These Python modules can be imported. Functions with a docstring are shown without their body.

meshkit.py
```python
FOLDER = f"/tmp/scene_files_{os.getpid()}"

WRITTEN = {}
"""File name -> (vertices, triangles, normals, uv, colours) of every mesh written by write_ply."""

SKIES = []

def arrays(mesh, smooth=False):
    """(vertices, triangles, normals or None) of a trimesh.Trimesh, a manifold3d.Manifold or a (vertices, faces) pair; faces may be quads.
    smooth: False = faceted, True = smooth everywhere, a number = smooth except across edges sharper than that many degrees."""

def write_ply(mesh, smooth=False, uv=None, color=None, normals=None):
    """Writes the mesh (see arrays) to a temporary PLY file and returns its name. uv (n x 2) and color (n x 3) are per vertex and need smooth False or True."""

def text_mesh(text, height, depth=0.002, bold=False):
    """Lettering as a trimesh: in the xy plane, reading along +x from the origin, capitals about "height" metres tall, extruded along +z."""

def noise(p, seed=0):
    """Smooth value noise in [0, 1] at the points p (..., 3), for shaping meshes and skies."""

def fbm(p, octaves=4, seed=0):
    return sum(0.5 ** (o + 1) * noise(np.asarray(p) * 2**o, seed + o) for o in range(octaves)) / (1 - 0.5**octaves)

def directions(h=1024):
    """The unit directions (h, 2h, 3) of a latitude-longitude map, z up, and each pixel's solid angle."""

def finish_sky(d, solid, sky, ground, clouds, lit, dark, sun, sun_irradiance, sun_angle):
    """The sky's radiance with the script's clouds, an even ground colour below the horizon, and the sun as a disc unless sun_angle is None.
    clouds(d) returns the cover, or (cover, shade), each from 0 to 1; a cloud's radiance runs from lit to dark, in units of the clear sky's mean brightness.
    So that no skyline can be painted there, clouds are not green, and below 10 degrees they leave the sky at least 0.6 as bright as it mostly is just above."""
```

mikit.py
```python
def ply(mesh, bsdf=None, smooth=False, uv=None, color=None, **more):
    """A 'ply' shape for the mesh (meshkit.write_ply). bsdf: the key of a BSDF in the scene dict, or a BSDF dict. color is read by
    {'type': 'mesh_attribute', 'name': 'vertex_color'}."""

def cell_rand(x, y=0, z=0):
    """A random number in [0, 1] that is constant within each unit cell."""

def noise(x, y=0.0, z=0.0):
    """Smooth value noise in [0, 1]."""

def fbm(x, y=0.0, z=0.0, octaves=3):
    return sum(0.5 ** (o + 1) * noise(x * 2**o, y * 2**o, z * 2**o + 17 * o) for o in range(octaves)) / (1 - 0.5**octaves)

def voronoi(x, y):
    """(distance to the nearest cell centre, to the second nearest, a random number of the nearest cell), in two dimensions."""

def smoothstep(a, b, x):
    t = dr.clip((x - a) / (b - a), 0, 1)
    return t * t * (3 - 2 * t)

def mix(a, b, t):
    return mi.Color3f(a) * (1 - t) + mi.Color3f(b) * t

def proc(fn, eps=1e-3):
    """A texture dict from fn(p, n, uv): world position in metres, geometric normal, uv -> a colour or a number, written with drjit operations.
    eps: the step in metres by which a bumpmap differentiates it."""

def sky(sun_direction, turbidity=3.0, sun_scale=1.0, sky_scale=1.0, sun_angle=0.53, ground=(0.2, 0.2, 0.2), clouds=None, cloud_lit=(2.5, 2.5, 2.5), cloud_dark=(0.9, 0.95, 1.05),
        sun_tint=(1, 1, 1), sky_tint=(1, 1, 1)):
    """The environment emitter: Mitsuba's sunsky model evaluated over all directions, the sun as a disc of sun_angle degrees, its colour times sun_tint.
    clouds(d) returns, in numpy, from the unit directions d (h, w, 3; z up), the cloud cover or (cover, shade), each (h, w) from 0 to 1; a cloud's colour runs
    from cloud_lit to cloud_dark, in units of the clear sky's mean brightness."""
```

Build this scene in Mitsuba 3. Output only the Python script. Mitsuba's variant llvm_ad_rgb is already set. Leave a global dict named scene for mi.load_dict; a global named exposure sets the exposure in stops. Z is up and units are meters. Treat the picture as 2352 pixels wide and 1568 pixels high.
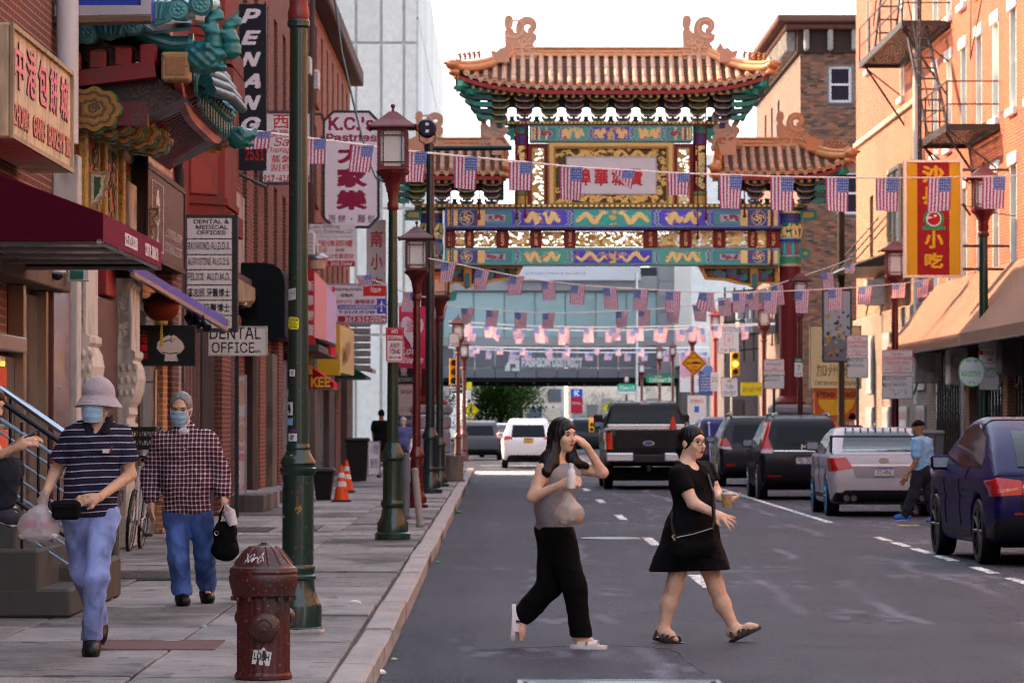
import math,random,glob,numpy as np,trimesh,mitsuba as mi,mikit,meshkit,drjit as dr
import shapely,shapely.affinity as aff,shapely.geometry as sg
from manifold3d import Manifold,CrossSection,Mesh
from PIL import Image,ImageDraw,ImageFont
from mikit import noise,fbm,voronoi,cell_rand,smoothstep,mix
T=mi.ScalarTransform4f
RND=random.Random(5)
rng=np.random.default_rng(7)
scene,labels,counts={},{},{}
# ---------------------------------------------------------------- camera, sky, exposure
CAM=np.array([0.0,0.0,1.58])
FOC=8624.0
_f=np.array([30.6,FOC,181.1]);_f/=np.linalg.norm(_f)
_r=np.cross(_f,[0,0,1.0]);_r/=np.linalg.norm(_r)
_u=np.cross(_r,_f)
scene['camera']={'type':'thinlens','fov':math.degrees(2*math.atan(1176/FOC)),'fov_axis':'x','aperture_radius':0.008,'focus_distance':26.0,'near_clip':0.5,'far_clip':5000.0,'to_world':T().look_at(origin=CAM.tolist(),target=(CAM+_f).tolist(),up=[0,0,1])}
exposure=4.12
SUN=(-1.0,0.5,0.62)
scene['sky']=mikit.sky(SUN,turbidity=5,sun_tint=(1.0,0.82,0.72),sky_tint=(1.08,1.0,0.97),sun_scale=0.72,sky_scale=1.0,clouds=lambda d:0.30+0.3*(meshkit.fbm(d*3,3)-0.5),cloud_lit=(1.74,1.72,1.70),cloud_dark=(1.0,1.0,1.05))
# ---------------------------------------------------------------- measuring: photo position (2352 x 1568 scale) + a depth, a side plane or a height -> metres
def ray(x,y):
 return _f*FOC+_r*(x-1176)-_u*(y-784)
def W(x,y,Y):
 d=ray(x,y);return CAM+d*(Y/d[1])
def WX(x,y,X):
 d=ray(x,y);return CAM+d*(X/d[0])
def WZ(x,y,z):
 d=ray(x,y);return CAM+d*((z-CAM[2])/d[2])
def SC(Y):
 return Y/FOC
 # ---------------------------------------------------------------- materials: one colour per object, carried in its uv (so meshes that share a BSDF join)
def pack(c):
 c=np.clip(np.asarray(c,float),0,1);r,g,b=np.sqrt(c*c/(c+0.015)).T
 return np.stack([np.floor(r*1023)+0.05+0.9*g,b],-1)
def col_of(uv):
 k=dr.floor(uv.x);r=k/1023.0;g=(uv.x-k-0.05)/0.9
 return mi.Color3f(r*r,g*g,uv.y*uv.y)
VC=mikit.proc(lambda p,n,uv:col_of(uv))
def bs(**k):
 return{'type':'twosided','bsdf':{'type':'principled',**k}}
def bump(fn,scale,inner,eps=2e-3):
 return{'type':'bumpmap','arbitrary':mikit.proc(fn,eps),'scale':scale,'bsdf':inner}
def f_vary(p,n,uv):
 return col_of(uv)*(0.86+0.28*fbm(p.x*6,p.y*6,p.z*4,3))
def f_grime(p,n,uv):
 a=fbm(p.x*1.3,p.y*1.3,p.z*0.6,3);b=fbm(p.x*11,p.y*11,p.z*3.0,3)
 w=dr.clip(smoothstep(0.40,0.78,a*0.5+b*0.5)*0.7+0.04,0,1)
 return mix(col_of(uv)*(0.9+0.2*b),(0.055,0.046,0.042),w)
def f_worn(p,n,uv):
 b=fbm(p.x*55,p.y*55,p.z*40,3);a=fbm(p.x*4.1,p.y*2.1,p.z*2.1,2)
 return mix(col_of(uv)*(0.7+0.6*b),(0.075,0.045,0.035),smoothstep(0.55,0.63,b*0.6+a*0.4)*0.8)
def f_clothcol(p,n,uv):
 return col_of(uv)*(0.8+0.4*noise(p.x*150,p.y*150,p.z*150))
scene['matte']=bs(base_color=mikit.proc(f_vary),roughness=0.85,specular=0.12)
scene['satin']=bs(base_color=VC,roughness=0.42,specular=0.25)
scene['gloss']=bs(base_color=VC,roughness=0.14,specular=0.55)
scene['glaze']=bs(base_color=mikit.proc(f_vary),roughness=0.34,specular=0.45,clearcoat=0.4,clearcoat_gloss=0.8)
scene['glass']=bs(base_color=VC,roughness=0.03,specular=0.16)
scene['paint']=bs(base_color=VC,roughness=0.35,metallic=0.1,specular=0.1,clearcoat=0.5,clearcoat_gloss=0.98)
scene['metal']=bs(base_color=VC,roughness=0.28,metallic=0.92)
scene['skin']=bs(base_color=mikit.proc(lambda p,n,uv:col_of(uv)*(0.9+0.2*fbm(p.x*40,p.y*40,p.z*40,2))),roughness=0.5,specular=0.4)
scene['hair']=bs(base_color=mikit.proc(lambda p,n,uv:col_of(uv)*(0.5+noise(p.x*400,p.y*400,p.z*25))),roughness=0.42,specular=0.3)
scene['cloth']=bs(base_color=mikit.proc(f_clothcol),roughness=0.95,specular=0.15,sheen=0.3)
scene['grime']=bs(base_color=mikit.proc(f_grime),roughness=0.75,specular=0.15)
scene['worn']=bs(base_color=mikit.proc(f_worn),roughness=0.38,specular=0.45)
def f_rust(p,n,uv):
 b=fbm(p.x*30,p.y*30,p.z*22,4);a=fbm(p.x*5,p.y*5,p.z*3.4,3);c=mix(col_of(uv)*(0.75+0.5*a),(0.045,0.022,0.018),smoothstep(0.46,0.6,b*.55+a*.45))
 return mix(c,(0.30,0.25,0.22),smoothstep(0.70,0.74,fbm(p.x*80,p.y*80,p.z*70,3))*0.4)
scene['rust']=bs(base_color=mikit.proc(f_rust),roughness=0.42,specular=0.5)
scene['leaf']={'type':'principledthin','base_color':VC,'roughness':0.6,'diff_trans':0.7}
scene['film']={'type':'blendbsdf','weight':0.5,'a':{'type':'thindielectric'},'b':{'type':'principledthin','base_color':VC,'roughness':0.25,'diff_trans':1.0}}
scene['pane']={'type':'thindielectric','int_ior':1.5}
# ---------------------------------------------------------------- entries
def num(name):
 counts[name]=counts.get(name,0)+1
 k=name if counts[name]==1 else f'{name}_{counts[name]-1:03d}'
 return k if k not in scene else num(name)
def thing(name,label=None,cat=None,group=None,kind=None):
 k=num(name);tag(k,label,cat,group,kind);return k
def tag(k,label=None,cat=None,group=None,kind=None):
 d={'label':label,'category':cat,'group':group,'kind':kind}
 labels.setdefault(k,{}).update({a:b for a,b in d.items()if b})
def shape(mesh,mat,col,smooth=None,uv=None):
 if isinstance(mesh,Manifold):
  m=mesh.to_mesh();mesh=trimesh.Trimesh(m.vert_properties[:,:3],m.tri_verts,process=False)
 if isinstance(mesh,(tuple,list)):
  v,f=np.asarray(mesh[0],float),np.asarray(mesh[1],int)
  if f.shape[1]==4:f=np.vstack([f[:,[0,1,2]],f[:,[0,2,3]]])
  mesh=trimesh.Trimesh(v,f,process=False)
 vcol=mesh.metadata.get('vcol')if col is None else np.asarray(col,float)
 if uv is not None:return mikit.ply(mesh,mat,smooth=bool(smooth),uv=uv)
 if smooth and smooth is not True and vcol.ndim==1:
  mesh=trimesh.graph.smooth_shade(mesh,angle=math.radians(smooth),facet_minarea=None)
 u=pack(vcol);u=np.tile(u,(len(mesh.vertices),1))if u.ndim==1 else u
 return mikit.ply(mesh,mat,smooth=bool(smooth),uv=u)
def part(parent,name,mesh,col=(0.5,0.5,0.5),mat='matte',smooth=None,label=None,kind=None,uv=None):
 k=num(parent+'__'+name)if parent else num(name)
 scene[k]=shape(mesh,mat,col,smooth,uv)
 if label or kind:tag(k,label,None,None,kind)
 return k
def solo(name,mesh,col,mat,label,cat,group=None,kind=None,smooth=None,uv=None):
 k=part(None,name,mesh,col,mat,smooth,uv=uv);tag(k,label,cat,group,kind);return k
def dup(root,M,label=None,group=None,name=None):
 """a copy of a thing and its parts under the 4x4 M"""
 n=thing(name or root.rstrip('_0123456789'),label or labels[root].get('label'),labels[root].get('category'),group or labels[root].get('group'))
 for k in[k for k in scene if k==root or k.startswith(root+'__')]:
  d=dict(scene[k]);B=np.array(T(d['to_world']).matrix,float)if 'to_world' in d else np.eye(4)
  d['to_world']=T((M@B).tolist());scene[n+k[len(root):]]=d
  if k in labels and k!=root:labels[n+k[len(root):]]=dict(labels[k])
 return n
def mat4(x=0,y=0,z=0,rz=0,s=1.0):
 c,q=math.cos(rz),math.sin(rz);sx,sy,sz=(s,s,s)if np.isscalar(s)else s
 return np.array([[c*sx,-q*sy,0,x],[q*sx,c*sy,0,y],[0,0,sz,z],[0,0,0,1.0]])
 # ---------------------------------------------------------------- shapes
def cat(*ms):
 ms=[m for m in(ms[0]if len(ms)==1 and isinstance(ms[0],list)else ms)if m is not None]
 out=[]
 for m in ms:
  if isinstance(m,Manifold):
   q=m.to_mesh();m=trimesh.Trimesh(q.vert_properties[:,:3],q.tri_verts,process=False)
  out.append(m)
 return trimesh.util.concatenate(out)
BOXF=np.array([[0,2,3,1],[4,5,7,6],[0,1,5,4],[2,6,7,3],[0,4,6,2],[1,3,7,5]])
def box(x0,x1,y0,y1,z0,z1):
 v=np.array([[x,y,z]for z in(z0,z1)for y in(y0,y1)for x in(x0,x1)],float)
 f=np.vstack([BOXF[:,[0,1,2]],BOXF[:,[0,2,3]]])
 return trimesh.Trimesh(v,f,process=False)
def bbox(x0,x1,y0,y1,z0,z1,b=0.01):
 """a box with chamfered edges"""
 b=min(b,(x1-x0)/2.2,(y1-y0)/2.2,(z1-z0)/2.2)
 pts=[(x+sx*(b if a!=0 else 0),y+sy*(b if a!=1 else 0),z+sz*(b if a!=2 else 0))for x,sx in((x0,1),(x1,-1))for y,sy in((y0,1),(y1,-1))for z,sz in((z0,1),(z1,-1))for a in(0,1,2)]
 return cat(Manifold.hull_points(np.array(pts)))
def obox(c,ax,ay,az,h):
 """box at c with axes ax, ay, az (unit) and half sizes h"""
 m=box(-h[0],h[0],-h[1],h[1],-h[2],h[2]);R=np.array([ax,ay,az],float)
 m.vertices=m.vertices@R+np.asarray(c);return m
def tube(pts,r,n=8,cap=True):
 p=np.asarray(pts,float);r=np.broadcast_to(r,(len(p),)).astype(float)
 t=np.gradient(p,axis=0);t/=np.linalg.norm(t,axis=1,keepdims=True)+1e-12
 a0=np.array([0,0,1.0])if abs(t[0][2])<0.9 else np.array([1.0,0,0])
 A=[]
 for k in range(len(p)):
  a0=a0-t[k]*(a0@t[k]);a0/=np.linalg.norm(a0)+1e-12;A.append(a0)
 A=np.array(A);B=np.cross(t,A);ang=np.arange(n)*2*np.pi/n
 v=p[:,None]+r[:,None,None]*(np.cos(ang)[None,:,None]*A[:,None]+np.sin(ang)[None,:,None]*B[:,None])
 i,j=np.meshgrid(np.arange(len(p)-1),np.arange(n),indexing='ij')
 q=np.stack([i*n+j,i*n+(j+1)%n,(i+1)*n+(j+1)%n,(i+1)*n+j],-1).reshape(-1,4)
 f=np.vstack([q[:,[0,1,2]],q[:,[0,2,3]]]);v=v.reshape(-1,3)
 if cap:
  k=len(v);v=np.vstack([v,p[:1],p[-1:]]);j=np.arange(n);e=(len(p)-1)*n
  f=np.vstack([f,np.stack([np.full(n,k),(j+1)%n,j],1),np.stack([np.full(n,k+1),e+j,e+(j+1)%n],1)])
 return trimesh.Trimesh(v,f,process=False)
def cyl(a,b,r0,r1=None,n=12):
 return tube([a,b],[r0,r0 if r1 is None else r1],n)
def bar(a,b,w,h=None):
 """a square bar from a to b"""
 a,b=np.asarray(a,float),np.asarray(b,float);d=b-a;L=np.linalg.norm(d);d/=L
 s=np.cross(d,[0,0,1.0])if abs(d[2])<0.95 else np.array([1.0,0,0]);s/=np.linalg.norm(s);u=np.cross(s,d)
 return obox((a+b)/2,s,d,u,(w/2,L/2,(h or w)/2))
def lathe(prof,c=(0,0,0),n=24):
 pr=np.asarray(prof,float);a=np.arange(n)*2*np.pi/n
 v=np.stack([pr[:,None,0]*np.cos(a),pr[:,None,0]*np.sin(a),np.broadcast_to(pr[:,None,1],(len(pr),n))],-1).reshape(-1,3)
 i,j=np.meshgrid(np.arange(len(pr)-1),np.arange(n),indexing='ij')
 q=np.stack([i*n+j,i*n+(j+1)%n,(i+1)*n+(j+1)%n,(i+1)*n+j],-1).reshape(-1,4)
 m=trimesh.Trimesh(v+np.asarray(c),np.vstack([q[:,[0,1,2]],q[:,[0,2,3]]]),process=False)
 return m
def ball(c,r,sub=2):
 m=trimesh.creation.icosphere(sub);m.vertices=m.vertices*np.asarray(r)+np.asarray(c);return m
class Fr:
 """a plane to lay flat things on: origin o, right u, up v, outward n"""
 def __init__(s,o,u,v=(0,0,1)):
  s.o,s.u,s.v=(np.asarray(q,float)for q in(o,u,v));s.u=s.u/np.linalg.norm(s.u)
  s.v=s.v-s.u*(s.v@s.u);s.v/=np.linalg.norm(s.v);s.n=np.cross(s.u,s.v)
 def to(s,m):
  m=m.copy();p=m.vertices;m.vertices=s.o+p[:,:1]*s.u+p[:,1:2]*s.v+p[:,2:3]*s.n;return m
 def at(s,a,b,c=0.0):
  return s.o+a*s.u+b*s.v+c*s.n
def front(x,y,Y):return Fr(W(x,y,Y),(1,0,0))
def ext(poly,d,z=0.0):
 """shapely polygon -> solid of thickness d, front at z + d"""
 gs=[g for g in getattr(poly,'geoms',[poly])if g.area>1e-9 and g.geom_type=='Polygon']
 ms=[trimesh.creation.extrude_polygon(g,d,engine='earcut')for g in gs]
 m=trimesh.util.concatenate(ms);m.vertices[:,2]+=z;return m
def rrect(x0,y0,x1,y1,r=0.0):
 if r<=0:return sg.box(x0,y0,x1,y1)
 return sg.box(x0+r,y0+r,x1-r,y1-r).buffer(r,quad_segs=4)
_FD=glob.glob('/opt/blender-*/*/datafiles/fonts')[0]
_fonts,_texts={},{}
def glyphs(s,font='Inter',bold=0):
 key=(s,font,bold)
 if key not in _texts:
  path=_FD+('/Inter.woff2' if font=='Inter' else '/Noto Sans CJK Regular.woff2')
  if path not in _fonts:_fonts[path]=ImageFont.truetype(path,72)
  ft=_fonts[path]
  x0,y0,x1,y1=ft.getbbox(s,anchor='ls',stroke_width=bold)
  im=Image.new('L',(int(x1-x0)+8,int(y1-y0)+8))
  ImageDraw.Draw(im).text((4-x0,4-y0),s,255,ft,anchor='ls',stroke_width=bold)
  on=np.pad(np.asarray(im)>127,((0,0),(1,1))).astype(np.int8)
  rows,st=np.nonzero(np.diff(on,axis=1)==1);en=np.nonzero(np.diff(on,axis=1)==-1)[1]
  _texts[key]=shapely.union_all(shapely.box(st,-rows-1,en,-rows)).buffer(0.5).buffer(-0.5).simplify(0.75)
 return _texts[key]
def text(s,x0,y0,x1,y1,font='Inter',bold=0,slant=0.0,d=0.004,z=0.0):
 """lettering fitted into the rectangle x0..x1, y0..y1 of a plane"""
 g=glyphs(s,font,bold)
 if slant:g=aff.affine_transform(g,[1,slant,0,1,0,0])
 a,b,c,e=g.bounds;sx,sy=(x1-x0)/(c-a),(y1-y0)/(e-b)
 return ext(aff.affine_transform(g,[sx,0,0,sy,x0-a*sx,y0-b*sy]),d,z)
def grid(fn,nu,nv,closed=False):
 """mesh of the surface fn(u, v), u and v arrays from 0 to 1 -> (.., 3), and its uv"""
 u,v=np.meshgrid(np.linspace(0,1,nu),np.linspace(0,1,nv),indexing='ij');p=np.asarray(fn(u,v)).reshape(-1,3)
 i,j=np.meshgrid(np.arange(nu-1),np.arange(nv-1),indexing='ij');a=i*nv+j
 q=np.stack([a,a+nv,a+nv+1,a+1],-1).reshape(-1,4)
 return trimesh.Trimesh(p,np.vstack([q[:,[0,1,2]],q[:,[0,2,3]]]),process=False),np.stack([u.ravel(),v.ravel()],1)
def nearest(c,amp=0.12,r=RND):
 k=1+amp*(r.random()*2-1);return tuple(min(1,x*k)for x in c)
 # ---------------------------------------------------------------- implicit bodies
def sd_cone(p,a,b,ra,rb):
 a,b=np.asarray(a,float),np.asarray(b,float);ba=b-a;L=ba@ba
 t=np.clip((p-a)@ba/max(L,1e-9),0,1)
 return np.linalg.norm(p-a-t[:,None]*ba,axis=1)-(ra+(rb-ra)*t)
def sd_ell(p,c,r,R=None):
 q=p-np.asarray(c)
 if R is not None:q=q@np.asarray(R).T
 r=np.asarray(r,float);k0=np.linalg.norm(q/r,axis=1);k1=np.linalg.norm(q/r**2,axis=1)
 return k0*(k0-1)/np.maximum(k1,1e-9)
def smin(a,b,k):
 h=np.clip(0.5+0.5*(b-a)/k,0,1);return b+(a-b)*h-k*h*(1-h)
def smax(a,b,k):return-smin(-a,-b,k)
def iso(fn,lo,hi,h,B=8):
 """the surface fn = 0 as a smooth closed mesh (surface nets on the blocks near it)"""
 lo,hi=np.asarray(lo,float),np.asarray(hi,float);nb=np.ceil((hi-lo)/(h*B)).astype(int);n=nb*B+1
 g=[lo[k]+(np.arange(nb[k])+0.5)*h*B for k in range(3)]
 C=np.stack(np.meshgrid(*g,indexing='ij'),-1).reshape(-1,3);dc=fn(C)
 D=np.repeat(np.repeat(np.repeat(np.sign(dc).reshape(nb),B,0),B,1),B,2).astype(np.float32)
 D=np.pad(D,((0,1),)*3,mode='edge')
 near=np.argwhere((np.abs(dc)<h*B*1.0).reshape(nb));o=np.arange(B+1)
 loc=np.stack(np.meshgrid(o,o,o,indexing='ij'),-1).reshape(-1,3)
 for k in range(0,len(near),400):
  idx=(near[k:k+400,None]*B+loc[None]).reshape(-1,3)
  D[idx[:,0],idx[:,1],idx[:,2]]=fn(lo+idx*h)
 s=D<0;c=np.zeros(n-1,np.int8)
 for i,j,k in np.ndindex(2,2,2):c+=s[i:n[0]-1+i,j:n[1]-1+j,k:n[2]-1+k]
 act=np.argwhere((c>0)&(c<8));idn=np.full(n-1,-1,np.int64);idn[tuple(act.T)]=np.arange(len(act))
 acc,cnt=np.zeros((len(act),3)),np.zeros(len(act))
 cor=list(np.ndindex(2,2,2))
 for a in cor:
  for ax in range(3):
   if a[ax]:continue
   b=list(a);b[ax]=1;pa,pb=act+a,act+b
   da,db=D[tuple(pa.T)],D[tuple(pb.T)];x=(da<0)!=(db<0)
   t=(da/np.where(x,da-db,1))[:,None];acc+=np.where(x[:,None],pa+t*(pb-pa),0);cnt+=x
 v=lo+acc/np.maximum(cnt,1)[:,None]*h
 F=[]
 for ax in range(3):
  b,d=(ax+1)%3,(ax+2)%3;e=np.eye(3,dtype=int)
  sl=tuple(slice(0,-1)if k==ax else slice(None)for k in range(3));sh=tuple(slice(1,None)if k==ax else slice(None)for k in range(3))
  E=np.argwhere(s[sl]!=s[sh]);E=E[(E[:,b]>0)&(E[:,d]>0)&(E[:,b]<n[b]-1)&(E[:,d]<n[d]-1)]
  q=np.stack([idn[tuple((E-e[b]-e[d]).T)],idn[tuple((E-e[d]).T)],idn[tuple(E.T)],idn[tuple((E-e[b]).T)]],1)
  fl=s[tuple(E.T)];q=np.where(fl[:,None],q,q[:,::-1]);F.append(q)
 q=np.vstack(F);q=q[(q>=0).all(1)]
 return trimesh.Trimesh(v,np.vstack([q[:,[0,1,2]],q[:,[0,2,3]]]),process=False)
def tomani(m):
 return Manifold(Mesh(np.asarray(m.vertices,np.float32),np.asarray(m.faces,np.uint32)))
 # ---------------------------------------------------------------- ground materials
def f_asphalt(p,n,uv):
 big=fbm(p.x*0.55,p.y*0.22,3.1,3);mid=fbm(p.x*3.1,p.y*1.1,1.7,3)
 grit=noise(p.x*85,p.y*60,0.0);spark=smoothstep(0.80,0.93,noise(p.x*140+7,p.y*75,4.0))
 c=0.031+0.03*(big-0.5)+0.04*(mid-0.5)+0.06*(grit-0.5)+0.17*spark
 wx=p.x+0.35*(fbm(p.y*0.25,2.2,0.0,3)-0.5)*2
 for x0,k in((3.35,0.075),(4.55,0.06),(0.9,0.045),(2.6,.04)):
  c+=k*(1-smoothstep(0.02,0.10,dr.abs(wx-x0)))*smoothstep(0.35,0.6,noise(p.y*0.35+x0,x0,0.0))
 sc=smoothstep(0.63,0.76,noise(p.x*1.6+3.3,p.y*0.55,9.0))*smoothstep(0.45,0.8,noise(p.x*9,p.y*3.2,2.0))
 c+=0.055*sc
 crk=dr.abs(fbm(p.x*1.1+5,p.y*0.33,6.0,4)-0.5);c*=1-0.75*(1-smoothstep(0.0,0.009,crk))*smoothstep(0.4,0.6,noise(p.x*.5,p.y*.2,1.0))
 gut=1-smoothstep(-0.72,0.1,p.x+0.35*(noise(p.y*0.9,1.0,0.0)-0.5));c*=1-0.3*gut
 return mi.Color3f(c*0.96,c*0.92,c*1.22)
def f_patch(p,n,uv):
 c=0.040+0.035*(fbm(p.x*1.4,p.y*0.8,8.0,4)-0.5)+0.03*(noise(p.x*70,p.y*45,0.0)-0.5)+0.05*smoothstep(0.86,0.95,noise(p.x*120,p.y*70,2.0))
 return mi.Color3f(c*0.96,c*0.93,c*1.20)
def f_slab(p,n,uv):
 k=cell_rand(dr.floor((p.x+4.45)/1.2),dr.floor(p.y/1.62),3.0)
 c=0.168+0.11*(k-0.5)+0.16*(fbm(p.x*1.7,p.y*1.1,2.0,4)-0.5)+0.05*(fbm(p.x*14,p.y*9,4.0,3)-0.5)+0.04*(noise(p.x*90,p.y*60,0.0)-0.5)
 st=smoothstep(0.60,0.72,fbm(p.x*0.8+9,p.y*0.6,1.0,4));c*=1-0.5*st
 gum=smoothstep(0.83,0.87,noise(p.x*7.5,p.y*7.5,5.0));c*=1-0.35*gum
 return mi.Color3f(c*1.02,c*0.96,c*0.93)
def f_kerb(p,n,uv):
 c=0.26+0.16*(fbm(p.x*5,p.y*1.9,p.z*5,4)-0.5)+0.06*(noise(p.x*60,p.y*40,p.z*60)-0.5)
 return mi.Color3f(c*1.05,c*0.96,c*0.92)
def f_mortar(p,n,uv):
 h=dr.select(dr.abs(n.x)>0.6,p.y,p.x);row=dr.floor(p.z/0.0715);z=p.z/0.0715-row
 x=h/0.215+0.5*(row-2*dr.floor(row/2));q=x-dr.floor(x)
 m=dr.maximum(1-smoothstep(0.07,0.16,dr.minimum(z,1-z)),1-smoothstep(0.02,0.05,dr.minimum(q,1-q)))
 return m*0.72
def f_brickvar(p,n,uv):
 h=dr.select(dr.abs(n.x)>0.6,p.y,p.x);row=dr.floor(p.z/0.0715);x=dr.floor(h/0.215+0.5*(row-2*dr.floor(row/2)))
 return dr.clip(0.75*cell_rand(x,row,7.0)*cell_rand(x,row,2.0)+0.45*smoothstep(0.45,0.75,fbm(h*0.5,p.z*0.4,1.0,4)),0,0.9)
def rgb(*c):return{'type':'rgb','value':list(c)}
scene['asphalt']=bump(lambda p,n,uv:0.6*noise(p.x*85,p.y*60,0.0)+fbm(p.x*9,p.y*5,1.0,3),0.004,bs(base_color=mikit.proc(f_asphalt),roughness=0.7,specular=0.2))
scene['road_patch']=bs(base_color=mikit.proc(f_patch),roughness=0.7,specular=0.2)
scene['slab']=bump(lambda p,n,uv:fbm(p.x*30,p.y*22,1.0,3),0.004,bs(base_color=mikit.proc(f_slab),roughness=0.75,specular=0.3))
scene['kerbstone']=bs(base_color=mikit.proc(f_kerb),roughness=0.8,specular=0.3)
def f_brick(p,n,uv):
 c=mix(col_of(uv),(0.085,0.045,0.038),f_brickvar(p,n,uv));return mix(c,col_of(uv)*1.15+mi.Color3f(0.13,0.115,0.10),f_mortar(p,n,uv))
scene['brick']=bs(base_color=mikit.proc(f_brick),roughness=0.88,specular=0.2)
def f_roadpaint(p,n,uv):
 w=fbm(p.x*14,p.y*6,1.0,3)*0.65+0.35*noise(p.x*70,p.y*40,3.0)
 return mix((0.62,0.61,0.6),(0.10,0.095,0.10),smoothstep(0.47,0.62,w))
scene['road_paint']=bs(base_color=mikit.proc(f_roadpaint),roughness=0.6)
# ---------------------------------------------------------------- the street
XL,XR,KL,KR,ARCH0,ARCH1=-4.4,10.9,-0.74,7.45,113.5,128.0
solo('ground',box(-900,900,-60,3000,-0.6,-0.02),(0.16,0.15,0.15),'matte',None,None,kind='structure')
solo('road',cat(box(KL-0.3,KR+0.3,-8,520,-0.3,0.0),box(-3.3,KL-.3,ARCH1,520,-.3,0),box(-90,KL-0.3,ARCH0,ARCH1,-0.3,0.0),box(KR+0.3,90,ARCH0,ARCH1,-0.3,0.0)),(0.06,)*3,'asphalt',None,None,kind='structure')
pp=[(1095,1452),(1108,1440),(1500,1428),(1780,1430),(2352,1434),(2700,1440),(2700,1640),(1700,1640),(1640,1568),(1590,1525),(1540,1490),(1400,1480),(1180,1488),(1092,1492)]
pp=sg.Polygon([WZ(x,y,0)[:2]for x,y in pp]).buffer(0.06).buffer(-0.06).segmentize(.06);pp=sg.Polygon([(x+.05*(meshkit.noise((x*6,y*6,1))-.5)+.03*(meshkit.noise((x*17,y*17,1))-.5),y+.16*(meshkit.noise((x*5,y*5,7))-.5)+.06*(meshkit.noise((x*19,y*19,4))-.5))for x,y in pp.exterior.coords]).buffer(0)
part('road','patch',ext(pp,0.0025,0.0),(0.1,)*3,'road_patch',label='smoother paler asphalt patch in the foreground')
def dash(pts,z=0.004):
 part('road','lane_marking',ext(sg.Polygon([WZ(x,y,0)[:2]for x,y in pts]),0.004,0.001),(0.6,)*3,'road_paint')
for i in range(0,9):
 y1=35.4+12.2*i
 part('road','lane_marking',box(1.93,2.06,y1,y1+3.0,0.001,0.005),(0.6,)*3,'road_paint')
part('road','lane_marking',box(5.07,5.18,58.0,104,0.001,0.005),(0.6,)*3,'road_paint')
for y in(33.0,36.0,38.8,42.2,44.6,47.0,49.2):part('road','lane_marking',box(5.06,5.18,y,y+1.7,0.001,0.005),(0.6,)*3,'road_paint')
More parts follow.
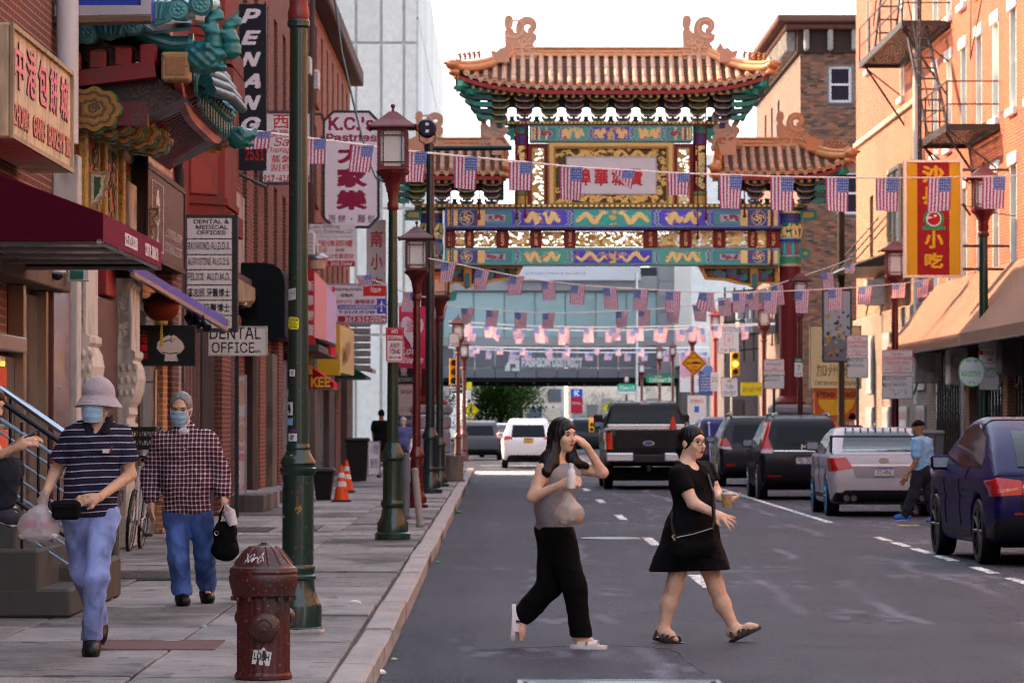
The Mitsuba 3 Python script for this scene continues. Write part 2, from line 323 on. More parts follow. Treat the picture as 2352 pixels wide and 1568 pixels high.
for y in(108.2,131.0):part('road','crosswalk_line',box(KL+.1,KR-.1,y,y+0.5,0.001,0.005),(0.6,)*3,'road_paint')
part('road','pale_crossing',box(KL+.02,KR-.02,110.2,116.5,0.0,0.003),(.46,.43,.39),'matte')  # pale colour stands in for the sunlit strip of the side street
c=WZ(1402,1237,0);mh=lathe([(0,.012),(.30,.012),(.33,.02),(.36,.012),(.40,.012),(.41,.0)],(c[0],c[1],0),36)
solo('manhole_cover',mh,(0.10,0.10,0.115),'metal','round iron manhole cover set in the road behind the woman in grey','manhole cover',smooth=30)
c=WZ(1340,1545,0)
mc=thing('catch_basin','steel utility frame set in the road at the very bottom edge of the photo','utility cover')
q=WZ(1420,1565,0);part(mc,'frame',cat([bbox(q[0]-.62,q[0]+.62,q[1]-.03,q[1]+.02,-.05,.014),bbox(q[0]-.62,q[0]-.57,q[1]-1,q[1]-.03,-.05,.014),bbox(q[0]+.57,q[0]+.62,q[1]-1,q[1]-.03,-.05,.014)]),(0.2,0.2,0.22),'metal')
part(mc,'lid',bbox(q[0]-.56,q[0]+.56,q[1]-1,q[1]-.035,-.05,.008),(0.09,0.09,0.10),'worn')
# sidewalks of separate slabs, kerbs of separate stones
solo('sidewalk',cat(box(XL-0.3,KL-0.19,-4,ARCH0-2,-0.3,0.115),box(KL-0.2,KL-0.005,-4,ARCH0-2,-0.3,0.09)),(0.09,0.08,0.075),'matte',None,None,kind='structure')
r=random.Random(3)
for i in range(12,70):
 for j in range(3):
  x0=XL-0.05+1.2*j;y0=1.62*i
  if y0>ARCH0-4:continue
  x1=min(x0+1.19,KL-0.215);y1=y0+1.608;t=0.150+r.uniform(-0.006,0.006)
  m=bbox(x0+.004,x1,y0,y1,0.08,t,0.008)
  m.vertices[:,2]+=((m.vertices[:,0]-x0)*r.uniform(-.006,.006)+(m.vertices[:,1]-y0)*r.uniform(-.004,.004))*(m.vertices[:,2]>.1)
  part('sidewalk','slab',m,(0.2,)*3,'slab')
solo('kerb',box(KL-0.19,KL-0.012,-4,ARCH0-2,-0.3,0.07),(0.1,0.09,0.085),'matte',None,None,kind='structure')
y=18.5
while y<ARCH0-2:
 L=r.uniform(1.5,2.3);o=r.uniform(-.012,.012)
 part('kerb','stone',bbox(KL-0.2+o,KL+o,y+.006,y+L-.006,-0.02,0.147+r.uniform(-.008,.006),0.018),(0.2,)*3,'kerbstone')
 y+=L
solo('far_sidewalk',cat(box(KR,XR+.3,30,ARCH0,-0.3,0.14),box(XL-60,-3.0,ARCH1,420,-0.3,0.14),box(KR,XR+60,ARCH1,420,-0.3,0.14)),(0.2,)*3,'slab',None,None,kind='structure')
y=36.0
while y<ARCH0-1:
 part('far_sidewalk','kerb_stone',bbox(KR-.17,KR+.01,y+.006,y+2.4,-.02,.146,.015),(0.2,)*3,'kerbstone');y+=2.41
 # cellar grates and litter on the near sidewalk
for n_,(gx,gy,gw,gd)in enumerate([(330,1322,.75,1.5),(560,1217,.8,2.0),(700,1213,.5,2.4)]):
 c=WZ(gx,gy,0.152);g=thing('cellar_grate',['dark iron cellar grate beside the bicycle foot of the left sidewalk','long iron cellar grate behind the man in the checked shirt','iron cellar grate nearest the big green lamp post'][n_],'grate')
 part(g,'frame',bbox(c[0]-gw/2,c[0]+gw/2,c[1]-gd/2,c[1]+gd/2,.1,.158),(.03,.028,.028),'worn')
 for k in range(int(gd/.1)):part(g,'bar',box(c[0]-gw/2+.04,c[0]+gw/2-.04,c[1]-gd/2+.05+k*.1,c[1]-gd/2+.1+k*.1,.15,.166),(.07,.065,.06),'worn')
c=WZ(367,1481,.15);part('sidewalk','patch',bbox(c[0]-.39,c[0]+.39,c[1]-.5,c[1]+.5,.1,.158,.01),(.15,.085,.08),'grime',label='reddish repaired strip of paving')
def scrap(x,y,z,s,col,label,cat_='litter',seed=0):
 c=WZ(x,y,z);m=ball((0,0,0),(s,s*.8,s*.45),2);m.vertices*=1+.5*(meshkit.noise(m.vertices*(2.2/s)+seed)[:,None]-.5);m.vertices+=c+[0,0,s*.3]
 solo('litter',m,col,'cloth',label,cat_)
scrap(872,1548,0,.045,(.8,.78,.76),'crumpled white paper in the gutter at the foot of the kerb')
scrap(815,1388,.15,.05,(.6,.72,.7),'crumpled pale wrapper lying on the sidewalk right of the lamp post base',seed=3)
scrap(468,1440,.15,.022,(.3,.6,.5),'small green and white wrapper on the sidewalk before the checked shirt man',seed=5)
scrap(1005,1292,0,.03,(.1,.42,.12),'small green scrap in the gutter beside the kerb',seed=6)
scrap(245,1378,.15,.05,(.8,.72,.78),'white paper scrap on the sidewalk beside the signless steel post',seed=8)
scrap(905,1515,0,.022,(.6,.5,.3),'tiny tan scrap on the road near the kerb',seed=9)
scrap(1052,1178,0,.06,(.12,.3,.12),'small weed in the far gutter by the second lamp post','weed',11)
c=WZ(2085,1208,0);solo('litter',bbox(c[0]-.15,c[0]+.17,c[1]-.05,c[1]+.05,.002,.016,.005),(.55,.5,.25),'cloth','yellowish strip of rubbish on the road behind the silver car','litter')
# ---------------------------------------------------------------- buildings
def facade(b,fr,w,h,holes,col,mat='brick',th=0.22,depth=9.0,frame=(.05,.045,.045),glass=(.03,.032,.04),lintel=None,rails=(1,),body=True,name='wall'):
 """front wall with real openings, a body behind it, and a window (frame, pane, sill) in each opening (u0, u1, v0, v1)"""
 P=sg.box(0,0,w,h)
 for hl in holes:P=P.difference(sg.box(*[hl[k]for k in(0,2,1,3)]))
 part(b,name,fr.to(ext(P,th,-th)),col,mat)
 if body:
  m=box(0,w,0,h,-depth,-th-.02);part(b,'rear_wall',fr.to(m),tuple(x*.8 for x in col),mat)
 for hl in holes:
  u0,u1,v0,v1=hl[:4];o=hl[4]if len(hl)>4 else{}
  fc,t=o.get('frame',frame),o.get('t',.06)
  wk=part(b,'window',fr.to(cat([box(u0,u0+t,v0,v1,-.16,-.09),box(u1-t,u1,v0,v1,-.16,-.09),box(u0+t,u1-t,v0,v0+t,-.16,-.09),box(u0+t,u1-t,v1-t,v1,-.16,-.09)]+[box(u0+t,u1-t,v0+(v1-v0)*k/(1+len(rails))-t*.4,v0+(v1-v0)*k/(1+len(rails))+t*.4,-.155,-.1)for k in rails])),fc,'satin')
  part(wk,'pane',fr.to(box(u0+t,u1-t,v0+t,v1-t,-.19,-.14)),o.get('glass',glass),'glass')
  if o.get('blind'):part(wk,'blind',fr.to(box(u0+t,u1-t,v0+t+o['blind']*(v1-v0),v1-t,-.14,-.135)),o.get('bc',(.6,.58,.55)),'cloth')
  lc=o.get('lintel',lintel)
  if lc:
   part(wk,'jamb',fr.to(box(u0,u0+.05,v0,v1,-.09,-.0)),lc,'satin');part(wk,'jamb',fr.to(box(u1-.05,u1,v0,v1,-.09,-.0)),lc,'satin')
   part(wk,'lintel',fr.to(bbox(u0-.14,u1+.14,v1,v1+.26,-.1,.05,.015)),lc,'satin');part(wk,'sill',fr.to(bbox(u0-.12,u1+.12,v0-.16,v0,-.1,.11,.015)),lc,'satin')
  elif o.get('sill',True):part(wk,'sill',fr.to(bbox(u0-.06,u1+.06,v0-.09,v0,-.1,.06,.01)),tuple(x*.7 for x in col),'matte')
def left(y0,z=0.15):return Fr((XL,y0,z),(0,1,0))
def right(y1,z=0.14,X=XR):return Fr((X,y1,z),(0,-1,0))
# ---- left row, from the camera outward
B1=thing('brick_building','red brick building at the left edge above the burgundy awning','building')
facade(B1,left(14),22.9,13.2,[(16+2.9*k,17+2.9*k,5.4+3*j,7.3+3*j)for k in range(2)for j in range(2)],(.15,.05,.034),'brick')
B2=thing('pagoda_fronted_building','building with a green tiled pagoda front and carved white piers','building')
facade(B2,left(36.9),7.7,13.0,[(3,4.2,7.6,9.6)],(.13,.05,.036),'brick')
B3=thing('tan_brick_building','narrow tan brick building behind the ice cream shop sign','building')
facade(B3,left(44.6),6.0,13.0,[(1.1,2.0,5.8,7.6),(3.2,4.1,5.8,7.6)],(.36,.20,.11),'brick')
B4=thing('red_bay_building','red painted house with a tall projecting bay window','building')
facade(B4,left(50.6),12.6,13.4,[(7.6,8.7,5.6,8.0),(7.6,8.7,9.4,11.4),(10.2,11.2,5.6,8.0)],(.17,.030,.026),'grime',frame=(.16,.035,.03))
B5=thing('brown_brick_building','dark brown brick building behind the pastry shop sign','building')
facade(B5,left(63.2),22.4,13.6,[(1.2+3.0*k,2.4+3.0*k,z,z+2.1)for k in range(7)for z in(3.9,7.2,10.4)],(.12,.046,.032),'brick',frame=(.07,.06,.055),glass=(.05,.05,.06))
B6=thing('corner_brick_building','red brown brick building at the left corner before the archway','building')
facade(B6,left(85.6),25.4,11.6,[(1.0+3.1*k,2.0+3.1*k,z,z+1.9)for k in range(8)for z in(3.9,6.6,9.0)],(.20,.075,.048),'brick',frame=(.09,.07,.06))
part(B6,'cornice',left(85.6).to(bbox(-.0,25.4,11.3,11.75,.0,.4,.04)),(.10,.075,.065),'grime')
part(B5,'cornice',left(63.2).to(bbox(0,22.38,13.3,13.8,.0,.35,.04)),(.12,.06,.05),'grime')
# ground floors: piers, doors, shutters, shop windows stand 0.1 - 0.3 proud of the walls behind
def slabL(b,name,y0,y1,z0,z1,x1=.1,col=(.1,.1,.1),mat='satin',x0=0.0,**k):
 return part(b,name,bbox(XL+x0,XL+x1,y0,y1,z0,z1,.012),col,mat,**k)
G=(.035,.036,.04)
# bakery shop front (behind the railing)
for y in(27.0,29.2,31.4,33.6,35.3):slabL(B1,'mullion',y,y+.1,.15,2.8,.16,(.40,.34,.26),'metal')
for y,z0,z1 in((24.8,.6,2.75),(27.12,.6,2.75),(29.32,.6,2.75),(31.52,.15,2.15),(33.72,.6,2.75)):
 w=slabL(B1,'shop_window',y,y+2.05,z0,z1,.07,(.06,.055,.05),'glass')
slabL(B1,'shop_lintel',24.8,36.0,2.8,3.25,.3,(.16,.11,.08),'grime');slabL(B1,'door_head',31.4,33.7,2.18,2.32,.17,(.42,.36,.28),'metal')
slabL(B1,'tiled_pier',35.45,36.85,.15,2.9,.2,(.10,.045,.05),'gloss');slabL(B1,'plinth',24.8,35.4,.15,.6,.12,(.16,.14,.12),'grime')
for k,(y,z)in enumerate([(30.2,1.9),(30.25,1.35),(29.9,1.0),(32.4,1.75),(32.5,1.2)]):slabL(B1,'door_poster',y,y+.55,z,z+.3,.085,[(.55,.10,.05),(.6,.12,.06),(.5,.3,.1)][k%3],'cloth',.07)
# pagoda front: carved white piers with scrolled consoles
def pier(y0,y1,z0,D=.24):
 p=part(B2,'carved_pier',cat([bbox(XL,XL+D,y0,y1,.15,z0,.02),bbox(XL,XL+D+.04,y0-.03,y1+.04,.15,.5,.02),bbox(XL,XL+D+.03,y0-.03,y1+.03,z0-.1,z0,.015)]),(.50,.46,.40),'grime')
 prof=[(D,0),(D,.06),(D+.03,.1),(D+.02,.18),(D+.06,.24),(D+.10,.36),(D+.12,.5),(D+.10,.62),(D+.06,.7),(D+.09,.74),(D+.09,.8),(D+.05,.82),(D+.05,1.5),(D+.08,1.54),(D+.08,1.62),(0,1.62),(0,0)]
 m=ext(sg.Polygon(prof),y1-y0);v=m.vertices.copy();m.vertices=np.stack([XL+v[:,0],y0+(y1-y0)-v[:,2],z0+v[:,1]],1)
 part(p,'console',m,(.55,.51,.45),'grime')
 for j in range(3):
  for k in range(5):part(p,'bead',ball((XL+.03+k*(D+.06+.02*j)/4.4,y0-.0,z0+.34+.14*j),(.028,.03,.05),1),(.56,.52,.45),'grime')
 fr=Fr((XL,y0-.001,0),(1,0,0));part(p,'panel_rim',fr.to(ext(sg.box(.0,z0+.86,D+.05,z0+1.5).difference(sg.box(.025,z0+.89,D+.025,z0+1.47)).union(sg.box(0,.55,D,z0-.12).difference(sg.box(.025,.58,D-.025,z0-.15))),.02)),(.55,.51,.45),'grime')
 part(p,'carving',cat(fr.to(ext(scrolls0(.03,D+.02,z0+.9,z0+1.46,60,1),.012)),fr.to(ext(scrolls0(.03,D-.03,.6,z0-.16,60,2),.012))),(.22,.20,.175),'matte',kind='stuff')
def scrolls0(x0,x1,y0,y1,n,seed):
 q=random.Random(seed);return shapely.union_all([sg.LineString([(cx+r_*math.cos(a0+t),cy+1.4*r_*math.sin(a0+t))for t in np.linspace(0,3.6,7)]).buffer(.006,quad_segs=2)for cx,cy,r_,a0 in((q.uniform(x0,x1),q.uniform(y0,y1),q.uniform(.015,.04),q.random()*6)for _ in range(n))]).intersection(sg.box(x0,y0,x1,y1))
pier(37.4,38.5,1.62);pier(42.0,43.0,1.55)
slabL(B2,'brown_door',38.6,42.0,.15,2.9,.14,(.085,.048,.042),'worn');w=slabL(B2,'door_poster',39.4,40.4,1.1,2.3,.15,(.10,.09,.25),'satin',.14)
for k in range(7):slabL(B2,'poster_line',39.45,40.35-.2*(k%3),2.1-k*.14,2.17-k*.14,.153,(.6,.6,.68),'satin',.15)
slabL(B2,'red_board',41.0,42.6,2.95,4.6,.12,(.30,.03,.03),'worn');slabL(B2,'white_column',37.0,37.35,.15,4.2,.25,(.5,.47,.43),'grime');slabL(B2,'white_board',42.7,44.3,2.9,4.3,.2,(.5,.47,.43),'grime')
# glass shop door with a long steel handle, brick pier, dark gates
slabL(B3,'door_frame',44.8,47.4,.15,3.0,.08,(.30,.26,.20),'metal');d=slabL(B3,'door',45.0,46.2,.2,2.9,.11,(.09,.08,.07),'glass')
part(d,'handle',cat(cyl((XL+.2,45.95,.9),(XL+.2,45.95,2.2),.022),cyl((XL+.1,45.95,1.0),(XL+.2,45.95,1.0),.015),cyl((XL+.1,45.95,2.05),(XL+.2,45.95,2.05),.015)),(.6,.57,.52),'metal',40)
slabL(B3,'brick_pier',47.5,48.1,.15,3.2,.16,(.38,.2,.1),'brick');slabL(B3,'tiled_pier',48.15,49.6,.15,4.2,.22,(.10,.042,.04),'brick');slabL(B3,'steel_door',49.6,50.5,.15,3.0,.1,(.07,.04,.045),'satin')
for i,(y0,y1,z1,c_)in enumerate([(50.7,53.6,3.3,(.06,.035,.035)),(58.5,60.2,3.2,(.055,.05,.045)),(64.5,66.5,3.0,(.07,.06,.05))]):
 g=slabL([B4,B4,B5][i],'shutter',y0,y1,.15,z1,.12,c_,'satin')
 for k in range(int((y1-y0)/.14)):part(g,'slat',bbox(XL+.12,XL+.15,y0+k*.14+.015,y0+k*.14+.11,.2,z1-.05,.01),nearest(tuple(x*(2.2 if k%4==1 else 1.1)for x in c_),.4),'satin')
for i,(b,y0,y1,z1,c_)in enumerate([(B4,53.9,56.2,3.4,(.045,.04,.042)),(B4,56.4,58.2,2.9,(.13,.05,.04)),(B4,60.4,62.8,3.3,(.15,.055,.045)),(B5,63.4,64.4,3.2,(.05,.04,.04)),(B5,67,68.6,3.1,(.17,.07,.05)),(B5,69,70.4,2.8,(.16,.14,.11)),(B5,72.6,74,3.2,(.14,.05,.04)),(B5,78,80,3,(.2,.16,.12)),(B6,87,89.4,3.1,(.14,.13,.12)),(B6,92,95,3,(.1,.09,.09)),(B6,98,101,3.0,(.15,.06,.05)),(B6,103,107,2.9,(.12,.1,.09))]):
 slabL(b,['door_surround','brick_pier','tiled_pier'][i%3],y0,y1,.15,z1,.15+.1*(i%2),c_,'brick' if c_[0]>.12 and c_[2]<.06 else 'grime')
for b,y0,y1,z0,z1 in((B5,70.6,72.5,.7,2.7),(B5,74.2,77.6,.6,2.8),(B5,80.3,85,.7,2.8),(B6,89.6,91.8,.2,2.7),(B6,95.2,97.8,.6,2.8)):
 k=slabL(b,'shop_window',y0,y1,z0,z1,.06,(.05,.05,.055),'glass');part(k,'frame',cat([bbox(XL,XL+.12,y,y+.08,z0,z1)for y in(y0,(y0+y1)/2,y1-.08)]),(.30,.30,.32),'metal')
slabL(B5,'fascia',66.6,85.4,3.15,3.7,.3,(.16,.10,.08),'grime');slabL(B4,'fascia',53.8,62.9,3.45,3.9,.32,(.10,.06,.055),'grime');slabL(B4,'stone_band',59.2,62.9,4.0,5.3,.14,(.32,.27,.24),'grime')
slabL(B4,'step',58.4,62.6,.15,.42,.75,(.2,.18,.16),'slab');slabL(B5,'step',65.5,70.4,.15,.36,.7,(.2,.18,.16),'slab')
slabL(B5,'fascia',75,84,2.95,3.1,.8,(.05,.045,.045),'satin')
# the red bay
def bay(z0,z1):
 s,f_,y0=.46,.80,53.2
 ring=[(XL-.1,y0),(XL+s,y0+f_),(XL+s,y0+f_+2.4),(XL-.1,y0+2*f_+2.4)]
 m=ext(sg.Polygon(ring),z1-z0,z0);k=part(B4,'bay',m,(.19,.034,.028),'grime')
 for z,o,h in((z0-.05,.10,.28),(z1-.25,.12,.3),(z0+.32,.04,.1)):
  part(k,'moulding',ext(sg.Polygon(ring).buffer(o,join_style=2),h,z),(.18,.032,.027),'grime')
 d=np.array([ring[1][0]-ring[0][0],ring[1][1]-ring[0][1]]);L=np.linalg.norm(d);fr=Fr((ring[0][0],ring[0][1],z0),(d[0]/L,d[1]/L,0));return k,fr,L
def baywin(k,fr,L,v0,v1,panel):
 part(k,'window',fr.to(cat([box(.18,.26,v0,v1,0,.035),box(L-.27,L-.2,v0,v1,0,.035),box(.26,L-.27,v1-.08,v1,0,.035),box(.26,L-.27,v0,v0+.08,0,.045)])),(.10,.05,.045),'satin')
 part(k,'pane',fr.to(box(.26,L-.27,v0+.08,v1-.08,0,.012)),(.33,.32,.33),'glass');part(k,'panel',fr.to(bbox(.16,L-.2,panel[0],panel[1],0,.03,.02)),(.27,.06,.048),'grime')
k,fr,L=bay(4.35,6.6);part(k,'panel',fr.to(bbox(.16,L-.2,.45,1.75,0,.04,.03)),(.27,.06,.048),'grime')
k,fr,L=bay(6.75,9.3);baywin(k,fr,L,.45,2.1,(-.3,-.1));k,fr,L=bay(9.45,12.6);baywin(k,fr,L,1.1,2.6,(.35,.9))
# pipes on the left walls
def pipe(label,pts,r,col,n='drain_pipe',mat='satin'):solo(n,tube(pts,r,10),col,mat,label,'pipe',smooth=50)
pipe('white square drain pipe beside the bakery sign',[(XL+.15,36.95,z)for z in(4.3,13)],.11,(.55,.53,.54))
pipe('dark cranked drain pipe beside the ice cream shop sign',[(XL+.02,49.2,9.4),(XL+.02,49.2,5.6),(XL+.04,49.5,5.3),(XL+.12,50.0,5.1),(XL+.14,50.1,4.8),(XL+.14,50.1,3.2)],.07,(.035,.03,.032))
pipe('pale grey drain pipe with graffiti left of the checked shirt man',[(XL+.16,49.1,.15),(XL+.16,49.1,3.2),(XL+.12,49.0,3.5),(XL+.0,48.8,3.6)],.085,(.36,.33,.28),mat='grime')
pipe('brown drain pipe left of the pastry shop sign',[(XL+.1,83.3,z)for z in(3.8,12)],.09,(.06,.035,.035))
pipe('tall brown drain pipe at the party wall above the pastry shop sign',[(XL+.1,85.7,z)for z in(3.8,13)],.1,(.05,.03,.03))
# unseen rows beside and behind the camera, added to block sky light
BB=thing('brick_terrace','unseen brick houses added behind the viewer at the left to block the sky','building');facade(BB,left(-130),116,13.0,[],(.16,.07,.05),'brick',depth=12)
RB=thing('brick_terrace','unseen brick houses added beside the viewer at the right to bounce warm light','building');facade(RB,right(57.4),47,14.0,[],(.45,.28,.20),'brick',depth=12);RC=thing('brick_terrace','unseen brick houses added beyond the crossing behind the viewer to block the sky','building');facade(RC,right(-14),120,13.0,[],(.2,.09,.06),'brick',depth=12)  # added out of view; first wall lightened to bounce warm light
EB=thing('brick_terrace','unseen houses added far behind the viewer to close off the sky','building');part(EB,'wall',box(-40,50,-175,-160,0,16),(.16,.10,.08),'matte')  # added out of view to shut off sky light behind the camera
# ---- right row
R1=thing('orange_brick_building','sunlit orange brick building with white window trim at the right','building')
h1=[(97.6-79.4-2.82*k-.5,97.6-79.4-2.82*k+.5,z0,z1,dict(lintel=(.80,.79,.76),frame=(.7,.68,.65),glass=(.07,.07,.08),blind=.5 if(k+int(z0))%3==0 else 0))for k in range(-4,6)for z0,z1 in((4.65,6.85),(8.05,10.15),(11.2,13.0))]
facade(R1,right(97.6),40,15.5,h1,(.33,.095,.055),'brick',th=.3)
R2=thing('pale_brick_building','pale pinkish brick building behind the fire escape','building')
facade(R2,right(114.3),16.68,9.75,[(4.2,5.2,6.2,8.0,dict(frame=(.34,.28,.2))),(9.4,10.4,6.0,8.0,dict(frame=(.34,.28,.2)))],(.27,.125,.08),'brick')
facade(R2,right(114.3,9.9),16.68,7,[(3.4,4.1,2.0,4.2,dict(lintel=(.6,.55,.5))),(12.6,13.5,.4,2.8,dict(lintel=(.7,.68,.64),frame=(.7,.7,.7)))],(.31,.10,.065),'brick',body=True,name='upper_wall')
part(R2,'string_course',right(114.3).to(bbox(0,16.68,9.70,9.86,-.05,.10,.02)),(.45,.36,.28),'grime')
def slabR(b,name,y0,y1,z0,z1,x1=.1,col=(.1,.1,.1),mat='satin',x0=0.0,**k):return part(b,name,bbox(XR-x1,XR-x0,y0,y1,z0,z1,.012),col,mat,**k)
# grey ground floor with curtained windows
slabR(R2,'grey_ground_floor',92.5,114.2,.14,4.6,.12,(.17,.145,.13),'brick')
for y in(94.6,98.6,103.0,107.6):
 for z0,z1 in((.5,1.95),(2.35,4.0)):
  k=slabR(R2,'window',y,y+1.9,z0,z1,.19,(.33,.34,.36),'satin',.12);part(k,'pane',bbox(XR-.2,XR-.185,y+.12,y+1.78,z0+.12,z1-.12,.003),(.30,.34,.38),'glass')
for y0,y1,col in((64,71.5,(.035,.03,.03)),(72.2,78.2,(.045,.035,.03)),(79.4,84.6,(.03,.028,.03)),(85.6,92.2,(.05,.04,.035))):
 k=slabR(R1,'shop_front',y0,y1,.14,3.3,.16,col,'glass')
 for j in range(int((y1-y0)/.5)):part(k,'grille_bar',box(XR-.19,XR-.16,y0+j*.5+.1,y0+j*.5+.14,.2,3.2),(.025,.022,.022),'satin')
for y in(63.2,71.6,78.4,84.8):slabR(R1,'brick_pier',y,y+.7,.14,3.4,.28,(.20,.10,.065),'brick')
# ---- the corner building across the side street: its facing wall is laid brick by brick
CX,CY=10.35,128.6
C=thing('brown_corner_building','brown brick corner building with a bracketed cornice behind the right of the archway','building')
ctop=W(1830,120,CY)[2];cw=W(1968,100,CY)[0]+4-CX
winc=[W(1904,236,CY),W(1956,152,CY)];wu=(winc[0][0]-CX,winc[1][0]-CX,winc[0][2],winc[1][2])
lowc=[W(1922,492,CY),W(1948,395,CY)];lu=(lowc[0][0]-CX,lowc[1][0]-CX+.9,lowc[0][2],lowc[1][2])
fr=Fr((CX,CY,0),(1,0,0))
facade(C,fr,cw,ctop,[(*wu,dict(frame=(.62,.62,.66),t=.09,glass=(.03,.03,.045))),(*lu,dict(frame=(.62,.62,.66),t=.09))],(.19,.16,.14),'matte',th=.2)
r=random.Random(11);pieces,rest=[],[]
for k in range(int(ctop/.077)):
 u=-.11*(k%2)
 while u<cw:
  u0,u1,v0=max(u,0),min(u+.222,cw),k*.077
  if not any(u1>a-.02 and u0<b_+.02 and v0+.07>c_-.12 and v0<d_+.02 for a,b_,c_,d_ in(wu,lu))and u1-u0>.04:
   pieces.append((u0,u1,v0))
  u+=.232
vis=[p for p in pieces if p[0]<1.9 and 5.0<p[2]<12.0];r.shuffle(vis);vis=set(vis[:280])
def brickcol():
 q=r.random();return nearest((.19,.115,.082),.3,r)if q<.6 else nearest((.27,.12,.075),.25,r)if q<.8 else nearest((.11,.075,.065),.3,r)
acc,cols=[],[]
for p in pieces:
 m=fr.to(box(p[0],p[1],p[2],p[2]+.066,0,.018+r.uniform(0,.006)));c_=brickcol()
 if p in vis:part(C+'__wall','brick',m,c_,'matte')
 else:acc.append(m);cols.append(np.tile(c_,(8,1)))
m=cat(acc);m.metadata['vcol']=np.vstack(cols);part(C+'__wall','brickwork',m,None,'matte',kind='stuff')
side=Fr((CX,CY+22,0),(0,-1,0))
facade(C,side,22,ctop,[(22-3.2-3.4*k-.45,22-3.2-3.4*k+.45,z,z+2.2)for k in range(5)for z in(4.5,8.0,11.2)],(.15,.11,.10),'brick',th=.2,body=False,name='side_wall')
part(C,'cornice',cat(bbox(CX-.85,CX+cw,CY-.85,CY+22,ctop+.95,ctop+1.2,.05),bbox(CX-.55,CX+cw,CY-.55,CY+22,ctop+.75,ctop+.95,.04)),(.15,.075,.06),'grime')
part(C,'frieze',bbox(CX-.12,CX+cw,CY-.12,CY+22,ctop-.05,ctop+.75,.02),(.065,.045,.04),'grime')
for k in range(5):part(C,'bracket',bbox(CX+.1+k*.82,CX+.27+k*.82,CY-.5,CY-.12,ctop+.02,ctop+.75,.05),(.33,.31,.29),'grime')
for k in range(26):part(C,'bracket',bbox(CX-.5,CX-.12,CY+.2+k*.82,CY+.37+k*.82,ctop+.02,ctop+.75,.05),(.33,.31,.29),'grime')
# ---- far buildings beyond the side street
FW=thing('white_concrete_building','huge pale concrete panelled building behind the left shop row','building')
x0,x1,Y=W(770,0,190)[0],W(961,300,190)[0],190.0
part(FW,'wall',box(x0-60,x1-.2,Y+.15,Y+90,0,27),(.50,.48,.45),'matte')
us=[W(x,0,Y)[0]for x in(700,760,818,876,928,959)];vs=[W(900,y,Y)[2]for y in(1030,770,700,480,322,300,100,-70)]
for i in range(5):
 for j in range(7):
  part(FW,'panel',bbox(us[i]+.06,us[i+1]-.06,Y-.06,Y+.2,vs[j]+.05,vs[j+1]-.05,.05),nearest((.52,.50,.47),.05),'matte')
for i in range(12):
 for j in range(5):part(FW,'side_panel',bbox(x1-.25,x1,Y+.2+i*7.2,Y+7.2+i*7.2,2+j*5,6.9+j*5,.05),nearest((.5,.48,.45),.06),'matte')
FS=thing('stepped_concrete_building','lower pale wall stepping down right of the concrete building','building')
p=W(990,230,300);part(FS,'wall',box(p[0]-6,p[0],286,340,0,p[2]),(.52,.5,.47),'matte')
part(FS,'lower_wall',box(p[0]-5,p[0]+1.4,310,350,0,p[2]*.72),(.5,.48,.45),'matte')
# the shopping bridge over the street
Y=255.0;b0,b1=W(1078,900,Y),W(1562,700,Y)
BR=thing('shopping_bridge','glass and grey panel shopping bridge spanning the far street','bridge')
zs={k:W(1200,y,Y)[2]for k,y in dict(bot=868,p1=845,p2=812,gtop=668,sill=795,top=610).items()}
part(BR,'deck',box(b0[0]-9,b1[0]+2,Y,Y+34,zs['bot']-.25,zs['bot']+.5),(.03,.03,.033),'matte')
for k in range(14):part(BR,'soffit_lamp',ball((b0[0]+1.2+k*1.0+.3*math.sin(k*5),Y+3+(k*7)%20,zs['bot']-.3),(.09,.09,.06),1),(.9,.8,.6),'satin')
n=16
for i in range(n):
 a,b_=b0[0]-8+(b1[0]-b0[0]+8)*i/n,b0[0]-8+(b1[0]-b0[0]+8)*(i+1)/n
 part(BR,'grey_panel',bbox(a+.02,b_-.02,Y-.1,Y+.3,zs['bot']+.02,zs['p1'],.02),nearest((.22,.225,.26),.08),'satin')
 part(BR,'upper_panel',bbox(a+.02,b_-.02,Y-.1,Y+.3,zs['p1']+.03,zs['p2']+.5,.02),nearest((.20,.205,.24),.08),'satin')
part(BR,'sill_band',bbox(b0[0]-8,b1[0]+.3,Y-.3,Y+.2,zs['p2']+.52,zs['sill']+.55,.03),(.42,.43,.45),'satin')
for i in range(10):
 a,b_=b0[0]-8+(W(1508,0,Y)[0]-b0[0]+8)*i/10,b0[0]-8+(W(1508,0,Y)[0]-b0[0]+8)*(i+1)/10
 part(BR,'glass_pane',bbox(a+.05,b_-.05,Y-.02,Y+.1,zs['sill']+.6,zs['gtop']-.1,.01),nearest((.40,.56,.58),.08),'glass')
part(BR,'mullion_wall',box(b0[0]-8,b1[0],Y+.12,Y+.4,zs['sill']+.5,zs['gtop']),(.34,.38,.4),'satin')
part(BR,'head_band',bbox(b0[0]-8,W(1508,0,Y)[0],Y-.4,Y+.3,zs['gtop'],zs['gtop']+1.0,.03),(.40,.40,.41),'satin')
part(BR,'roof_grille',bbox(b0[0]-8,W(1508,0,Y)[0],Y-.3,Y+.3,zs['gtop']+1.02,zs['gtop']+1.6,.03),(.05,.06,.08),'satin')
fb=Fr((0,Y-.1,0),(1,0,0));X=lambda x:W(x,0,Y)[0];Z=lambda y:W(0,y,Y)[2]
part(BR,'lettering',fb.to(text('FASHION DISTRICT',X(1198),Z(843),X(1338),Z(821),bold=5,d=.12)),(.85,.85,.86),'satin')
lg=sg.Polygon([(0,0),(.35,0),(.35,.45),(.75,.45),(.75,.2),(.48,.2),(.48,0),(1,0),(1,.7),(.55,.7),(.55,.8),(1,.8),(1,1),(.25,1),(.25,.62),(0,.3)])
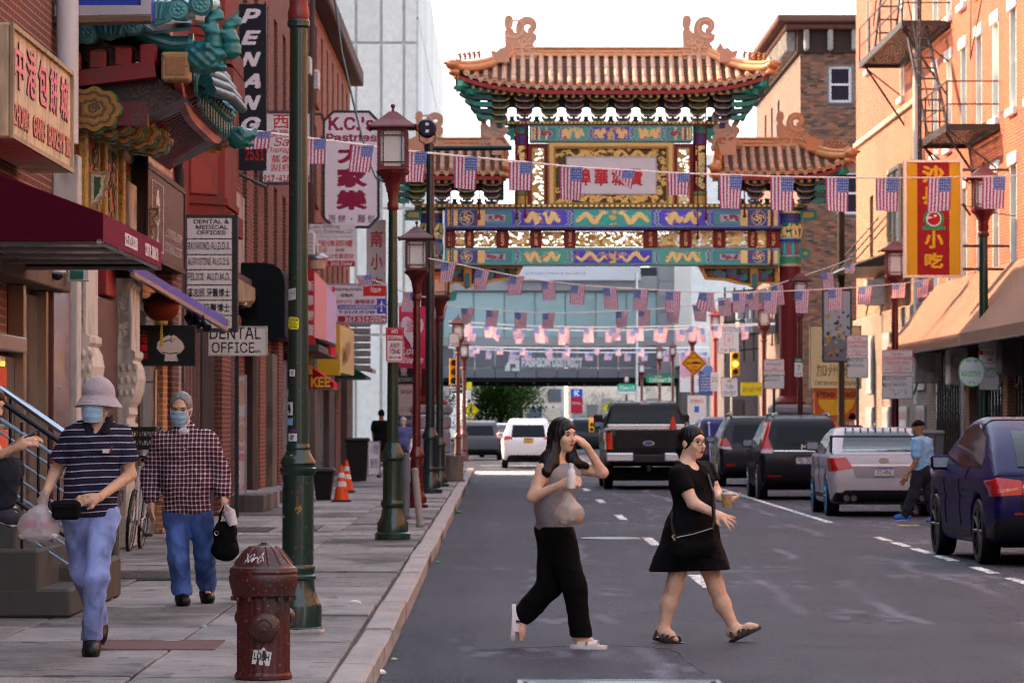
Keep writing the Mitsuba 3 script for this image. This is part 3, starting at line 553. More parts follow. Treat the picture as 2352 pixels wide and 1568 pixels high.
part(BR,'emblem',fb.to(ext(aff.affine_transform(lg,[X(1193)-X(1160),0,0,Z(816)-Z(852),X(1160),Z(852)]),.12)),(.85,.85,.86),'satin')
part(BR,'billboard',bbox(X(1160),X(1470),Y-.9,Y-.5,Z(645),Z(600),.03),(.74,.75,.82),'satin',label='long white advertising board with one line of grey text')
part(BR+'__billboard','lettering',Fr((0,Y-.9,0),(1,0,0)).to(text('ad Google Chrome on your phone',X(1206),Z(632.5),X(1344),Z(625),d=.03)),(.25,.25,.3),'satin')
part(BR,'end_block',box(X(1508),X(1562),Y-.2,Y+12,Z(868),Z(560)),(.36,.37,.40),'satin')
for k in range(9):part(BR,'end_panel',bbox(X(1512),X(1558),Y-.28,Y-.19,Z(860)+k*1.05+.03,Z(860)+k*1.05+1.02,.02),nearest((.38,.385,.415),.05),'satin')
for j,yy in enumerate((790,700,625)):
 for k in range(6):part(BR,'louvre',box(X(1562),X(1590),Y-.5,Y-.2,Z(yy)+k*.28,Z(yy)+k*.28+.14),(.05,.05,.055),'satin')
WB=thing('white_side_building','bright white blank wall seen under the right of the archway','building')
part(WB,'wall',box(X(1592)*.9,X(1592)*.9+30,232,260,5.2,18),(.72,.70,.66),'matte')
part(WB,'base',box(X(1592)*.9+.3,X(1592)*.9+30,232.3,259,0,5.3),(.25,.23,.22),'grime')
FB=thing('far_tower','far pale building with window grid seen under the bridge','building')
part(FB,'wall',box(-4,70,470,500,0,12),(.52,.47,.42),'grime')
for i in range(14):
 for j in range(4):part(FB,'window',box(-1+i*2.4,.6+i*2.4,469.7,470,1.6+2.3*j,3.2+2.3*j),nearest((.10,.12,.15)if(i*7+j)%3 else(.38,.36,.30),.3),'glass')
FB2=thing('far_glass_block','far low block with glassy shop fronts under the bridge at the right','building')
part(FB2,'wall',box(7,40,380,400,0,14),(.60,.54,.46),'grime')
for i in range(10):part(FB2,'window',box(7.4+i*1.5,8.5+i*1.5,379.7,380,.8,2.6+(i%3)*.6),nearest((.2,.2,.21),.4),'glass')
# ---------------------------------------------------------------- the archway
GY=99.5
gx=lambda x:W(x,900,GY)[0]
gz=lambda y:W(1403,y,GY)[2]
GF=Fr((0,GY,0),(1,0,0))
RED=(.21,.018,.02)
PGOLD=(.92,.68,.27)
FG=thing('friendship_archway','ornate painted archway with orange tiled roofs spanning the street','archway')
def plate(parent,name,poly,z,col,d=.02,mat='satin',**k):return part(parent,name,GF.to(ext(poly,d,z)),col,mat,**k)
def wave(pts,w0,w1=None):
 w1=w0 if w1 is None else w1;n=len(pts)-1
 return shapely.union_all([sg.LineString(pts[i:i+2]).buffer(w0+(w1-w0)*i/max(1,n-1),quad_segs=2)for i in range(n)]).simplify(.003)
def curl(x,y,r,turn=1.6,a0=0.0,w=.02,s=1):
 t=np.linspace(0,turn*2*np.pi,int(10*turn)+3);rr=r*(1-.8*t/t[-1])
 return wave(np.stack([x+rr*np.cos(a0+s*t),y+rr*np.sin(a0+s*t)],1),w,w*.6)
def dragon(x0,x1,y0,y1,s=1,seed=0):
 """a writhing gold dragon that fills the rectangle, head at x1 (s = 1) or x0"""
 q=random.Random(seed);L,H=x1-x0,y1-y0;n=max(1.5,L/H*.55);t=np.linspace(0,1,34)
 xs=x0+.06*L+.78*L*t;ys=(y0+y1)/2+.33*H*np.sin(t*n*2*np.pi+seed)*(.6+.4*t)
 g=[wave(np.stack([xs,ys],1)[i:i+3],H*(.045+.11*math.sin(math.pi*min(1,.15+.8*i/34))))for i in range(0,32,2)]
 hx,hy=xs[-1],ys[-1];g+=[sg.Point(hx+.03*L,hy).buffer(.14*H,3),sg.Polygon([(hx,hy+.1*H),(hx+.12*L,hy+.05*H),(hx+.10*L,hy-.1*H),(hx,hy-.12*H)]),curl(hx,hy+.2*H,.14*H,.7,.5,.03*H),curl(hx-.05*L,hy+.16*H,.18*H,.6,2,.025*H)]
 for k in(6,14,22,28):
  a=q.uniform(0,6.3);g.append(wave([(xs[k],ys[k]),(xs[k]+.2*H*math.cos(a),ys[k]+.25*H*math.sin(a)),(xs[k]+.34*H*math.cos(a+.6),ys[k]+.3*H*math.sin(a+.6))],.035*H,.02*H))
 for k in range(6):g.append(curl(q.uniform(x0,x1),q.uniform(y0+.1*H,y1-.1*H),.09*H,1,q.random()*6,.022*H))
 g=shapely.union_all(g).intersection(sg.box(x0,y0,x1,y1));return g if s>0 else aff.scale(g,-1,1,origin=((x0+x1)/2,0))
def scrolls(x0,x1,y0,y1,n,seed,r=(.04,.09),w=.016):
 q=random.Random(seed);return shapely.union_all([curl(q.uniform(x0,x1),q.uniform(y0,y1),q.uniform(*r),q.uniform(.8,1.5),q.random()*6,w,q.choice((-1,1)))for _ in range(n)]).intersection(sg.box(x0,y0,x1,y1))
def chev(x,y0,y1,w,s,dep=.10):
 ym=(y0+y1)/2;h=(y1-y0)/4
 return sg.Polygon([(x,y0),(x+s*dep,y0+h),(x+s*dep*.45,ym-h*.4),(x+s*dep,ym),(x+s*dep*.45,ym+h*.4),(x+s*dep,y1-h),(x,y1),(x+w,y1),(x+w+s*dep,y1-h),(x+w+s*dep*.45,ym+h*.4),(x+w+s*dep,ym),(x+w+s*dep*.45,ym-h*.4),(x+w+s*dep,y0+h),(x+w,y0)])
def beam(name,X0,X1,Z0,Z1,mid,other,seed,roundel=True,hdep=.34,segs=(.0,.115,.2,.235,.37)):
 L=X1-X0;b=part(FG,name,bbox(X0,X1,GY-hdep,GY+hdep,Z0,Z1,.03),other,'satin');z=hdep
 e=.035;plate(b,'edge_band',sg.box(X0+.02,Z0+.02,X1-.02,Z0+.02+e).union(sg.box(X0+.02,Z1-.02-e,X1-.02,Z1-.02)),z,(.18,.30,.36),.008)
 y0,y1=Z0+.06,Z1-.06;H=y1-y0
 for s in(1,-1):
  P=(lambda t:X0+t*L)if s>0 else(lambda t:X1-t*L)
  bx=lambda a,c,q0=y0,q1=y1:sg.box(min(P(a),P(c)),q0,max(P(a),P(c)),q1)
  plate(b,'end_panel',bx(.022,segs[1]),z,(.12,.10,.22),.006)
  for t in(.008,.026,.098,segs[1]-.008):plate(b,'gold_strip',bx(t,t+.012),z,PGOLD,.012)
  if roundel:
   c=(P(.065),(y0+y1)/2);plate(b,'roundel',sg.Point(c).buffer(H*.48,8).difference(sg.Point(c).buffer(H*.42,8)),z,(.55,.5,.6),.014)
   plate(b,'roundel_dragon',shapely.union_all([curl(c[0]+.15*H*math.cos(a),c[1]+.15*H*math.sin(a),.2*H,1.1,a,.04*H)for a in(0,1.6,3.1,4.7)]),z,PGOLD,.02)
  plate(b,'tongue',bx(segs[1]+.004,segs[2],y0+.02,y1-.02),z,(.10,.33,.34),.006);plate(b,'tongue_core',bx(segs[1]+.004,segs[2]-.02,(y0+y1)/2-H*.22,(y0+y1)/2+H*.22),z+.006,(.5,.45,.55),.004)
  plate(b,'tongue_flower',scrolls(min(P(segs[1]+.01),P(segs[2]-.025)),max(P(segs[1]+.01),P(segs[2]-.025)),(y0+y1)/2-H*.2,(y0+y1)/2+H*.2,9,seed,(.03,.06),.02),z+.01,(.3,.07,.09),.006)
  plate(b,'side_panel',bx(segs[2]+.015,segs[4]-.01),z,other,.008)
  for j,(cc,o)in enumerate((((.55,.55,.62),0),((.05,.05,.30),.028),((.10,.36,.36),.058),((.62,.6,.66),.088))):
   for q in(segs[2]+.004,segs[4]-.012):plate(b,'chevron',chev(P(q)+s*o,y0,y1,.028,s),z+.01,cc,.006)
  a0,a1=sorted((P(segs[2]+.035),P(segs[4]-.025)));m=(a0+a1)/2
  for j,(q0,q1)in enumerate(((a0,m),(m,a1))):plate(b,'dragon',dragon(q0,q1,y0,y1,s if j==0 else-s,seed+j),z,PGOLD,.024)
  plate(b,'cloud',scrolls(a0,a1,y0,y1,12,seed+5,(.03,.05),.014),z,(.5,.16,.2),.018,kind='stuff')
 a0,a1=X0+segs[4]*L+.12,X1-segs[4]*L-.12
 plate(b,'centre_panel',sg.box(a0,y0,a1,y1),z,mid,.008);mc=(a0+a1)/2
 plate(b,'dragon',dragon(a0+.04,mc-.12,y0,y1,1,seed+8),z,PGOLD,.026);plate(b,'dragon',dragon(mc+.12,a1-.04,y0,y1,-1,seed+8),z,PGOLD,.026)
 plate(b,'pearl',sg.Point(mc,(y0+y1)/2).buffer(.075,4).union(scrolls(mc-.1,mc+.1,y0,y1,8,seed,(.03,.06),.02)),z,(.66,.5,.18),.026)
 plate(b,'cloud',scrolls(a0,a1,y0,y1,26,seed+3,(.03,.055),.013),z,(.45,.17,.22)if mid[2]>mid[1]else(.25,.4,.3),.018,kind='stuff')
 return b
XA,XB,XM=gx(991),gx(1815),gx(1403)
# pedestals, columns
for s,xc in((0,XA),(1,XB)):
 p=part(FG,'pedestal',cat(bbox(xc-.62,xc+.62,GY-.62,GY+.62,.1,.55,.04),bbox(xc-.54,xc+.54,GY-.54,GY+.54,.55,.72,.04),bbox(xc-.5,xc+.5,GY-.5,GY+.5,.72,1.32,.05),bbox(xc-.52,xc+.52,GY-.52,GY+.52,1.34,1.70,.06),bbox(xc-.56,xc+.56,GY-.56,GY+.56,1.72,2.0,.08)),(.34,.30,.33),'grime')
 c=part(FG,'column',lathe([(.42,1.98),(.44,2.06),(.40,2.14),(.30,2.22),(.288,2.4),(.285,gz(612))],(xc,GY,0),28),(.17,.025,.025),'satin',40)
 part(c,'painted_head',lathe([(.292,gz(612)),(.292,gz(478))],(xc,GY,0),28),(.045,.20,.17),'satin',True)
 for y0,y1,cc in((612,606,(.5,.38,.3)),(590,586,(.5,.4,.5)),(606,590,(.07,.28,.14)),(556,551,(.06,.05,.35)),(549,545,(.5,.55,.6)),(512,507,(.06,.05,.3)),(505,492,(.09,.06,.22)),(490,486,PGOLD)):
  part(c,'painted_band',lathe([(.296,gz(y0)),(.30,gz(y0)),(.30,gz(y1)),(.296,gz(y1))],(xc,GY,0),28),cc,'satin',30)
 rr=random.Random(s)
 for k in range(8):
  a=-math.pi/2+(k-3.5)*.38;cx_,cy_=xc+.3*math.cos(a),GY+.3*math.sin(a);fr=Fr((cx_,cy_,0),(-math.sin(a),math.cos(a),0))
  part(c,'gold_scroll',fr.to(ext(scrolls(-.055,.055,gz(545),gz(514),7,k+s*9,(.03,.06),.02),.015,-.004)),PGOLD,'satin')
  part(c,'lancet',fr.to(ext(sg.Polygon([(-.05,gz(585)),(.05,gz(585)),(.05,gz(566)),(0,gz(557)),(-.05,gz(566))]).buffer(0),.012,-.004)),[(.10,.42,.42),(.35,.14,.16)][k%2],'satin')
 e=1 if s else-1
 for y0,y1,w in((482,506,.46),(570,592,.25)):
  o=sg.Polygon([(0,0),(w,.0),(w-.04,.07),(w,.12),(w-.05,.18),(w-.02,.26),(.1,.28),(0,.28)]if y0<500 else[(0,0),(w,0),(w,.22),(0,.22)]);o=aff.translate(aff.scale(o,e,1,origin=(0,0)),xc+e*.27,gz(y1))
  part(c,'beam_end',GF.to(ext(o,.3,-.15)),(.03,.27,.23),'satin');part(c,'beam_end_trim',GF.to(ext(o.buffer(-.07),.02,.15)),(.5,.36,.1),'satin')
  # long painted beams, openwork band between
beam('upper_long_beam',gx(1022),gx(1791),gz(525),gz(479),(.05,.46,.36),(.12,.10,.62),3)
beam('lower_long_beam',gx(1022),gx(1791),gz(611),gz(571),(.10,.09,.60),(.10,.46,.34),14)
plate(FG,'gold_cap_band',sg.box(gx(965),gz(479),gx(1845),gz(470)),-.3,(.16,.11,.04),.7);plate(FG,'gold_cap_pattern',shapely.union_all([sg.box(gx(970+12*k),gz(477),gx(977+12*k),gz(472))for k in range(72)]),.4,PGOLD,.01,kind='stuff')
plate(FG,'beam_shadow_line',sg.box(gx(1022),gz(528),gx(1791),gz(525)),-.3,(.05,.045,.2),.7)
ob=part(FG,'openwork_frame',bbox(gx(1022),gx(1791),GY-.2,GY+.2,gz(571),gz(568.5),.01),RED,'satin')
part(ob,'top_rail',bbox(gx(1022),gx(1791),GY-.2,GY+.2,gz(530.5),gz(528),.01),RED,'satin')
def lace(parent,x0,x1,z0,z1,seed,z=.05,col=(.55,.35,.08)):
 q=random.Random(seed);R=rrect(x0,z0,x1,z1,.04);n=int((x1-x0)*(z1-z0)*105);holes=[]
 for _ in range(n):
  a=sg.Point(0,0).buffer(1,3);holes.append(aff.translate(aff.rotate(aff.scale(a,q.uniform(.03,.075),q.uniform(.016,.034)),q.uniform(-40,40)),q.uniform(x0+.03,x1-.03),q.uniform(z0+.03,z1-.03)))
 P=R.difference(shapely.union_all(holes));P=shapely.union_all([g for g in getattr(P,'geoms',[P])if g.area>.0004]).union(R.difference(R.buffer(-.02)))
 k=part(parent,'openwork_panel',GF.to(ext(P.simplify(.004),.1,z-.05)),col,'satin')
 part(k,'relief',GF.to(ext(scrolls(x0+.03,x1-.03,z0+.03,z1-.03,int(6+(x1-x0)*14),seed,(.04,.09),.022),.05,z+.05)),PGOLD,'satin')
panels=[(1045,1068),(1088,1140),(1168,1218),(1244,1296),(1322,1478)]
allp=panels+[(2806-b,2806-a)for a,b in panels[:4]]
edges=sorted(allp);last=1022
for i,(a,b)in enumerate(edges+[(1791,1791)]):
 part(ob,'stile',bbox(gx(last),gx(a),GY-.16,GY+.16,gz(568.5),gz(530.5),.01),RED,'satin')
 if a-last>14 or i in(0,len(edges)):
  m=(last+a)/2;part(ob,'gilt_carving',GF.to(ext(sg.box(gx(m-3.5),gz(565),gx(m+3.5),gz(534)).difference(scrolls(gx(m-4),gx(m+4),gz(566),gz(533),5,i,(.02,.04),.01)),.02,.16)),(.62,.36,.16),'satin')
 if a<1791:lace(ob,gx(a),gx(b),gz(567),gz(532),i)
 last=b
 # carved corner brackets under the lower beam
for s in(1,-1):
 M=lambda x:gx(x)if s>0 else gx(2806-x)
 out=sg.Polygon([(M(x),gz(y))for x,y in((1604,612),(1789,612),(1789,672),(1770,668),(1768,652),(1752,650),(1735,664),(1716,655),(1690,652),(1668,645),(1640,643),(1620,642))])
 ins=[sg.Polygon([(M(x),gz(y))for x,y in((1616,617),(1723,617),(1723,652),(1700,648),(1672,640),(1624,637))]),sg.Polygon([(M(x),gz(y))for x,y in((1741,617),(1780,617),(1780,648),(1741,648))])]
 br=plate(FG,'carved_bracket',out.difference(shapely.union_all(ins)),-.12,(.58,.30,.05),.24);plate(br,'back_panel',shapely.union_all(ins),-.04,(.03,.03,.05),.06)
 for k,cc in enumerate(((.11,.07,.30),(.05,.28,.22),(.25,.03,.03),(.10,.14,.10))):
  g=shapely.union_all([curl(q.bounds[0]+(q.bounds[2]-q.bounds[0])*u,q.bounds[1]+(q.bounds[3]-q.bounds[1])*v,.09,1.7,k,.026,-1 if k%2 else 1)for q in ins for u,v in[((k*.37+j*.29)%1*.8+.1,(k*.53+j*.41)%1*.7+.2)for j in range(4 if q is ins[0]else 2)]]).intersection(shapely.union_all(ins))
  plate(br,'scroll',g,.02,cc,.05,kind='stuff')
 part(br,'bracket_block',GF.to(ext(sg.Polygon([(M(x),gz(y))for x,y in((1755,668),(1789,668),(1789,692),(1760,690))]),.3,-.15)),(.06,.30,.24),'satin');part(br,'bracket_roll',cyl((M(1772),GY-.18,gz(664)),(M(1772),GY+.18,gz(664)),.1,n=14),(.6,.5,.3),'satin',40)
 part(br,'bracket_strap',bbox(min(M(1727),M(1738)),max(M(1727),M(1738)),GY-.2,GY-.1,gz(660),gz(628),.01),(.05,.18,.2),'satin')
 # upper centre: columns, short beam, gilt frame, plaque
beam('upper_short_beam',gx(1216),gx(1590),gz(328),gz(289),(.10,.09,.60),(.10,.48,.40),23,roundel=False,hdep=.28,segs=(0,.06,.16,.17,.36))
plate(FG,'gold_cap_band',sg.box(gx(1162),gz(288),gx(1645),gz(281)),-.28,(.16,.11,.04),.6);plate(FG,'gold_cap_pattern',shapely.union_all([sg.box(gx(1166+9*k),gz(286.5),gx(1171+9*k),gz(282.5))for k in range(53)]),.32,PGOLD,.01,kind='stuff')
for s in(1,-1):
 M=lambda x:gx(x)if s>0 else gx(2806-x)
 x=M(1198);c=part(FG,'upper_column',lathe([(.18,gz(480)),(.18,gz(290))],(x,GY,0),18),(.16,.02,.02),'satin',40)
 for y0,y1,cc in((332,312,(.10,.06,.24)),(308,290,(.04,.24,.2)),(470,450,(.55,.4,.1)),(448,440,(.2,.3,.12))):part(c,'painted_band',lathe([(.185,gz(y0)),(.19,gz(y0)),(.19,gz(y1)),(.185,gz(y1))],(x,GY,0),18),cc,'satin',30)
 part(c,'gold_scroll',GF.to(ext(scrolls(x-.12,x+.12,gz(438),gz(336),26,5,(.05,.09),.024),.03,.165)),PGOLD,'satin')
 o=sg.Polygon([(M(a),gz(b))for a,b in((1163,292),(1182,292),(1182,322),(1170,322),(1173,314),(1164,309),(1168,300))]);part(c,'beam_end',GF.to(ext(o,.3,-.15)),(.03,.27,.23),'satin')
 a,b=sorted((M(1213),M(1259)));f_=part(FG,'side_frame',GF.to(ext(rrect(a,gz(480),b,gz(331)).difference(rrect(a+.1,gz(472),b-.1,gz(340),.05)),.22,-.1)),RED,'satin')
 lace(f_,a+.1,b-.1,gz(472),gz(340),31 if s>0 else 37)
 a,b=sorted((M(1258),M(1268)));part(FG,'gilt_stile',GF.to(ext(sg.box(a,gz(480),b,gz(331)),.2,0)),(.50,.22,.10),'satin')
F=[sg.box(gx(1262+k),gz(480-k*.92),gx(1544-k),gz(330+k*.92))for k in(0,9,14,42)]
gf=plate(FG,'gilt_frame',F[0].difference(F[1]),.05,(.75,.50,.16),.26,'satin');plate(gf,'fret',F[1].difference(F[2]),.05,(.42,.25,.06),.22)
ring=F[2].difference(F[3]);plate(gf,'relief_ground',ring,.0,(.10,.06,.02),.16)
x0,y0,x1,y1=F[2].bounds;x2,y2,x3,y3=F[3].bounds
g=shapely.union_all([dragon(x0+.3,XM-.05,y3,y1,1,2),dragon(XM+.05,x1-.3,y3,y1,-1,2),dragon(x0+.3,XM-.05,y0,y2,1,6),dragon(XM+.05,x1-.3,y0,y2,-1,6),scrolls(x0,x1,y0,y1,240,4,(.04,.1),.022)]).intersection(ring)
plate(gf,'relief',g,.14,(.75,.50,.15),.06)
pl=plate(gf,'plaque',sg.box(gx(1301),gz(447),gx(1507),gz(362)),.1,(.66,.62,.64),.12,label='white plaque with four red characters');
for k,ch in enumerate('埠華城費'):part(gf+'__plaque','character',GF.to(text(ch,gx(1325+k*39.5),gz(428),gx(1357+k*39.5),gz(388),'cjk',2,d=.02,z=.225)),(.50,.03,.04),'satin')
part(gf+'__plaque','edge',GF.to(ext(sg.box(gx(1300),gz(448),gx(1508),gz(361)).difference(sg.box(gx(1303),gz(445),gx(1505),gz(364))),.02,.215)),(.45,.42,.42),'satin')
# ---- bracket sets under the eaves
def bracket_set(x,z0,z1,nt,w,col,parent):
 H=(z1-z0)/nt;ms,gold=[],[]
 for k in range(nt):
  ww=w*(.56+.48*(k+1)/nt);y=GY-.22-.17*k;z=z0+k*H
  o=sg.Polygon([(-ww/2,H*.72),(-ww/2+.02,H*.4),(-ww*.32,H*.12),(-ww*.2,0),(ww*.2,0),(ww*.32,H*.12),(ww/2-.02,H*.4),(ww/2,H*.72)])
  fr=Fr((x,y,z),(1,0,0));ms.append(fr.to(ext(o,.09)));gold.append(fr.to(ext(o.difference(aff.translate(aff.scale(o,.93,.8,origin=(0,H*.8)),0,.012)),.015,.09)))
  for q in(-1,0,1):ms.append(fr.to(ext(sg.box(q*ww*.42-.035,H*.7,q*ww*.42+.035,H),.08,.005)))
  ms.append(box(x-.035,x+.035,y,GY,z+H*.2,z+H*.7))
 ms.append(box(x-.07,x+.07,GY-.25,GY+.1,z0-.12,z0));k=part(parent,'bracket_set',cat(ms),col,'satin');part(k,'gilt_edge',cat(gold),(.50,.42,.16),'satin')
 return k
def tube_path(P,n,r):return tube(P,r,n)
def tiled_roof(name,xc,hts,hbs,zr,ze,D,up,pitch,nset,wset,z0,label,lean=(1,1),xset=None):
 hb=max(hbs);R=part(FG,name,bbox(xc-hts[0],xc+hts[1],GY-.06,GY+.06,zr-.5,zr-.02,.02),(.30,.10,.04),'satin',label=label)
 def prof(v):return zr-(zr-ze)*(1-np.clip(1-v,0,1)**1.45)-.10*v
 def surf(x,v,side=-1):
  e=np.clip(np.abs(x-xc)/np.where(x>xc,hbs[1],hbs[0]),0,1);s_=np.where(x>xc,lean[1],lean[0])
  return np.stack([x+0*v,GY+side*(D*v+.22*v*e**6*s_),prof(v)+up*e**4*v**1.3*s_],-1)
 hv=lambda v,s:hts[s>0]+(hbs[s>0]-hts[s>0])*v
 sp=lambda u:xc-hbs[0]+(hbs[0]+hbs[1])*u
 for side in(-1,1):
  m,_=grid(lambda u,v:surf(xc-hv(v,-1)+(hv(v,-1)+hv(v,1))*u,v,side),60,14);m2=m.copy();m2 .vertices=m2 .vertices-[0,0,.07]
  part(R,'pan_tiles',cat(m,m2),(.14,.075,.05),'satin',True)
 for s in(-1,1):
  a=lambda u,v:np.stack([xc+s*hv(v,s),GY+(u*2-1)*(D*v+.22*v*lean[(s+1)//2]),prof(v)+up*v**1.3*(np.abs(u*2-1)**3)*lean[(s+1)//2]],-1)
  m,_=grid(a,12,10);part(R,'end_slope',m,(.30,.12,.05),'satin',True)
 ribs=[];n=int(sum(hbs)/pitch);r=pitch*.30;rr=random.Random(int(xc*10))
 for k in range(n+1):
  x=sp(.006+.988*k/n);i_=int(x>xc);v0=max(0,(abs(x-xc)-hts[i_])/max(hbs[i_]-hts[i_],1e-6))
  if v0>.93:continue
  vs=np.linspace(v0,1.0,9);P=surf(np.full(9,x),vs);P[:,2]+=r*.55
  t=part(R,'roof_tile',tube(P,r*(1+.05*rr.uniform(-1,1)),8),nearest((.52,.32,.22),.18,rr),'glaze',50)
  e=P[-1];d=P[-1]-P[-2];d/=np.linalg.norm(d);part(t,'tile_end',cat(cyl(e,e+d*.03,r*1.18,n=12),ball(e+d*.035,r*.5,1)),nearest((.50,.24,.13),.15,rr),'glaze',40)
  rings=cat([cyl(P[j]-d*.012,P[j]+d*.012,r*1.1,n=8)for j in range(1,8,2)]);part(t,'tile_joint',rings,(.20,.09,.05),'satin',kind='stuff')
  if k<n:
   xm=x+sum(hbs)*.494/n;q=surf(np.array([xm]),np.array([1.0]))[0];o=sg.Polygon([(-pitch*.34,.03),(pitch*.34,.03),(pitch*.26,-.05),(0,-.115),(-pitch*.26,-.05)])
   part(R,'drip_tile',Fr(q+[0,-.02,0],(1,0,0)).to(ext(o,.03)),nearest((.40,.17,.08),.15,rr),'gloss')
   vm=np.linspace(max(v0,.03),.98,13);Q=surf(np.full(13,xm),vm);ribs+=[box(p[0]-pitch*.24,p[0]+pitch*.24,p[1]-.03,p[1]+.03,p[2]+.0,p[2]+.035)for p in Q]
 part(R,'pan_rib',cat(ribs),(.17,.09,.06),'satin',kind='stuff')
 m=[]
 for j,(w_,h_,z_)in enumerate(((.16,.09,-.04),(.10,.12,.05),(.15,.06,.16))):m.append(bbox(xc-hts[0],xc+hts[1],GY-w_,GY+w_,zr+z_,zr+z_+h_,.025))
 part(R,'ridge',cat(m),(.56,.26,.11),'glaze')
 for s in(-1,1):
  vs=np.linspace(0,1.02,14);L=lean[(s+1)//2]
  for side in(-1,1):
   P=np.stack([xc+s*hv(vs,s),GY+side*(D*vs+.22*vs*L),prof(vs)+up*vs**1.3*L+.09],-1);P[-1,2]+=.05
   h=part(R,'hip_ridge',cat(tube(P,.10,8),tube(P+[0,0,.12],.065,8)),(.58,.25,.10),'glaze',50)
   if side<0:
    for j in range(5):
     q=P[-2]+(P[5]-P[-2])*(.05+.145*j)+[0,0,.17]
     part(h,'roof_figure',cat(lathe([(.0,0),(.045,0),(.03,.05),(.05,.10),(.02,.15),(.03,.18),(0,.22)],q,8),ball(q+[s*.04,-.01,.15],(.05,.03,.03),1)),(.36,.14,.06),'satin',40)
    q=P[5]+[0,0,.15];o=sg.Polygon([(0,-.1),(.35,-.1),(.33,.1),(.42,.22),(.34,.34),(.28,.2),(.15,.22),(.05,.12),(-.08,.15)]).buffer(.03)
    part(h,'hip_beast',Fr(q+[-s*.1,.08,0],(-s,0,0)).to(ext(o,.16,-.08))if s<0 else Fr(q+[-.25,.0,0],(1,0,0)).to(ext(aff.scale(o,-1,1,origin=(.15,0)),.16,-.08)),(.42,.16,.07),'gloss',40)
    e=P[-1];part(h,'corner_head',cat(ball(e+[s*.05,-.03,-.02],(.17,.14,.14),2),ball(e+[s*.2,-.05,.02],(.09,.07,.05),1),ball(e+[s*.0,-.02,-.22],(.15,.13,.10),2)),(.45,.17,.06),'gloss',True)
    # ridge dragon with a curled tail
  S=.92 if hb>3.5 else.8
  body=sg.Polygon([(-.40,-.05),(.48,-.05),(.52,.10),(.44,.2),(.62,.26),(.46,.36),(.48,.80),(.30,.84),(.20,.74),(.05,.74),(-.08,.66),(-.30,.42),(-.46,.18)])
  tp=[((.25-.035*t)*math.cos(t)-.20,.92+(.25-.035*t)*math.sin(t))for t in np.linspace(-2.3,4.2,20)]
  tail=wave([(-.02,.5),(-.30,.62)]+tp[2:],.125,.07)
  horn=wave([(.36,.7),(.38,1.0),(.37,1.14)],.075,.11);o=aff.scale(shapely.union_all([body,tail,horn,curl(.1,.3,.18,1.2,0,.05)]).buffer(.015),-s*S if s<0 else-S,S,origin=(0,0))
  fr=Fr((xc+s*(hts[s>0]-.2),GY,zr-.1),(1,0,0));k=part(R,'ridge_dragon',fr.to(ext(aff.scale(o,-1,1,origin=(0,0))if s<0 else o,.22,-.11)),(.42,.17,.075),'gloss')
  rel=[curl(.15,.25,.2,1.2,1,.035),curl(.05,.5,.14,1.1,3,.03),curl(.3,.5,.1,1,2,.03),wave(tp,.035,.02)]
  part(k,'dragon_relief',fr.to(ext(aff.scale(shapely.union_all(rel),-S if s>0 else S,S,origin=(0,0)),.05,.10)),(.52,.24,.11),'gloss')
  # eave boards, rafter ends, bracket sets
 us=np.linspace(.008,.992,41);top=surf(sp(us),np.full(41,.985));part(R,'eave_board',cat([bar(top[j]-[0,0,.15],top[j+1]-[0,0,.15],.06,.1)for j in range(40)]),(.28,.03,.03),'satin')
 nr=int(sum(hbs)/.21);
 for row,(v,dz,cc)in enumerate(((.90,.27,(.50,.46,.20)),(.72,.36,(.04,.22,.18)))):
  for k in range(nr):
   x=sp(.02+.96*(k+.5)/nr);q=surf(np.array([x]),np.array([v]))[0]-[0,0,dz-.1*row];part(R,'rafter_end',cat(bar(q+[0,.5,.06],q,.085,.085)),cc if(k+row)%2==0 or row==0 else(.05,.05,.25),'satin',kind=None)
 us=np.linspace(.015,.985,31);Q=surf(sp(us),np.full(31,.62));part(R,'soffit_beam',cat([bar(Q[j]-[0,0,.30],Q[j+1]-[0,0,.30],.2,.14)for j in range(30)]),(.03,.12,.10),'satin')
 z1=ze-.10;xs0=xc if xset is None else xset
 zb=z0+.42*(z1-z0);bd=sg.box(xs0-wset*nset/2,zb-.2,xs0+wset*nset/2,z1+.12)
 for k in range(nset-1):bd=bd.difference(aff.scale(sg.Point(xs0+wset*(k-nset/2+1),zb-.2).buffer(1,6),wset*.33,.26))
 part(R,'bracket_board',Fr((0,GY-.12,0),(1,0,0)).to(ext(bd,.06)),(.02,.05,.05),'satin')
 for k in range(nset):
  x=xs0+wset*(k-(nset-1)/2);bracket_set(x,z0,z1,5,wset*.9,(.035,.10,.075)if k%2==0 else(.055,.045,.16),R)
  if k<nset-1:part(R,'eave_vase',lathe([(.0,0),(.07,0),(.10,.06),(.10,.18),(.05,.26),(.08,.32),(0,.32)],(x+wset/2,GY-.1,z0-.14),10),(.01,.10,.075),'satin',40)
 for s in(-1,1):
  L=lean[(s+1)//2]
  if L<.5:continue
  xe=xs0+s*wset*(nset-1)/2
  for k in range(5):
   for yy,q0 in((-.25,.3),(-.5,.12),(-.75,0)):
    a0=xe+s*(.2+q0);l=(hbs[s>0]-abs(xe-xc))*(.38+.13*k)*.98-q0;zz=z0+(z1-z0)*(k+.1)/5
    o=sg.Polygon([(0,0),(l*.6,.03),(l,.16),(l*.93,.22),(l*.55,.14),(0,.13)]);o=aff.scale(o,s,1,origin=(0,0));part(R,'corner_bracket',Fr((a0,GY+yy-.1*k,zz),(1,0,0)).to(ext(o,.10)),(.04,.24,.19)if k%2==0 else(.03,.10,.09),'satin')
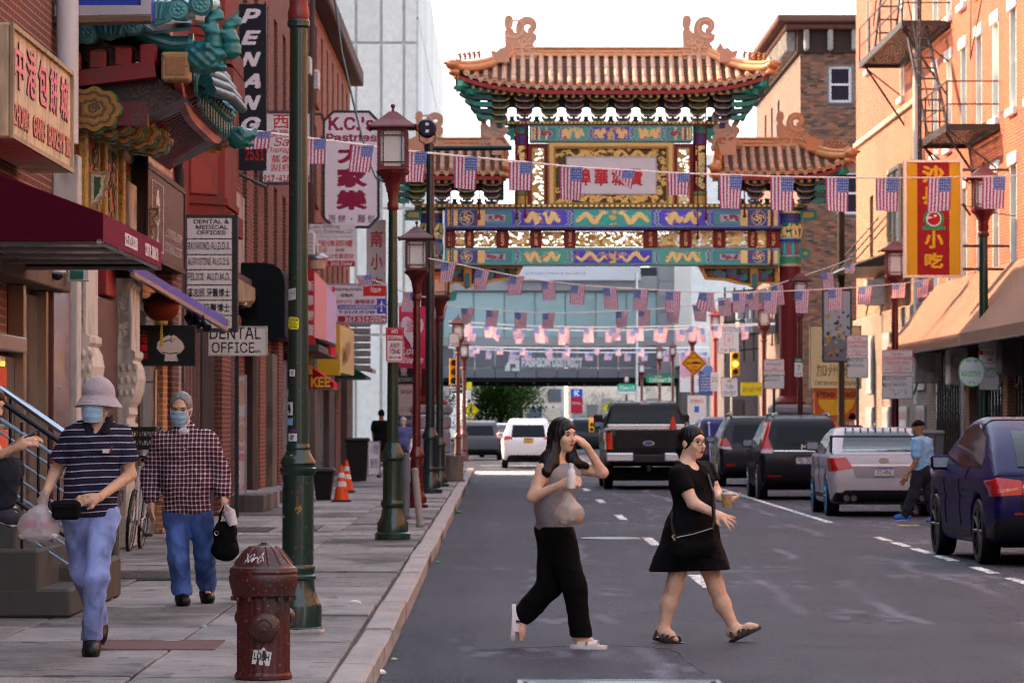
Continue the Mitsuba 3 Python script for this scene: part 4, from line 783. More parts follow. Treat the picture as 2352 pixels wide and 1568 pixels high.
  c0=np.array([xe,GY-.3,z1+.05]);c1=surf(np.array([xc+s*hbs[s>0]*.97]),np.array([.97]))[0]-[0,0,.26];part(R,'corner_beam',cat(bar(c0,c1,.18,.2),bar(c0+[0,0,-.2],c0+(c1-c0)*.8+[0,0,-.2],.16,.16)),(.03,.26,.21),'satin')
 return R
zd=gz(285)
t_=gx(1001)-gx(1000)
tiled_roof('main_roof',XM,(222*t_,222*t_),(356*t_,356*t_),gz(128),gz(202),1.45,.42,.243,10,.655,gz(284),'large upper tiled roof, its tubes catching the sun')
tiled_roof('side_roof',gx(1740),(88*t_,95*t_),(98*t_,197*t_),gz(335),gz(395),1.3,.36,.235,4,.655,gz(473),'lower tiled roof right of the plaque',(0,1),gx(1762))
tiled_roof('side_roof',gx(1066),(95*t_,88*t_),(197*t_,98*t_),gz(335),gz(395),1.3,.36,.235,4,.655,gz(473),'lower tiled roof left of the plaque',(1,0),gx(1044))
# red hanging rods with tassel ends
for i,(x,y0,y1)in enumerate(((1187,240,500),(1206,240,497),(2806-1187,240,500),(2806-1206,240,545),(1035,425,610),(1101,420,500),(1707,420,495),(1768,430,605))):
 part(FG,'hanging_rod',cat(tube([(gx(x),GY-.62,gz(y0)),(gx(x),GY-.62,gz(y1))],.018,6),lathe([(.0,0),(.05,.02),(.035,.1),(.02,.22),(0,.24)],(gx(x),GY-.62,gz(y1)-.1),8)),(.16,.015,.018),'satin')
 # ---------------------------------------------------------------- lamp posts
DG,MAR=(.010,.038,.027),(.095,.007,.012)
def lantern(t,c,s,col,lit=False,metal='worn'):
 """pagoda lantern on top of a post, c = top of the post, s = half width of the body"""
 x,y,z=c;H=3.0*s
 part(t,'lantern_bowl',lathe([(.42*s,0),(.46*s,.15*s),(.5*s,.5*s),(.75*s,1.0*s),(1.1*s,1.3*s),(1.15*s,1.45*s),(0,1.45*s)],c,8),col,metal,30)
 z0=z+1.45*s;fr=part(t,'lantern_body',cat([bbox(x-s,x+s,y-s,y+s,z0,z0+.28*s,.01),bbox(x-s,x+s,y-s,y+s,z0+H-.35*s,z0+H,.01)]+[bbox(x+a*.9*s-.1*s,x+a*.9*s+.1*s,y+b*.9*s-.1*s,y+b*.9*s+.1*s,z0,z0+H,.005)for a in(-1,1)for b in(-1,1)]),col,metal)
 part(fr,'lantern_glass',box(x-.86*s,x+.86*s,y-.86*s,y+.86*s,z0+.28*s,z0+H-.35*s),(.62,.60,.58)if not lit else(.75,.45,.3),'satin')
 bars=[]
 for n_ in((0,-1),(1,0),(-1,0),(0,1)):
  f=Fr((x+n_[0]*.87*s,y+n_[1]*.87*s,z0+.28*s),(-n_[1],n_[0],0));h=H-.63*s;w=.78*s
  for a in(-.62,.62):bars.append(f.to(box(a*s-.03*s,a*s+.03*s,0,h,0,.03)))
  for b in(.12,.88):bars.append(f.to(box(-w,w,b*h-.03*s,b*h+.03*s,0,.03)))
  for a in(-.78,.78):
   for b in(.04,.96):bars.append(f.to(box(a*s-.14*s,a*s+.14*s,b*h-.04*s,b*h+.02*s,0,.03)))
 part(fr,'lattice',cat(bars),tuple(q*.45 for q in col),metal)
 if lit:part(fr,'lit_panel',cat(box(x-.87*s,x+.87*s,y-.87*s,y+.87*s,z0+H*.62,z0+H-.36*s)),(.85,.22,.05),'satin')
 zr=z0+H;e=1.62*s
 prof=[(e,-.12*s),(e*.98,0),(.95*s,.42*s),(.3*s,.98*s),(.12*s,1.05*s),(.1*s,1.25*s),(0,1.25*s)]
 m=lathe([(r_*math.sqrt(2)*(1 if i<4 else.75),q)for i,(r_,q)in enumerate(prof)],(0,0,0),4);m.apply_transform(trimesh.transformations.rotation_matrix(math.pi/4,(0,0,1)));m.apply_translation((x,y,zr))
 rf=part(t,'lantern_roof',m,col,metal);part(rf,'finial',ball((x,y,zr+1.38*s),.16*s,2),col,metal,True)
 part(rf,'roof_corner',cat([ball((x+a*e*.98,y+b*e*.98,zr-.06*s),(.12*s,.12*s,.16*s),1)for a in(-1,1)for b in(-1,1)]),col,metal,kind='stuff')
 return z0,H
def post(label,x,yb,Y,R,yt,col,base,tops,gz_=.15,name='street_lamp',lit=False,s=.19,lcol=MAR,group=None,taper=.8,cat_='street lamp'):
 """x, yb: foot in the photo; yt: where the lantern starts; R: shaft radius; base: profile rows (radius, metres up)"""
 c=W(x,yb,Y);c[2]=gz_;zt=W(x,yt,Y)[2];t=thing(name,label,cat_,group)
 part(t,'base',lathe(base+[(R,base[-1][1]+.02)],c,28),col,'enamel',35);zb=base[-1][1]+gz_
 part(t,'shaft',lathe([(R,zb),(R*taper,zt)],(c[0],c[1],0),24),col,'enamel',40)
 if tops:
  cc=(c[0],c[1],zt);part(t,'collar',lathe([(R*taper*1.0,-.22),(R*taper*1.3,-.20),(R*taper*1.35,-.14),(R*taper*1.05,-.11),(R*taper*1.25,-.03),(R*taper*1.3,.02),(0,.03)],cc,20),lcol,'worn',35);lantern(t,cc,s,lcol,lit)
 return t,c
scene['enamel']=bs(base_color=mikit.proc(lambda p,n,uv:col_of(uv)*(0.8+0.4*fbm(p.x*5,p.y*5,p.z*1.5,3))+mi.Color3f(0.10,0.10,0.09)*smoothstep(0.72,0.76,fbm(p.x*60,p.y*60,p.z*30,3))*0.5),roughness=0.22,specular=0.55,clearcoat=0.5)
# the big post beside the hydrant: depth from its foot
Y1=WZ(700,1455,.15)[1];k=SC(Y1)
big=[(.0,.0),(57*k,0),(57*k,.05),(54*k,.055),(54*k,.26),(56*k,.28),(53*k,.34),(41*k,.44),(37*k,.56),(40*k,.60),(40*k,.66),(35*k,.68),(38*k,.72),(38*k,.76),(34*k,.80),(36*k,.84)]
hh=lambda y:(1455-y)*k
big=[(0,0),(57*k,0),(57*k,hh(1440)),(55*k,hh(1438)),(55*k,hh(1392)),(50*k,hh(1382)),(41*k,hh(1362)),(38*k,hh(1340)),(38*k,hh(1332)),(42*k,hh(1328)),(42*k,hh(1322)),(38*k,hh(1318)),(38*k,hh(1312)),(40*k,hh(1306)),(39*k,hh(1300)),(36*k,hh(1296)),(36*k,hh(1092)),(38*k,hh(1090)),(42*k,hh(1082)),(42*k,hh(1076)),(38*k,hh(1073)),(38*k,hh(1069)),(41*k,hh(1064)),(40*k,hh(1058)),(35*k,hh(1052)),(28.5*k,hh(1040)),(26.5*k,hh(1036)),(26*k,hh(1034)),(27.5*k,hh(1031)),(27*k,hh(1026))]
t1,c1=post('big dark green lamp post with stickers rising behind the hydrant',684,1455,Y1,24.5*k,62,DG,big,False,taper=.82)
for a in(-.9,.3,1.4):
 pass
cx=W(676,62,Y1)
part(t1,'red_sleeve',lathe([(22*k,0),(25*k,.02),(25*k,.06),(22*k,.09),(21*k,.12),(22*k,.3),(26*k,.5),(30*k,.7),(38*k,.9)],(c1[0],c1[1],W(676,50,Y1)[2]),24),(.25,.02,.022),'worn',35)
part(t1,'collar',lathe([(20*k,0),(26*k,.015),(26*k,.05),(21*k,.07)],(c1[0],c1[1],W(676,66,Y1)[2]),24),DG,'enamel',35)
part(t1,'concrete_foot',bbox(c1[0]-62*k,c1[0]+60*k,c1[1]-62*k,c1[1]+60*k,.10,.19,.02),(.25,.22,.2),'kerbstone')
def sticker(t,c,R,x,y,w,h,Y,col,words=(),name='sticker',tilt=0,label=None,shapes=(),sh=0):
 """a label wrapped on a round post of radius R; words: (text, colour, x0, y0, x1, y1 as fractions)"""
 p=W(x,y,Y-R);th=math.asin(max(-.98,min(.98,(p[0]-c[0])/R)))
 def wrap(m):
  v=m.vertices.copy();a=th+v[:,0]/R;rr=R+.002+v[:,2];m.vertices=np.stack([c[0]+rr*np.sin(a),c[1]-rr*np.cos(a),p[2]+v[:,1]+tilt*v[:,0]],1);return m
 W_,H_=w*SC(Y),h*SC(Y)
 def cut(P,d,z):
  m=ext(P,d,z);
  return m
 sec=sg.box(-W_/2,-H_/2,W_/2,H_/2)if sh==0 else rrect(-W_/2,-H_/2,W_/2,H_/2,min(W_,H_)*.2)if sh==1 else aff.scale(sg.Point(0,0).buffer(1,8),W_/2,H_/2)
 ms=[wrap(ext(sec.intersection(sg.box(-W_/2+W_*i/6,-9,-W_/2+W_*(i+1)/6,9)),.001))for i in range(6)]
 kk=part(t,name,cat(ms),col,'satin',label=label)
 for wd,cc,a,b,d,e in words:
  part(kk,'lettering',wrap(text(wd,(a-.5)*W_,(b-.5)*H_,(d-.5)*W_,(e-.5)*H_,bold=2,d=.001,z=.001,font='cjk' if ord(wd[0])>999 else 'Inter')),cc,'satin')
 for P,cc in shapes:part(kk,'mark',wrap(ext(aff.scale(P,W_/2,H_/2,origin=(0,0)),.001,.0012)),cc,'satin')
R1_=23.5*k
blob=lambda n,s:shapely.union_all([sg.Point(math.cos(i*2.4+s)*.6*(i%3)/3,math.sin(i*2.4+s)*.7*((i+1)%4)/4).buffer(.22+.1*(i%2),4)for i in range(n)])
sticker(t1,c1,R1_,668,676,26,26,Y1,(.5,.5,.48),name='sticker',tilt=.15,shapes=((sg.box(-.85,-.8,.85,.8),(.06,.1,.08)),(blob(6,1),(.3,.33,.3))))
sticker(t1,c1,R1_,673,742,28,28,Y1,(.78,.74,.04),(('TEXER',(.02,.02,.02),.08,.66,.92,.92),('+FUS+',(.02,.02,.02),.1,.38,.9,.62),('SOBE',(.02,.02,.02),.16,.08,.84,.34)),sh=1,tilt=-.06,label='yellow sticker with black words')
for x,y,w,h,col,shp in((671,856,15,16,(.55,.52,.55),((blob(5,2),(.3,.28,.35)),)),(659,903,10,20,(.5,.46,.3),()),(665,938,20,30,(.6,.6,.6),((blob(9,3),(.03,.03,.03)),)),(665,968,20,16,(.25,.42,.62),((sg.box(-.5,-.3,.5,.3),(.3,.5,.7)),)),(671,1004,24,18,(.6,.6,.62),((blob(8,5),(.12,.12,.14)),)),(673,988,16,7,(.18,.03,.16),())):
 sticker(t1,c1,R1_,x,y,w,h,Y1,col,shapes=shp)
sticker(t1,c1,36.5*k,647,1113,17,23,Y1,(.32,.30,.48),sh=2,shapes=((blob(7,4).intersection(sg.Point(0,0).buffer(.8)),(.42,.40,.58)),),label='round lilac sticker')
rr=random.Random(2)
def scribble(x,y,w,h,n,seed,amp=1.0):
 q=random.Random(seed);return wave([(x+w*i/n,y+h*q.uniform(-.5,.5)*amp*(1 if i%2 else-1))for i in range(n+1)],.028,.02)
for n_,(x,y,w,h,col,rad,P)in enumerate(((672,1050,46,17,(.62,.62,.6),31*k,scribble(-.95,0,1.9,1.7,14,3)),(683,1158,17,46,(.5,.16,.05),36.5*k,scribble(-.3,.3,.7,1.2,7,9).union(wave([(.1,.1),(-.6,-.5),(.4,-.3),(.2,-.95),(-.1,-.75)],.06))),(684,1130,22,20,(.35,.04,.06),36.5*k,scribble(-.7,0,1.4,1.4,5,4)),(688,1170,12,28,(.55,.45,.06),36.5*k,curl(0,0,.6,1.1,0,.08).union(wave([(0,-.4),(.4,.8)],.07))),(652,1188,14,14,(.5,.5,.48),36.5*k,scribble(-.8,0,1.6,1.5,8,6)))):
 p=W(x,y,Y1-rad);th=math.asin(max(-.95,min(.95,(p[0]-c1[0])/rad)));m=ext(aff.scale(P,w*k/2,h*k/2,origin=(0,0)),.001,.002);v=m.vertices;a=th+v[:,0]/rad;q=rad+.003+v[:,2]
 m.vertices=np.stack([c1[0]+q*np.sin(a),c1[1]-q*np.cos(a),p[2]+v[:,1]],1);part(t1,'graffiti',m,col,'satin')
 # second green post with lantern and no-stopping sign
def base2(s):return[(0,0),(.24*s,0),(.24*s,.08*s),(.21*s,.10*s),(.21*s,.22*s),(.16*s,.30*s),(.14*s,.42*s),(.16*s,.45*s),(.16*s,.5*s),(.135*s,.54*s),(.13*s,1.05*s),(.16*s,1.08*s),(.16*s,1.14*s),(.14*s,1.17*s),(.10*s,1.27*s)]
Y2=WZ(902,1238,.15)[1]
t2,c2=post('dark green lamp post with a red lantern and a no stopping sign',902,1238,Y2,13.5*SC(Y2),442,DG,base2(41*SC(Y2)/.24),True,s=34*SC(Y2),lcol=(.15,.010,.014),taper=.72)
Y3=WZ(962,1166,.15)[1]
t3,c3=post('maroon lamp post with a clear lantern in front of the tall signal pole',957,1166,Y3,9.5*SC(Y3),660,MAR,base2(26*SC(Y3)/.24),True,s=25.5*SC(Y3),lcol=MAR,taper=.85)
Y4=WZ(988,1132,.15)[1]
t4,c4=post('tall slim dark green signal pole with a round lamp head and long side arm',988,1132,Y4,10.5*SC(Y4),330,(.012,.03,.035),base2(28*SC(Y4)/.24),False,name='signal_pole',cat_='signal pole',taper=.85)
e=W(983,341,Y4);part(t4,'arm',cat(tube([e,W(1176,340,Y4)],.05,8),tube([W(983,332,Y4),e-[0,0,.3]],.075,8)),(.012,.03,.035),'satin',40)
e=W(981,295,Y4);part(t4,'lamp_head',cat(cyl(e+[0,.12,0],e+[0,-.05,0],22*SC(Y4),n=24),cyl(e+[0,-.05,0],e+[0,-.14,0],22*SC(Y4),18*SC(Y4),n=24)),(.012,.014,.03),'satin',40)
for q in(-8,8):part(t4+'__lamp_head','lens',box(e[0]-.03,e[0]+.035,e[1]-.16,e[1]-.12,e[2]+q*SC(Y4)-.025,e[2]+q*SC(Y4)+.03),(.75,.75,.8),'satin')
part(t4,'lamp_bracket',tube([e+[-.16,0,-.1],e+[-.15,0,-.25],e+[0,0,-.33],e+[.15,0,-.25],e+[.16,0,-.1]],.012,6),(.02,.02,.02),'satin')
Y5=WZ(1012,1117,.15)[1]
t5,c5=post('dark green lamp post with the lit orange lantern behind the signal pole',1010,1117,Y5,8*SC(Y5),715,(.02,.035,.03),base2(21*SC(Y5)/.24),True,s=22*SC(Y5),lcol=(.10,.01,.01),lit=True,taper=.95)
# far red lamps, one function, one label each
for lab,x,yb,yt,s,R,z_,lit_,Yf in(('dark red lamp post just beyond the left archway column',1052,1062,800,13,5.5,.15,0,118),('shorter maroon lamp post second beyond the left archway column',1066,1055,835,10,5,.15,0,132),('maroon lamp post at the right kerb left of the tall red and yellow sign',2056,960,668,21,8.5,.14,0,86),('dark green lamp post with maroon lantern at the far right',2260,950,520,25,11,.14,0,77),('maroon lamp post in front of the right archway column',1838,960,712,15.5,6.5,.14,0,97),('maroon lamp post with pale lantern left of the right archway column',1755,960,770,13.5,6,.14,0,118),('bright red lamp post beside the white signal pole',1643,1000,768,10,5.5,.14,0,126),('thin maroon lamp post behind the warning diamond',1590,960,800,9,4.5,.14,0,150),('distant maroon lamp post left of the green street name',1474,930,866,7,3.5,.14,0,185),('distant maroon lamp right of the green street name',1515,930,836,7.5,3.8,.14,0,170),('smallest distant red lamp above the pickup',1439,930,886,5.5,3,.14,0,215),('maroon lamp beside the dark far clock box',1545,930,826,7,3.6,.14,0,160)):
 post(lab,x,960,Yf,R*SC(Yf),yt,DG if 'green lamp' in lab else(.34,.03,.03)if 'bright' in lab else(.075,.006,.009),base2(min(1.0,2.6*R*SC(Yf)/.24)),True,gz_=z_,s=s*SC(Yf),lcol=(.34,.03,.03)if 'bright' in lab else(.10,.008,.012),taper=.9)
 # ---------------------------------------------------------------- signs
def board(label,x0,y0,x1,y1,Y,col,rim=None,th=.10,cat_='shop sign',name='shop_sign',rw=.04,mat='satin',r=0,cutc=0,t=None,frame=None):
 """flat sign facing the camera, corners in the photo, at depth Y; returns (thing, plane with u, v in metres, w, h)"""
 a,b=W(x0,max(y0,y1),Y),W(x1,min(y0,y1),Y);w,h=b[0]-a[0],b[2]-a[2];fr=Fr((a[0],Y,a[2]),(1,0,0));t=t or thing(name,label,cat_)
 P=rrect(0,0,w,h,r)
 if cutc:P=sg.Polygon([(cutc,0),(w-cutc,0),(w,cutc),(w,h-cutc),(w-cutc,h),(cutc,h),(0,h-cutc),(0,cutc)])
 part(t,'panel',fr.to(ext(P,th,-th)),col,mat)
 if rim is not None:part(t,'frame',fr.to(ext(P.buffer(.001).difference(P.buffer(-rw,join_style=2)),th+.03,-th-.01)),rim,'satin')
 return t,fr,w,h
def words(t,fr,w,h,s,x0,y0,x1,y1,col,font=None,bold=1,slant=0,n='lettering',z=.001):
 font=font or('cjk' if any(ord(q)>0x2e80 for q in s)else 'Inter')
 return part(t,n,fr.to(text(s,x0*w,y0*h,x1*w,y1*h,font,bold,slant,d=.004,z=z)),col,'satin')
def arm(t,pts,r=.02,col=(.05,.045,.045)):part(t,'wall_arm',tube(pts,r,6),col,'worn',40)
INK,CRIM,PALE=(.025,.02,.03),(.28,.015,.03),(.62,.58,.64)
# bakery sign: a light box parallel to the wall
fr=Fr((-3.92,30.05,2.85+.15),(0,1,0));p0,p1=WX(22,317,-3.92),WX(162.5,402,-3.92);q0=WX(20,49,-3.92)
fr=Fr((-3.92,p0[1],p0[2]),(0,1,0));w,h=p1[1]-p0[1],q0[2]-p0[2]
t=thing('shop_sign','weathered beige light box with pink characters above the burgundy awning','shop sign')
part(t,'panel',fr.to(bbox(0,w,0,h,-.4,0,.02)),(.60,.47,.30),'grime');part(t,'frame',fr.to(ext(sg.box(0,0,w,h).difference(sg.box(.06,.04,w-.06,h-.04)),.03)),(.42,.32,.2),'grime')
for j,ch in enumerate('中港包餅城'):
 words(t,fr,w,h,ch,.06+.185*j,.46,.20+.185*j,.88,(.16,.03,.045),bold=2);words(t,fr,w,h,ch,.05+.185*j,.47,.19+.185*j,.89,(.62,.20,.24),bold=1,z=.012)
for j,(s_,a,b)in enumerate((('ZHONG',.04,.27),('GANG',.34,.53),('BAKERY',.58,.86),('INC',.89,.97))):words(t,fr,w,h,s_,a+.008,.135,b+.008,.33,(.15,.05,.04),bold=3);words(t,fr,w,h,s_,a,.14,b,.335,(.58,.22,.17),bold=1,z=.012)
# blue light box cropped by the top edge
t,fr,w,h=board('blue light box in a pale frame cut by the top edge of the photo',104,-60,348,44,37.2,(.03,.05,.32),None,.35,r=0);part(t,'frame',fr.to(ext(sg.box(0,0,w,h).difference(sg.box(.1,.13,w-.1,h-.1)),.05)),(.42,.40,.42),'metal')
arm(t,[W(-20,52,37.1),W(348,44,37.1)],.05,(.12,.07,.04))
# ice cream sign: dark box seen end-on
pA,pB=WX(334,590,-4.1),WX(421,570,-4.1);ztop=WX(334,372,-4.1)[2];t=thing('shop_sign','dark brown box sign with an ice cream glass emblem','shop sign')
fr=Fr((-4.1,pA[1],pA[2]),(0,1,0));w,h=pB[1]-pA[1],ztop-pA[2]
part(t,'box',bbox(-4.33,-4.1,pA[1],pB[1],pA[2],ztop,.02),(.022,.02,.02),'grime');part(t,'face',fr.to(box(.06,w-.06,.05,h-.05,0,.01)),(.075,.05,.05),'satin');part(t,'frame',fr.to(ext(sg.box(0,0,w,h).difference(sg.box(.07,.06,w-.07,h-.06)),.03)),(.05,.03,.03),'satin')
g=sg.Polygon([(-.5,1),(.5,1),(.42,.2),(.1,-.1),(.1,-.75),(.35,-.95),(-.35,-.95),(-.1,-.75),(-.1,-.1),(-.42,.2)]);g=g.difference(g.buffer(-.07)).union(shapely.union_all([sg.Point(x,y).buffer(.24,5)for x,y in((-.22,1.1),(.22,1.1),(0,1.45))]))
part(t,'emblem',fr.to(ext(aff.translate(aff.scale(g,w*.09,h*.22,origin=(0,0)),w*.27,h*.42),.006,.012)),(.55,.50,.44),'satin');part(t,'emblem_frame',fr.to(ext(sg.box(w*.12,h*.12,w*.42,h*.86).difference(sg.box(w*.135,h*.13,w*.405,h*.85)),.006,.012)),(.5,.45,.4),'satin')
for j,(s_,b)in enumerate((('上好甜品 茶飲',.33),('ICE CREAM & DESSERT',.16))):words(t,fr,w,h,s_,.46,b,.93,b+.11,(.34,.28,.27),z=.012)
# dental board
t,fr,w,h=board('tall white dental and medical offices board with stacked name plates',422,762,546,494,52.0,(.055,.05,.055),(.04,.038,.045),.16,rw=.05)
for j,(s_,a,b)in enumerate((('',.80,.975),('RAYMOND AU,D.D.S.',.665,.79),('AUGUSTINE AU,D.D.S.',.535,.655),('FELICE  AU,D.M.D.',.405,.525),('區志民 牙醫博士',.275,.395),('區 志 牙醫博士',.145,.265),('譚志強 牙醫博士',.03,.135))):
 part(t,'plate',fr.to(bbox(.05*w,.89*w,a*h,b*h,.0,.02,.004)),(.62,.60,.58),'satin')
 if s_:words(t,fr,w,h,s_,.075,a+.022,.86,b-.022,INK,bold=2,z=.021)
for j,(s_,a,b)in enumerate((('DENTAL &',.18,.84),('MEDICAL',.22,.82),('OFFICES',.24,.78))):words(t,fr,w,h,s_,a,.925-.047*j,b,.962-.047*j,INK,bold=3,z=.021)
for y in(520,740):arm(t,[W(420,y,52.0),(XL,52.05,W(420,y,52)[2])],.03)
# dumpling shop board
t,fr,w,h=board('black board with a white dumpling bowl drawing and small red characters',296,840,449,747,44.9,(.012,.012,.014),(.02,.02,.022),.07,rw=.02)
for j,ch in enumerate('上海一號'):words(t,fr,w,h,ch,.17,.74-.19*j,.28,.90-.19*j,(.42,.015,.02),bold=1)
du=sg.Polygon([(-.9,-.1),(-.85,.25),(-.55,.5),(-.1,.72),(.1,.6),(.25,.74),(.5,.55),(.85,.25),(.95,-.1),(.7,-.4),(.35,-.55),(.5,-.95),(-.35,-.95),(-.28,-.55),(-.65,-.4)]).buffer(.06)
part(t,'emblem',fr.to(ext(aff.translate(aff.scale(du,w*.21,h*.36,origin=(0,0)),w*.62,h*.48),.006)),(.62,.55,.48),'satin');part(t,'emblem_line',fr.to(ext(aff.translate(aff.scale(shapely.union_all([wave([(-.5,.3),(-.1,.45),(.1,.3),(.3,.5)],.03),wave([(-.6,-.42),(0,-.5),(.62,-.42)],.04),wave([(.1,.6),(.0,.4)],.03)]),w*.21,h*.36,origin=(0,0)),w*.62,h*.48),.004,.006)),(.05,.03,.03),'satin')
arm(t,[W(275,690,44.9),W(420,692,44.9)],.03,(.09,.08,.08))
# dental office board
t,fr,w,h=board('white board reading dental office below the name plate board',467,817,614,749,55.0,(.62,.60,.56),(.42,.4,.38),.06,rw=.018)
words(t,fr,w,h,'DENTAL',.10,.56,.90,.98,INK,bold=1);words(t,fr,w,h,'OFFICE',.13,.10,.80,.46,INK,bold=1);part(t,'tape',fr.to(box(.78*w,.9*w,.10*h,.2*h,0,.004)),(.25,.24,.25),'satin');part(t,'post',box(*[fr.at(.52*w,0)[0]+q for q in(-.03,.03)],55.02,55.1,.15,fr.o[2]),(.03,.035,.04),'satin')
# vertical black restaurant sign
t,fr,w,h=board('tall black vertical sign with white slanted letters reading down',549,391,612,10,63.5,(.012,.014,.025),None,.12)
for j,ch in enumerate('PENANG'):words(t,fr,w,h,ch,.06,.885-.1305*j,.80,.972-.1305*j,(.66,.66,.70),bold=4,slant=.28)
words(t,fr,w,h,'2531',.22,.06,.92,.135,(.45,.015,.02),bold=1);arm(t,[W(549,400,63.6),W(612,430,63.6)],.03)
# massage board
t,fr,w,h=board('white sign with red characters and phone number behind the big lamp post',598,424,718,255,69.0,(.64,.62,.62),(.06,.055,.065),.14,rw=.05)
for s_,a,b,c_,d_ in(('西',.24,.76,.55,.95),('身理中心',.18,.64,.9,.75),('Sai',.26,.52,.64,.64),('Therapy',.10,.41,.70,.51),('蒸氣',.20,.29,.60,.40),('刮痧',.20,.18,.60,.28),('917-418-1169',.06,.04,.94,.13)):words(t,fr,w,h,s_,a,b,c_,d_,(.42,.02,.025),bold=1 if s_[0]!='9' else 3,slant=.25 if s_ in('Sai','Therapy')else 0)
# pastry sign with cut corners
t,fr,w,h=board("white octagonal pastry shop sign with crimson lettering",741,524,872,254,88.0,(.70,.66,.70),(.03,.028,.045),.16,rw=.055,cutc=.24)
for s_,a,b,c_,d_,f_ in(("K.C.'s",.10,.83,.90,.945,3),('Pastries',.06,.735,.95,.805,3),('大',.26,.55,.78,.71,4),('家',.24,.345,.78,.515,4),('樂',.24,.155,.78,.325,4),('西 餅 · 麵 包',.10,.045,.92,.115,1)):words(t,fr,w,h,s_,a,b,c_,d_,(.24,.01,.05)if s_[0]!='西' else(.13,.02,.08),bold=f_)
for y in(262,515):arm(t,[W(741,y,88.02),W(690,y,88.02)],.035)
# lawyer board
t,fr,w,h=board('white law office sign with black and red lettering under the pastry sign',697,612,815,515,84.6,(.62,.6,.6),None,.1)
for s_,a,b,c_,d_,cc in(('Law Office',.12,.90,.70,.985,INK),('Gregory Schinella,LLC',.02,.755,.97,.875,INK),('Social Security • Free Consultation',.18,.68,.97,.73,(.2,.18,.2)),('瑞律師樓',.28,.46,.96,.63,(.42,.03,.04)),('上庭 • 傷保',.28,.34,.8,.44,(.42,.03,.04)),('215-0818免費諮詢',.18,.18,.97,.31,(.36,.02,.03))):words(t,fr,w,h,s_,a,b,c_,d_,cc)
part(t,'footer',fr.to(box(.1*w,w,.0,.14*h,0,.006)),(.36,.02,.03),'satin');words(t,fr,w,h,'St. 2nd Floor',.38,.02,.96,.12,(.7,.68,.66),z=.007)
# money transfer / shuttle board
t,fr,w,h=board('wide white and blue money transfer and airport shuttle sign',751,742,889,651,95.0,(.64,.62,.68),(.30,.28,.34),.12,rw=.03)
part(t,'globe',fr.to(ext(sg.Point(.10*w,.85*h).buffer(.07,6).difference(sg.Point(.08*w,.87*h).buffer(.03,5)),.006)),(.5,.03,.05),'satin');part(t,'red_panel',fr.to(box(.60*w,.98*w,.68*h,.95*h,0,.006)),(.52,.025,.03),'satin')
for s_,a,b,c_,d_,cc,z in(('MoneyGram',.16,.79,.58,.90,INK,.001),('速匯金',.22,.66,.44,.75,INK,.001),('Sigue',.72,.76,.90,.91,(.7,.68,.66),.007),('AIRPORT SHUTTLE',.1,.50,.42,.58,(.22,.02,.1),.001),('機場接送',.46,.48,.80,.60,(.22,.02,.1),.001),('JFK,NEWARK 費城,紐約,紐瓦克',.2,.36,.80,.45,(.6,.58,.7),.007),('週一週7天 旅遊 包車 打折機票',.2,.235,.80,.32,(.03,.03,.22),.001),('267.519.0204',.30,.035,.98,.165,(.72,.7,.7),.007)):words(t,fr,w,h,s_,a,b,c_,d_,cc,z=z,bold=2)
part(t,'blue_band',fr.to(box(.18*w,.82*w,.35*h,.46*h,0,.006)),(.05,.05,.34),'satin');part(t,'phone_band',fr.to(box(.18*w,w,.02*h,.185*h,0,.006)),(.34,.015,.05),'satin');part(t,'plane_panel',fr.to(box(.83*w,.99*w,.24*h,.62*h,0,.006)),(.05,.07,.42),'satin')
pln=shapely.union_all([sg.Polygon([(-.12,-.9),(.12,-.9),(.12,.7),(0,1),(-.12,.7)]),sg.Polygon([(-.9,-.2),(0,.35),(.9,-.2),(.9,-.02),(0,.55),(-.9,-.02)]),sg.Polygon([(-.4,-.9),(0,-.55),(.4,-.9)])]);part(t,'plane',fr.to(ext(aff.translate(aff.scale(pln,w*.065,h*.16,origin=(0,0)),w*.91,h*.43),.004,.007)),(.7,.7,.72),'satin')
# narrow vertical board behind the second lamp post
t,fr,w,h=board('tall narrow white sign with red characters left of the second lamp post',842,745,886,505,101.0,(.60,.57,.57),(.5,.47,.48),.12,rw=.025)
for j,ch in enumerate('南小吃'):words(t,fr,w,h,ch,.20,.74-.22*j,.84,.90-.22*j,(.45,.05,.05),bold=2)
# pink and lilac light boxes, red and yellow fascias, the red awnings
t=thing('shop_sign','faded pink and lilac projecting light box with red edge','shop sign');Yp=78.0
a,b=W(700,792,Yp),W(723,624,Yp);part(t,'red_end',bbox(a[0]-.3,b[0],Yp,Yp+.35,a[2],b[2]+.1,.02),(.42,.02,.035),'satin')
a2,b2=W(723,800,Yp),W(772,690,Yp+2.5)
m=trimesh.Trimesh(np.array([W(723,775,Yp),W(750,782,Yp+1.2),W(750,652,Yp+1.2),W(723,624,Yp)]),[[0,1,2],[0,2,3]],process=False);m2=m.copy();m2 .vertices=m2 .vertices+[-.3,.1,0];part(t,'pink_face',cat(Manifold.hull_points(np.vstack([m.vertices,m2 .vertices]))),(.62,.28,.30),'satin')
v=np.array([W(750,782,Yp+1.2),W(772,790,Yp+2.2),W(772,682,Yp+2.2),W(750,652,Yp+1.2)]);part(t,'lilac_face',cat(Manifold.hull_points(np.vstack([v,v+[-.3,.1,0]]))),(.50,.40,.62),'satin')
for j in range(4):part(t+'__red_end','character',Fr((W(706,0,Yp)[0],Yp,W(0,668+34*j,Yp)[2]),(1,0,0)).to(text('新華餅屋'[j],0,0,.14,.22,'cjk',2)),(.62,.5,.5),'satin')
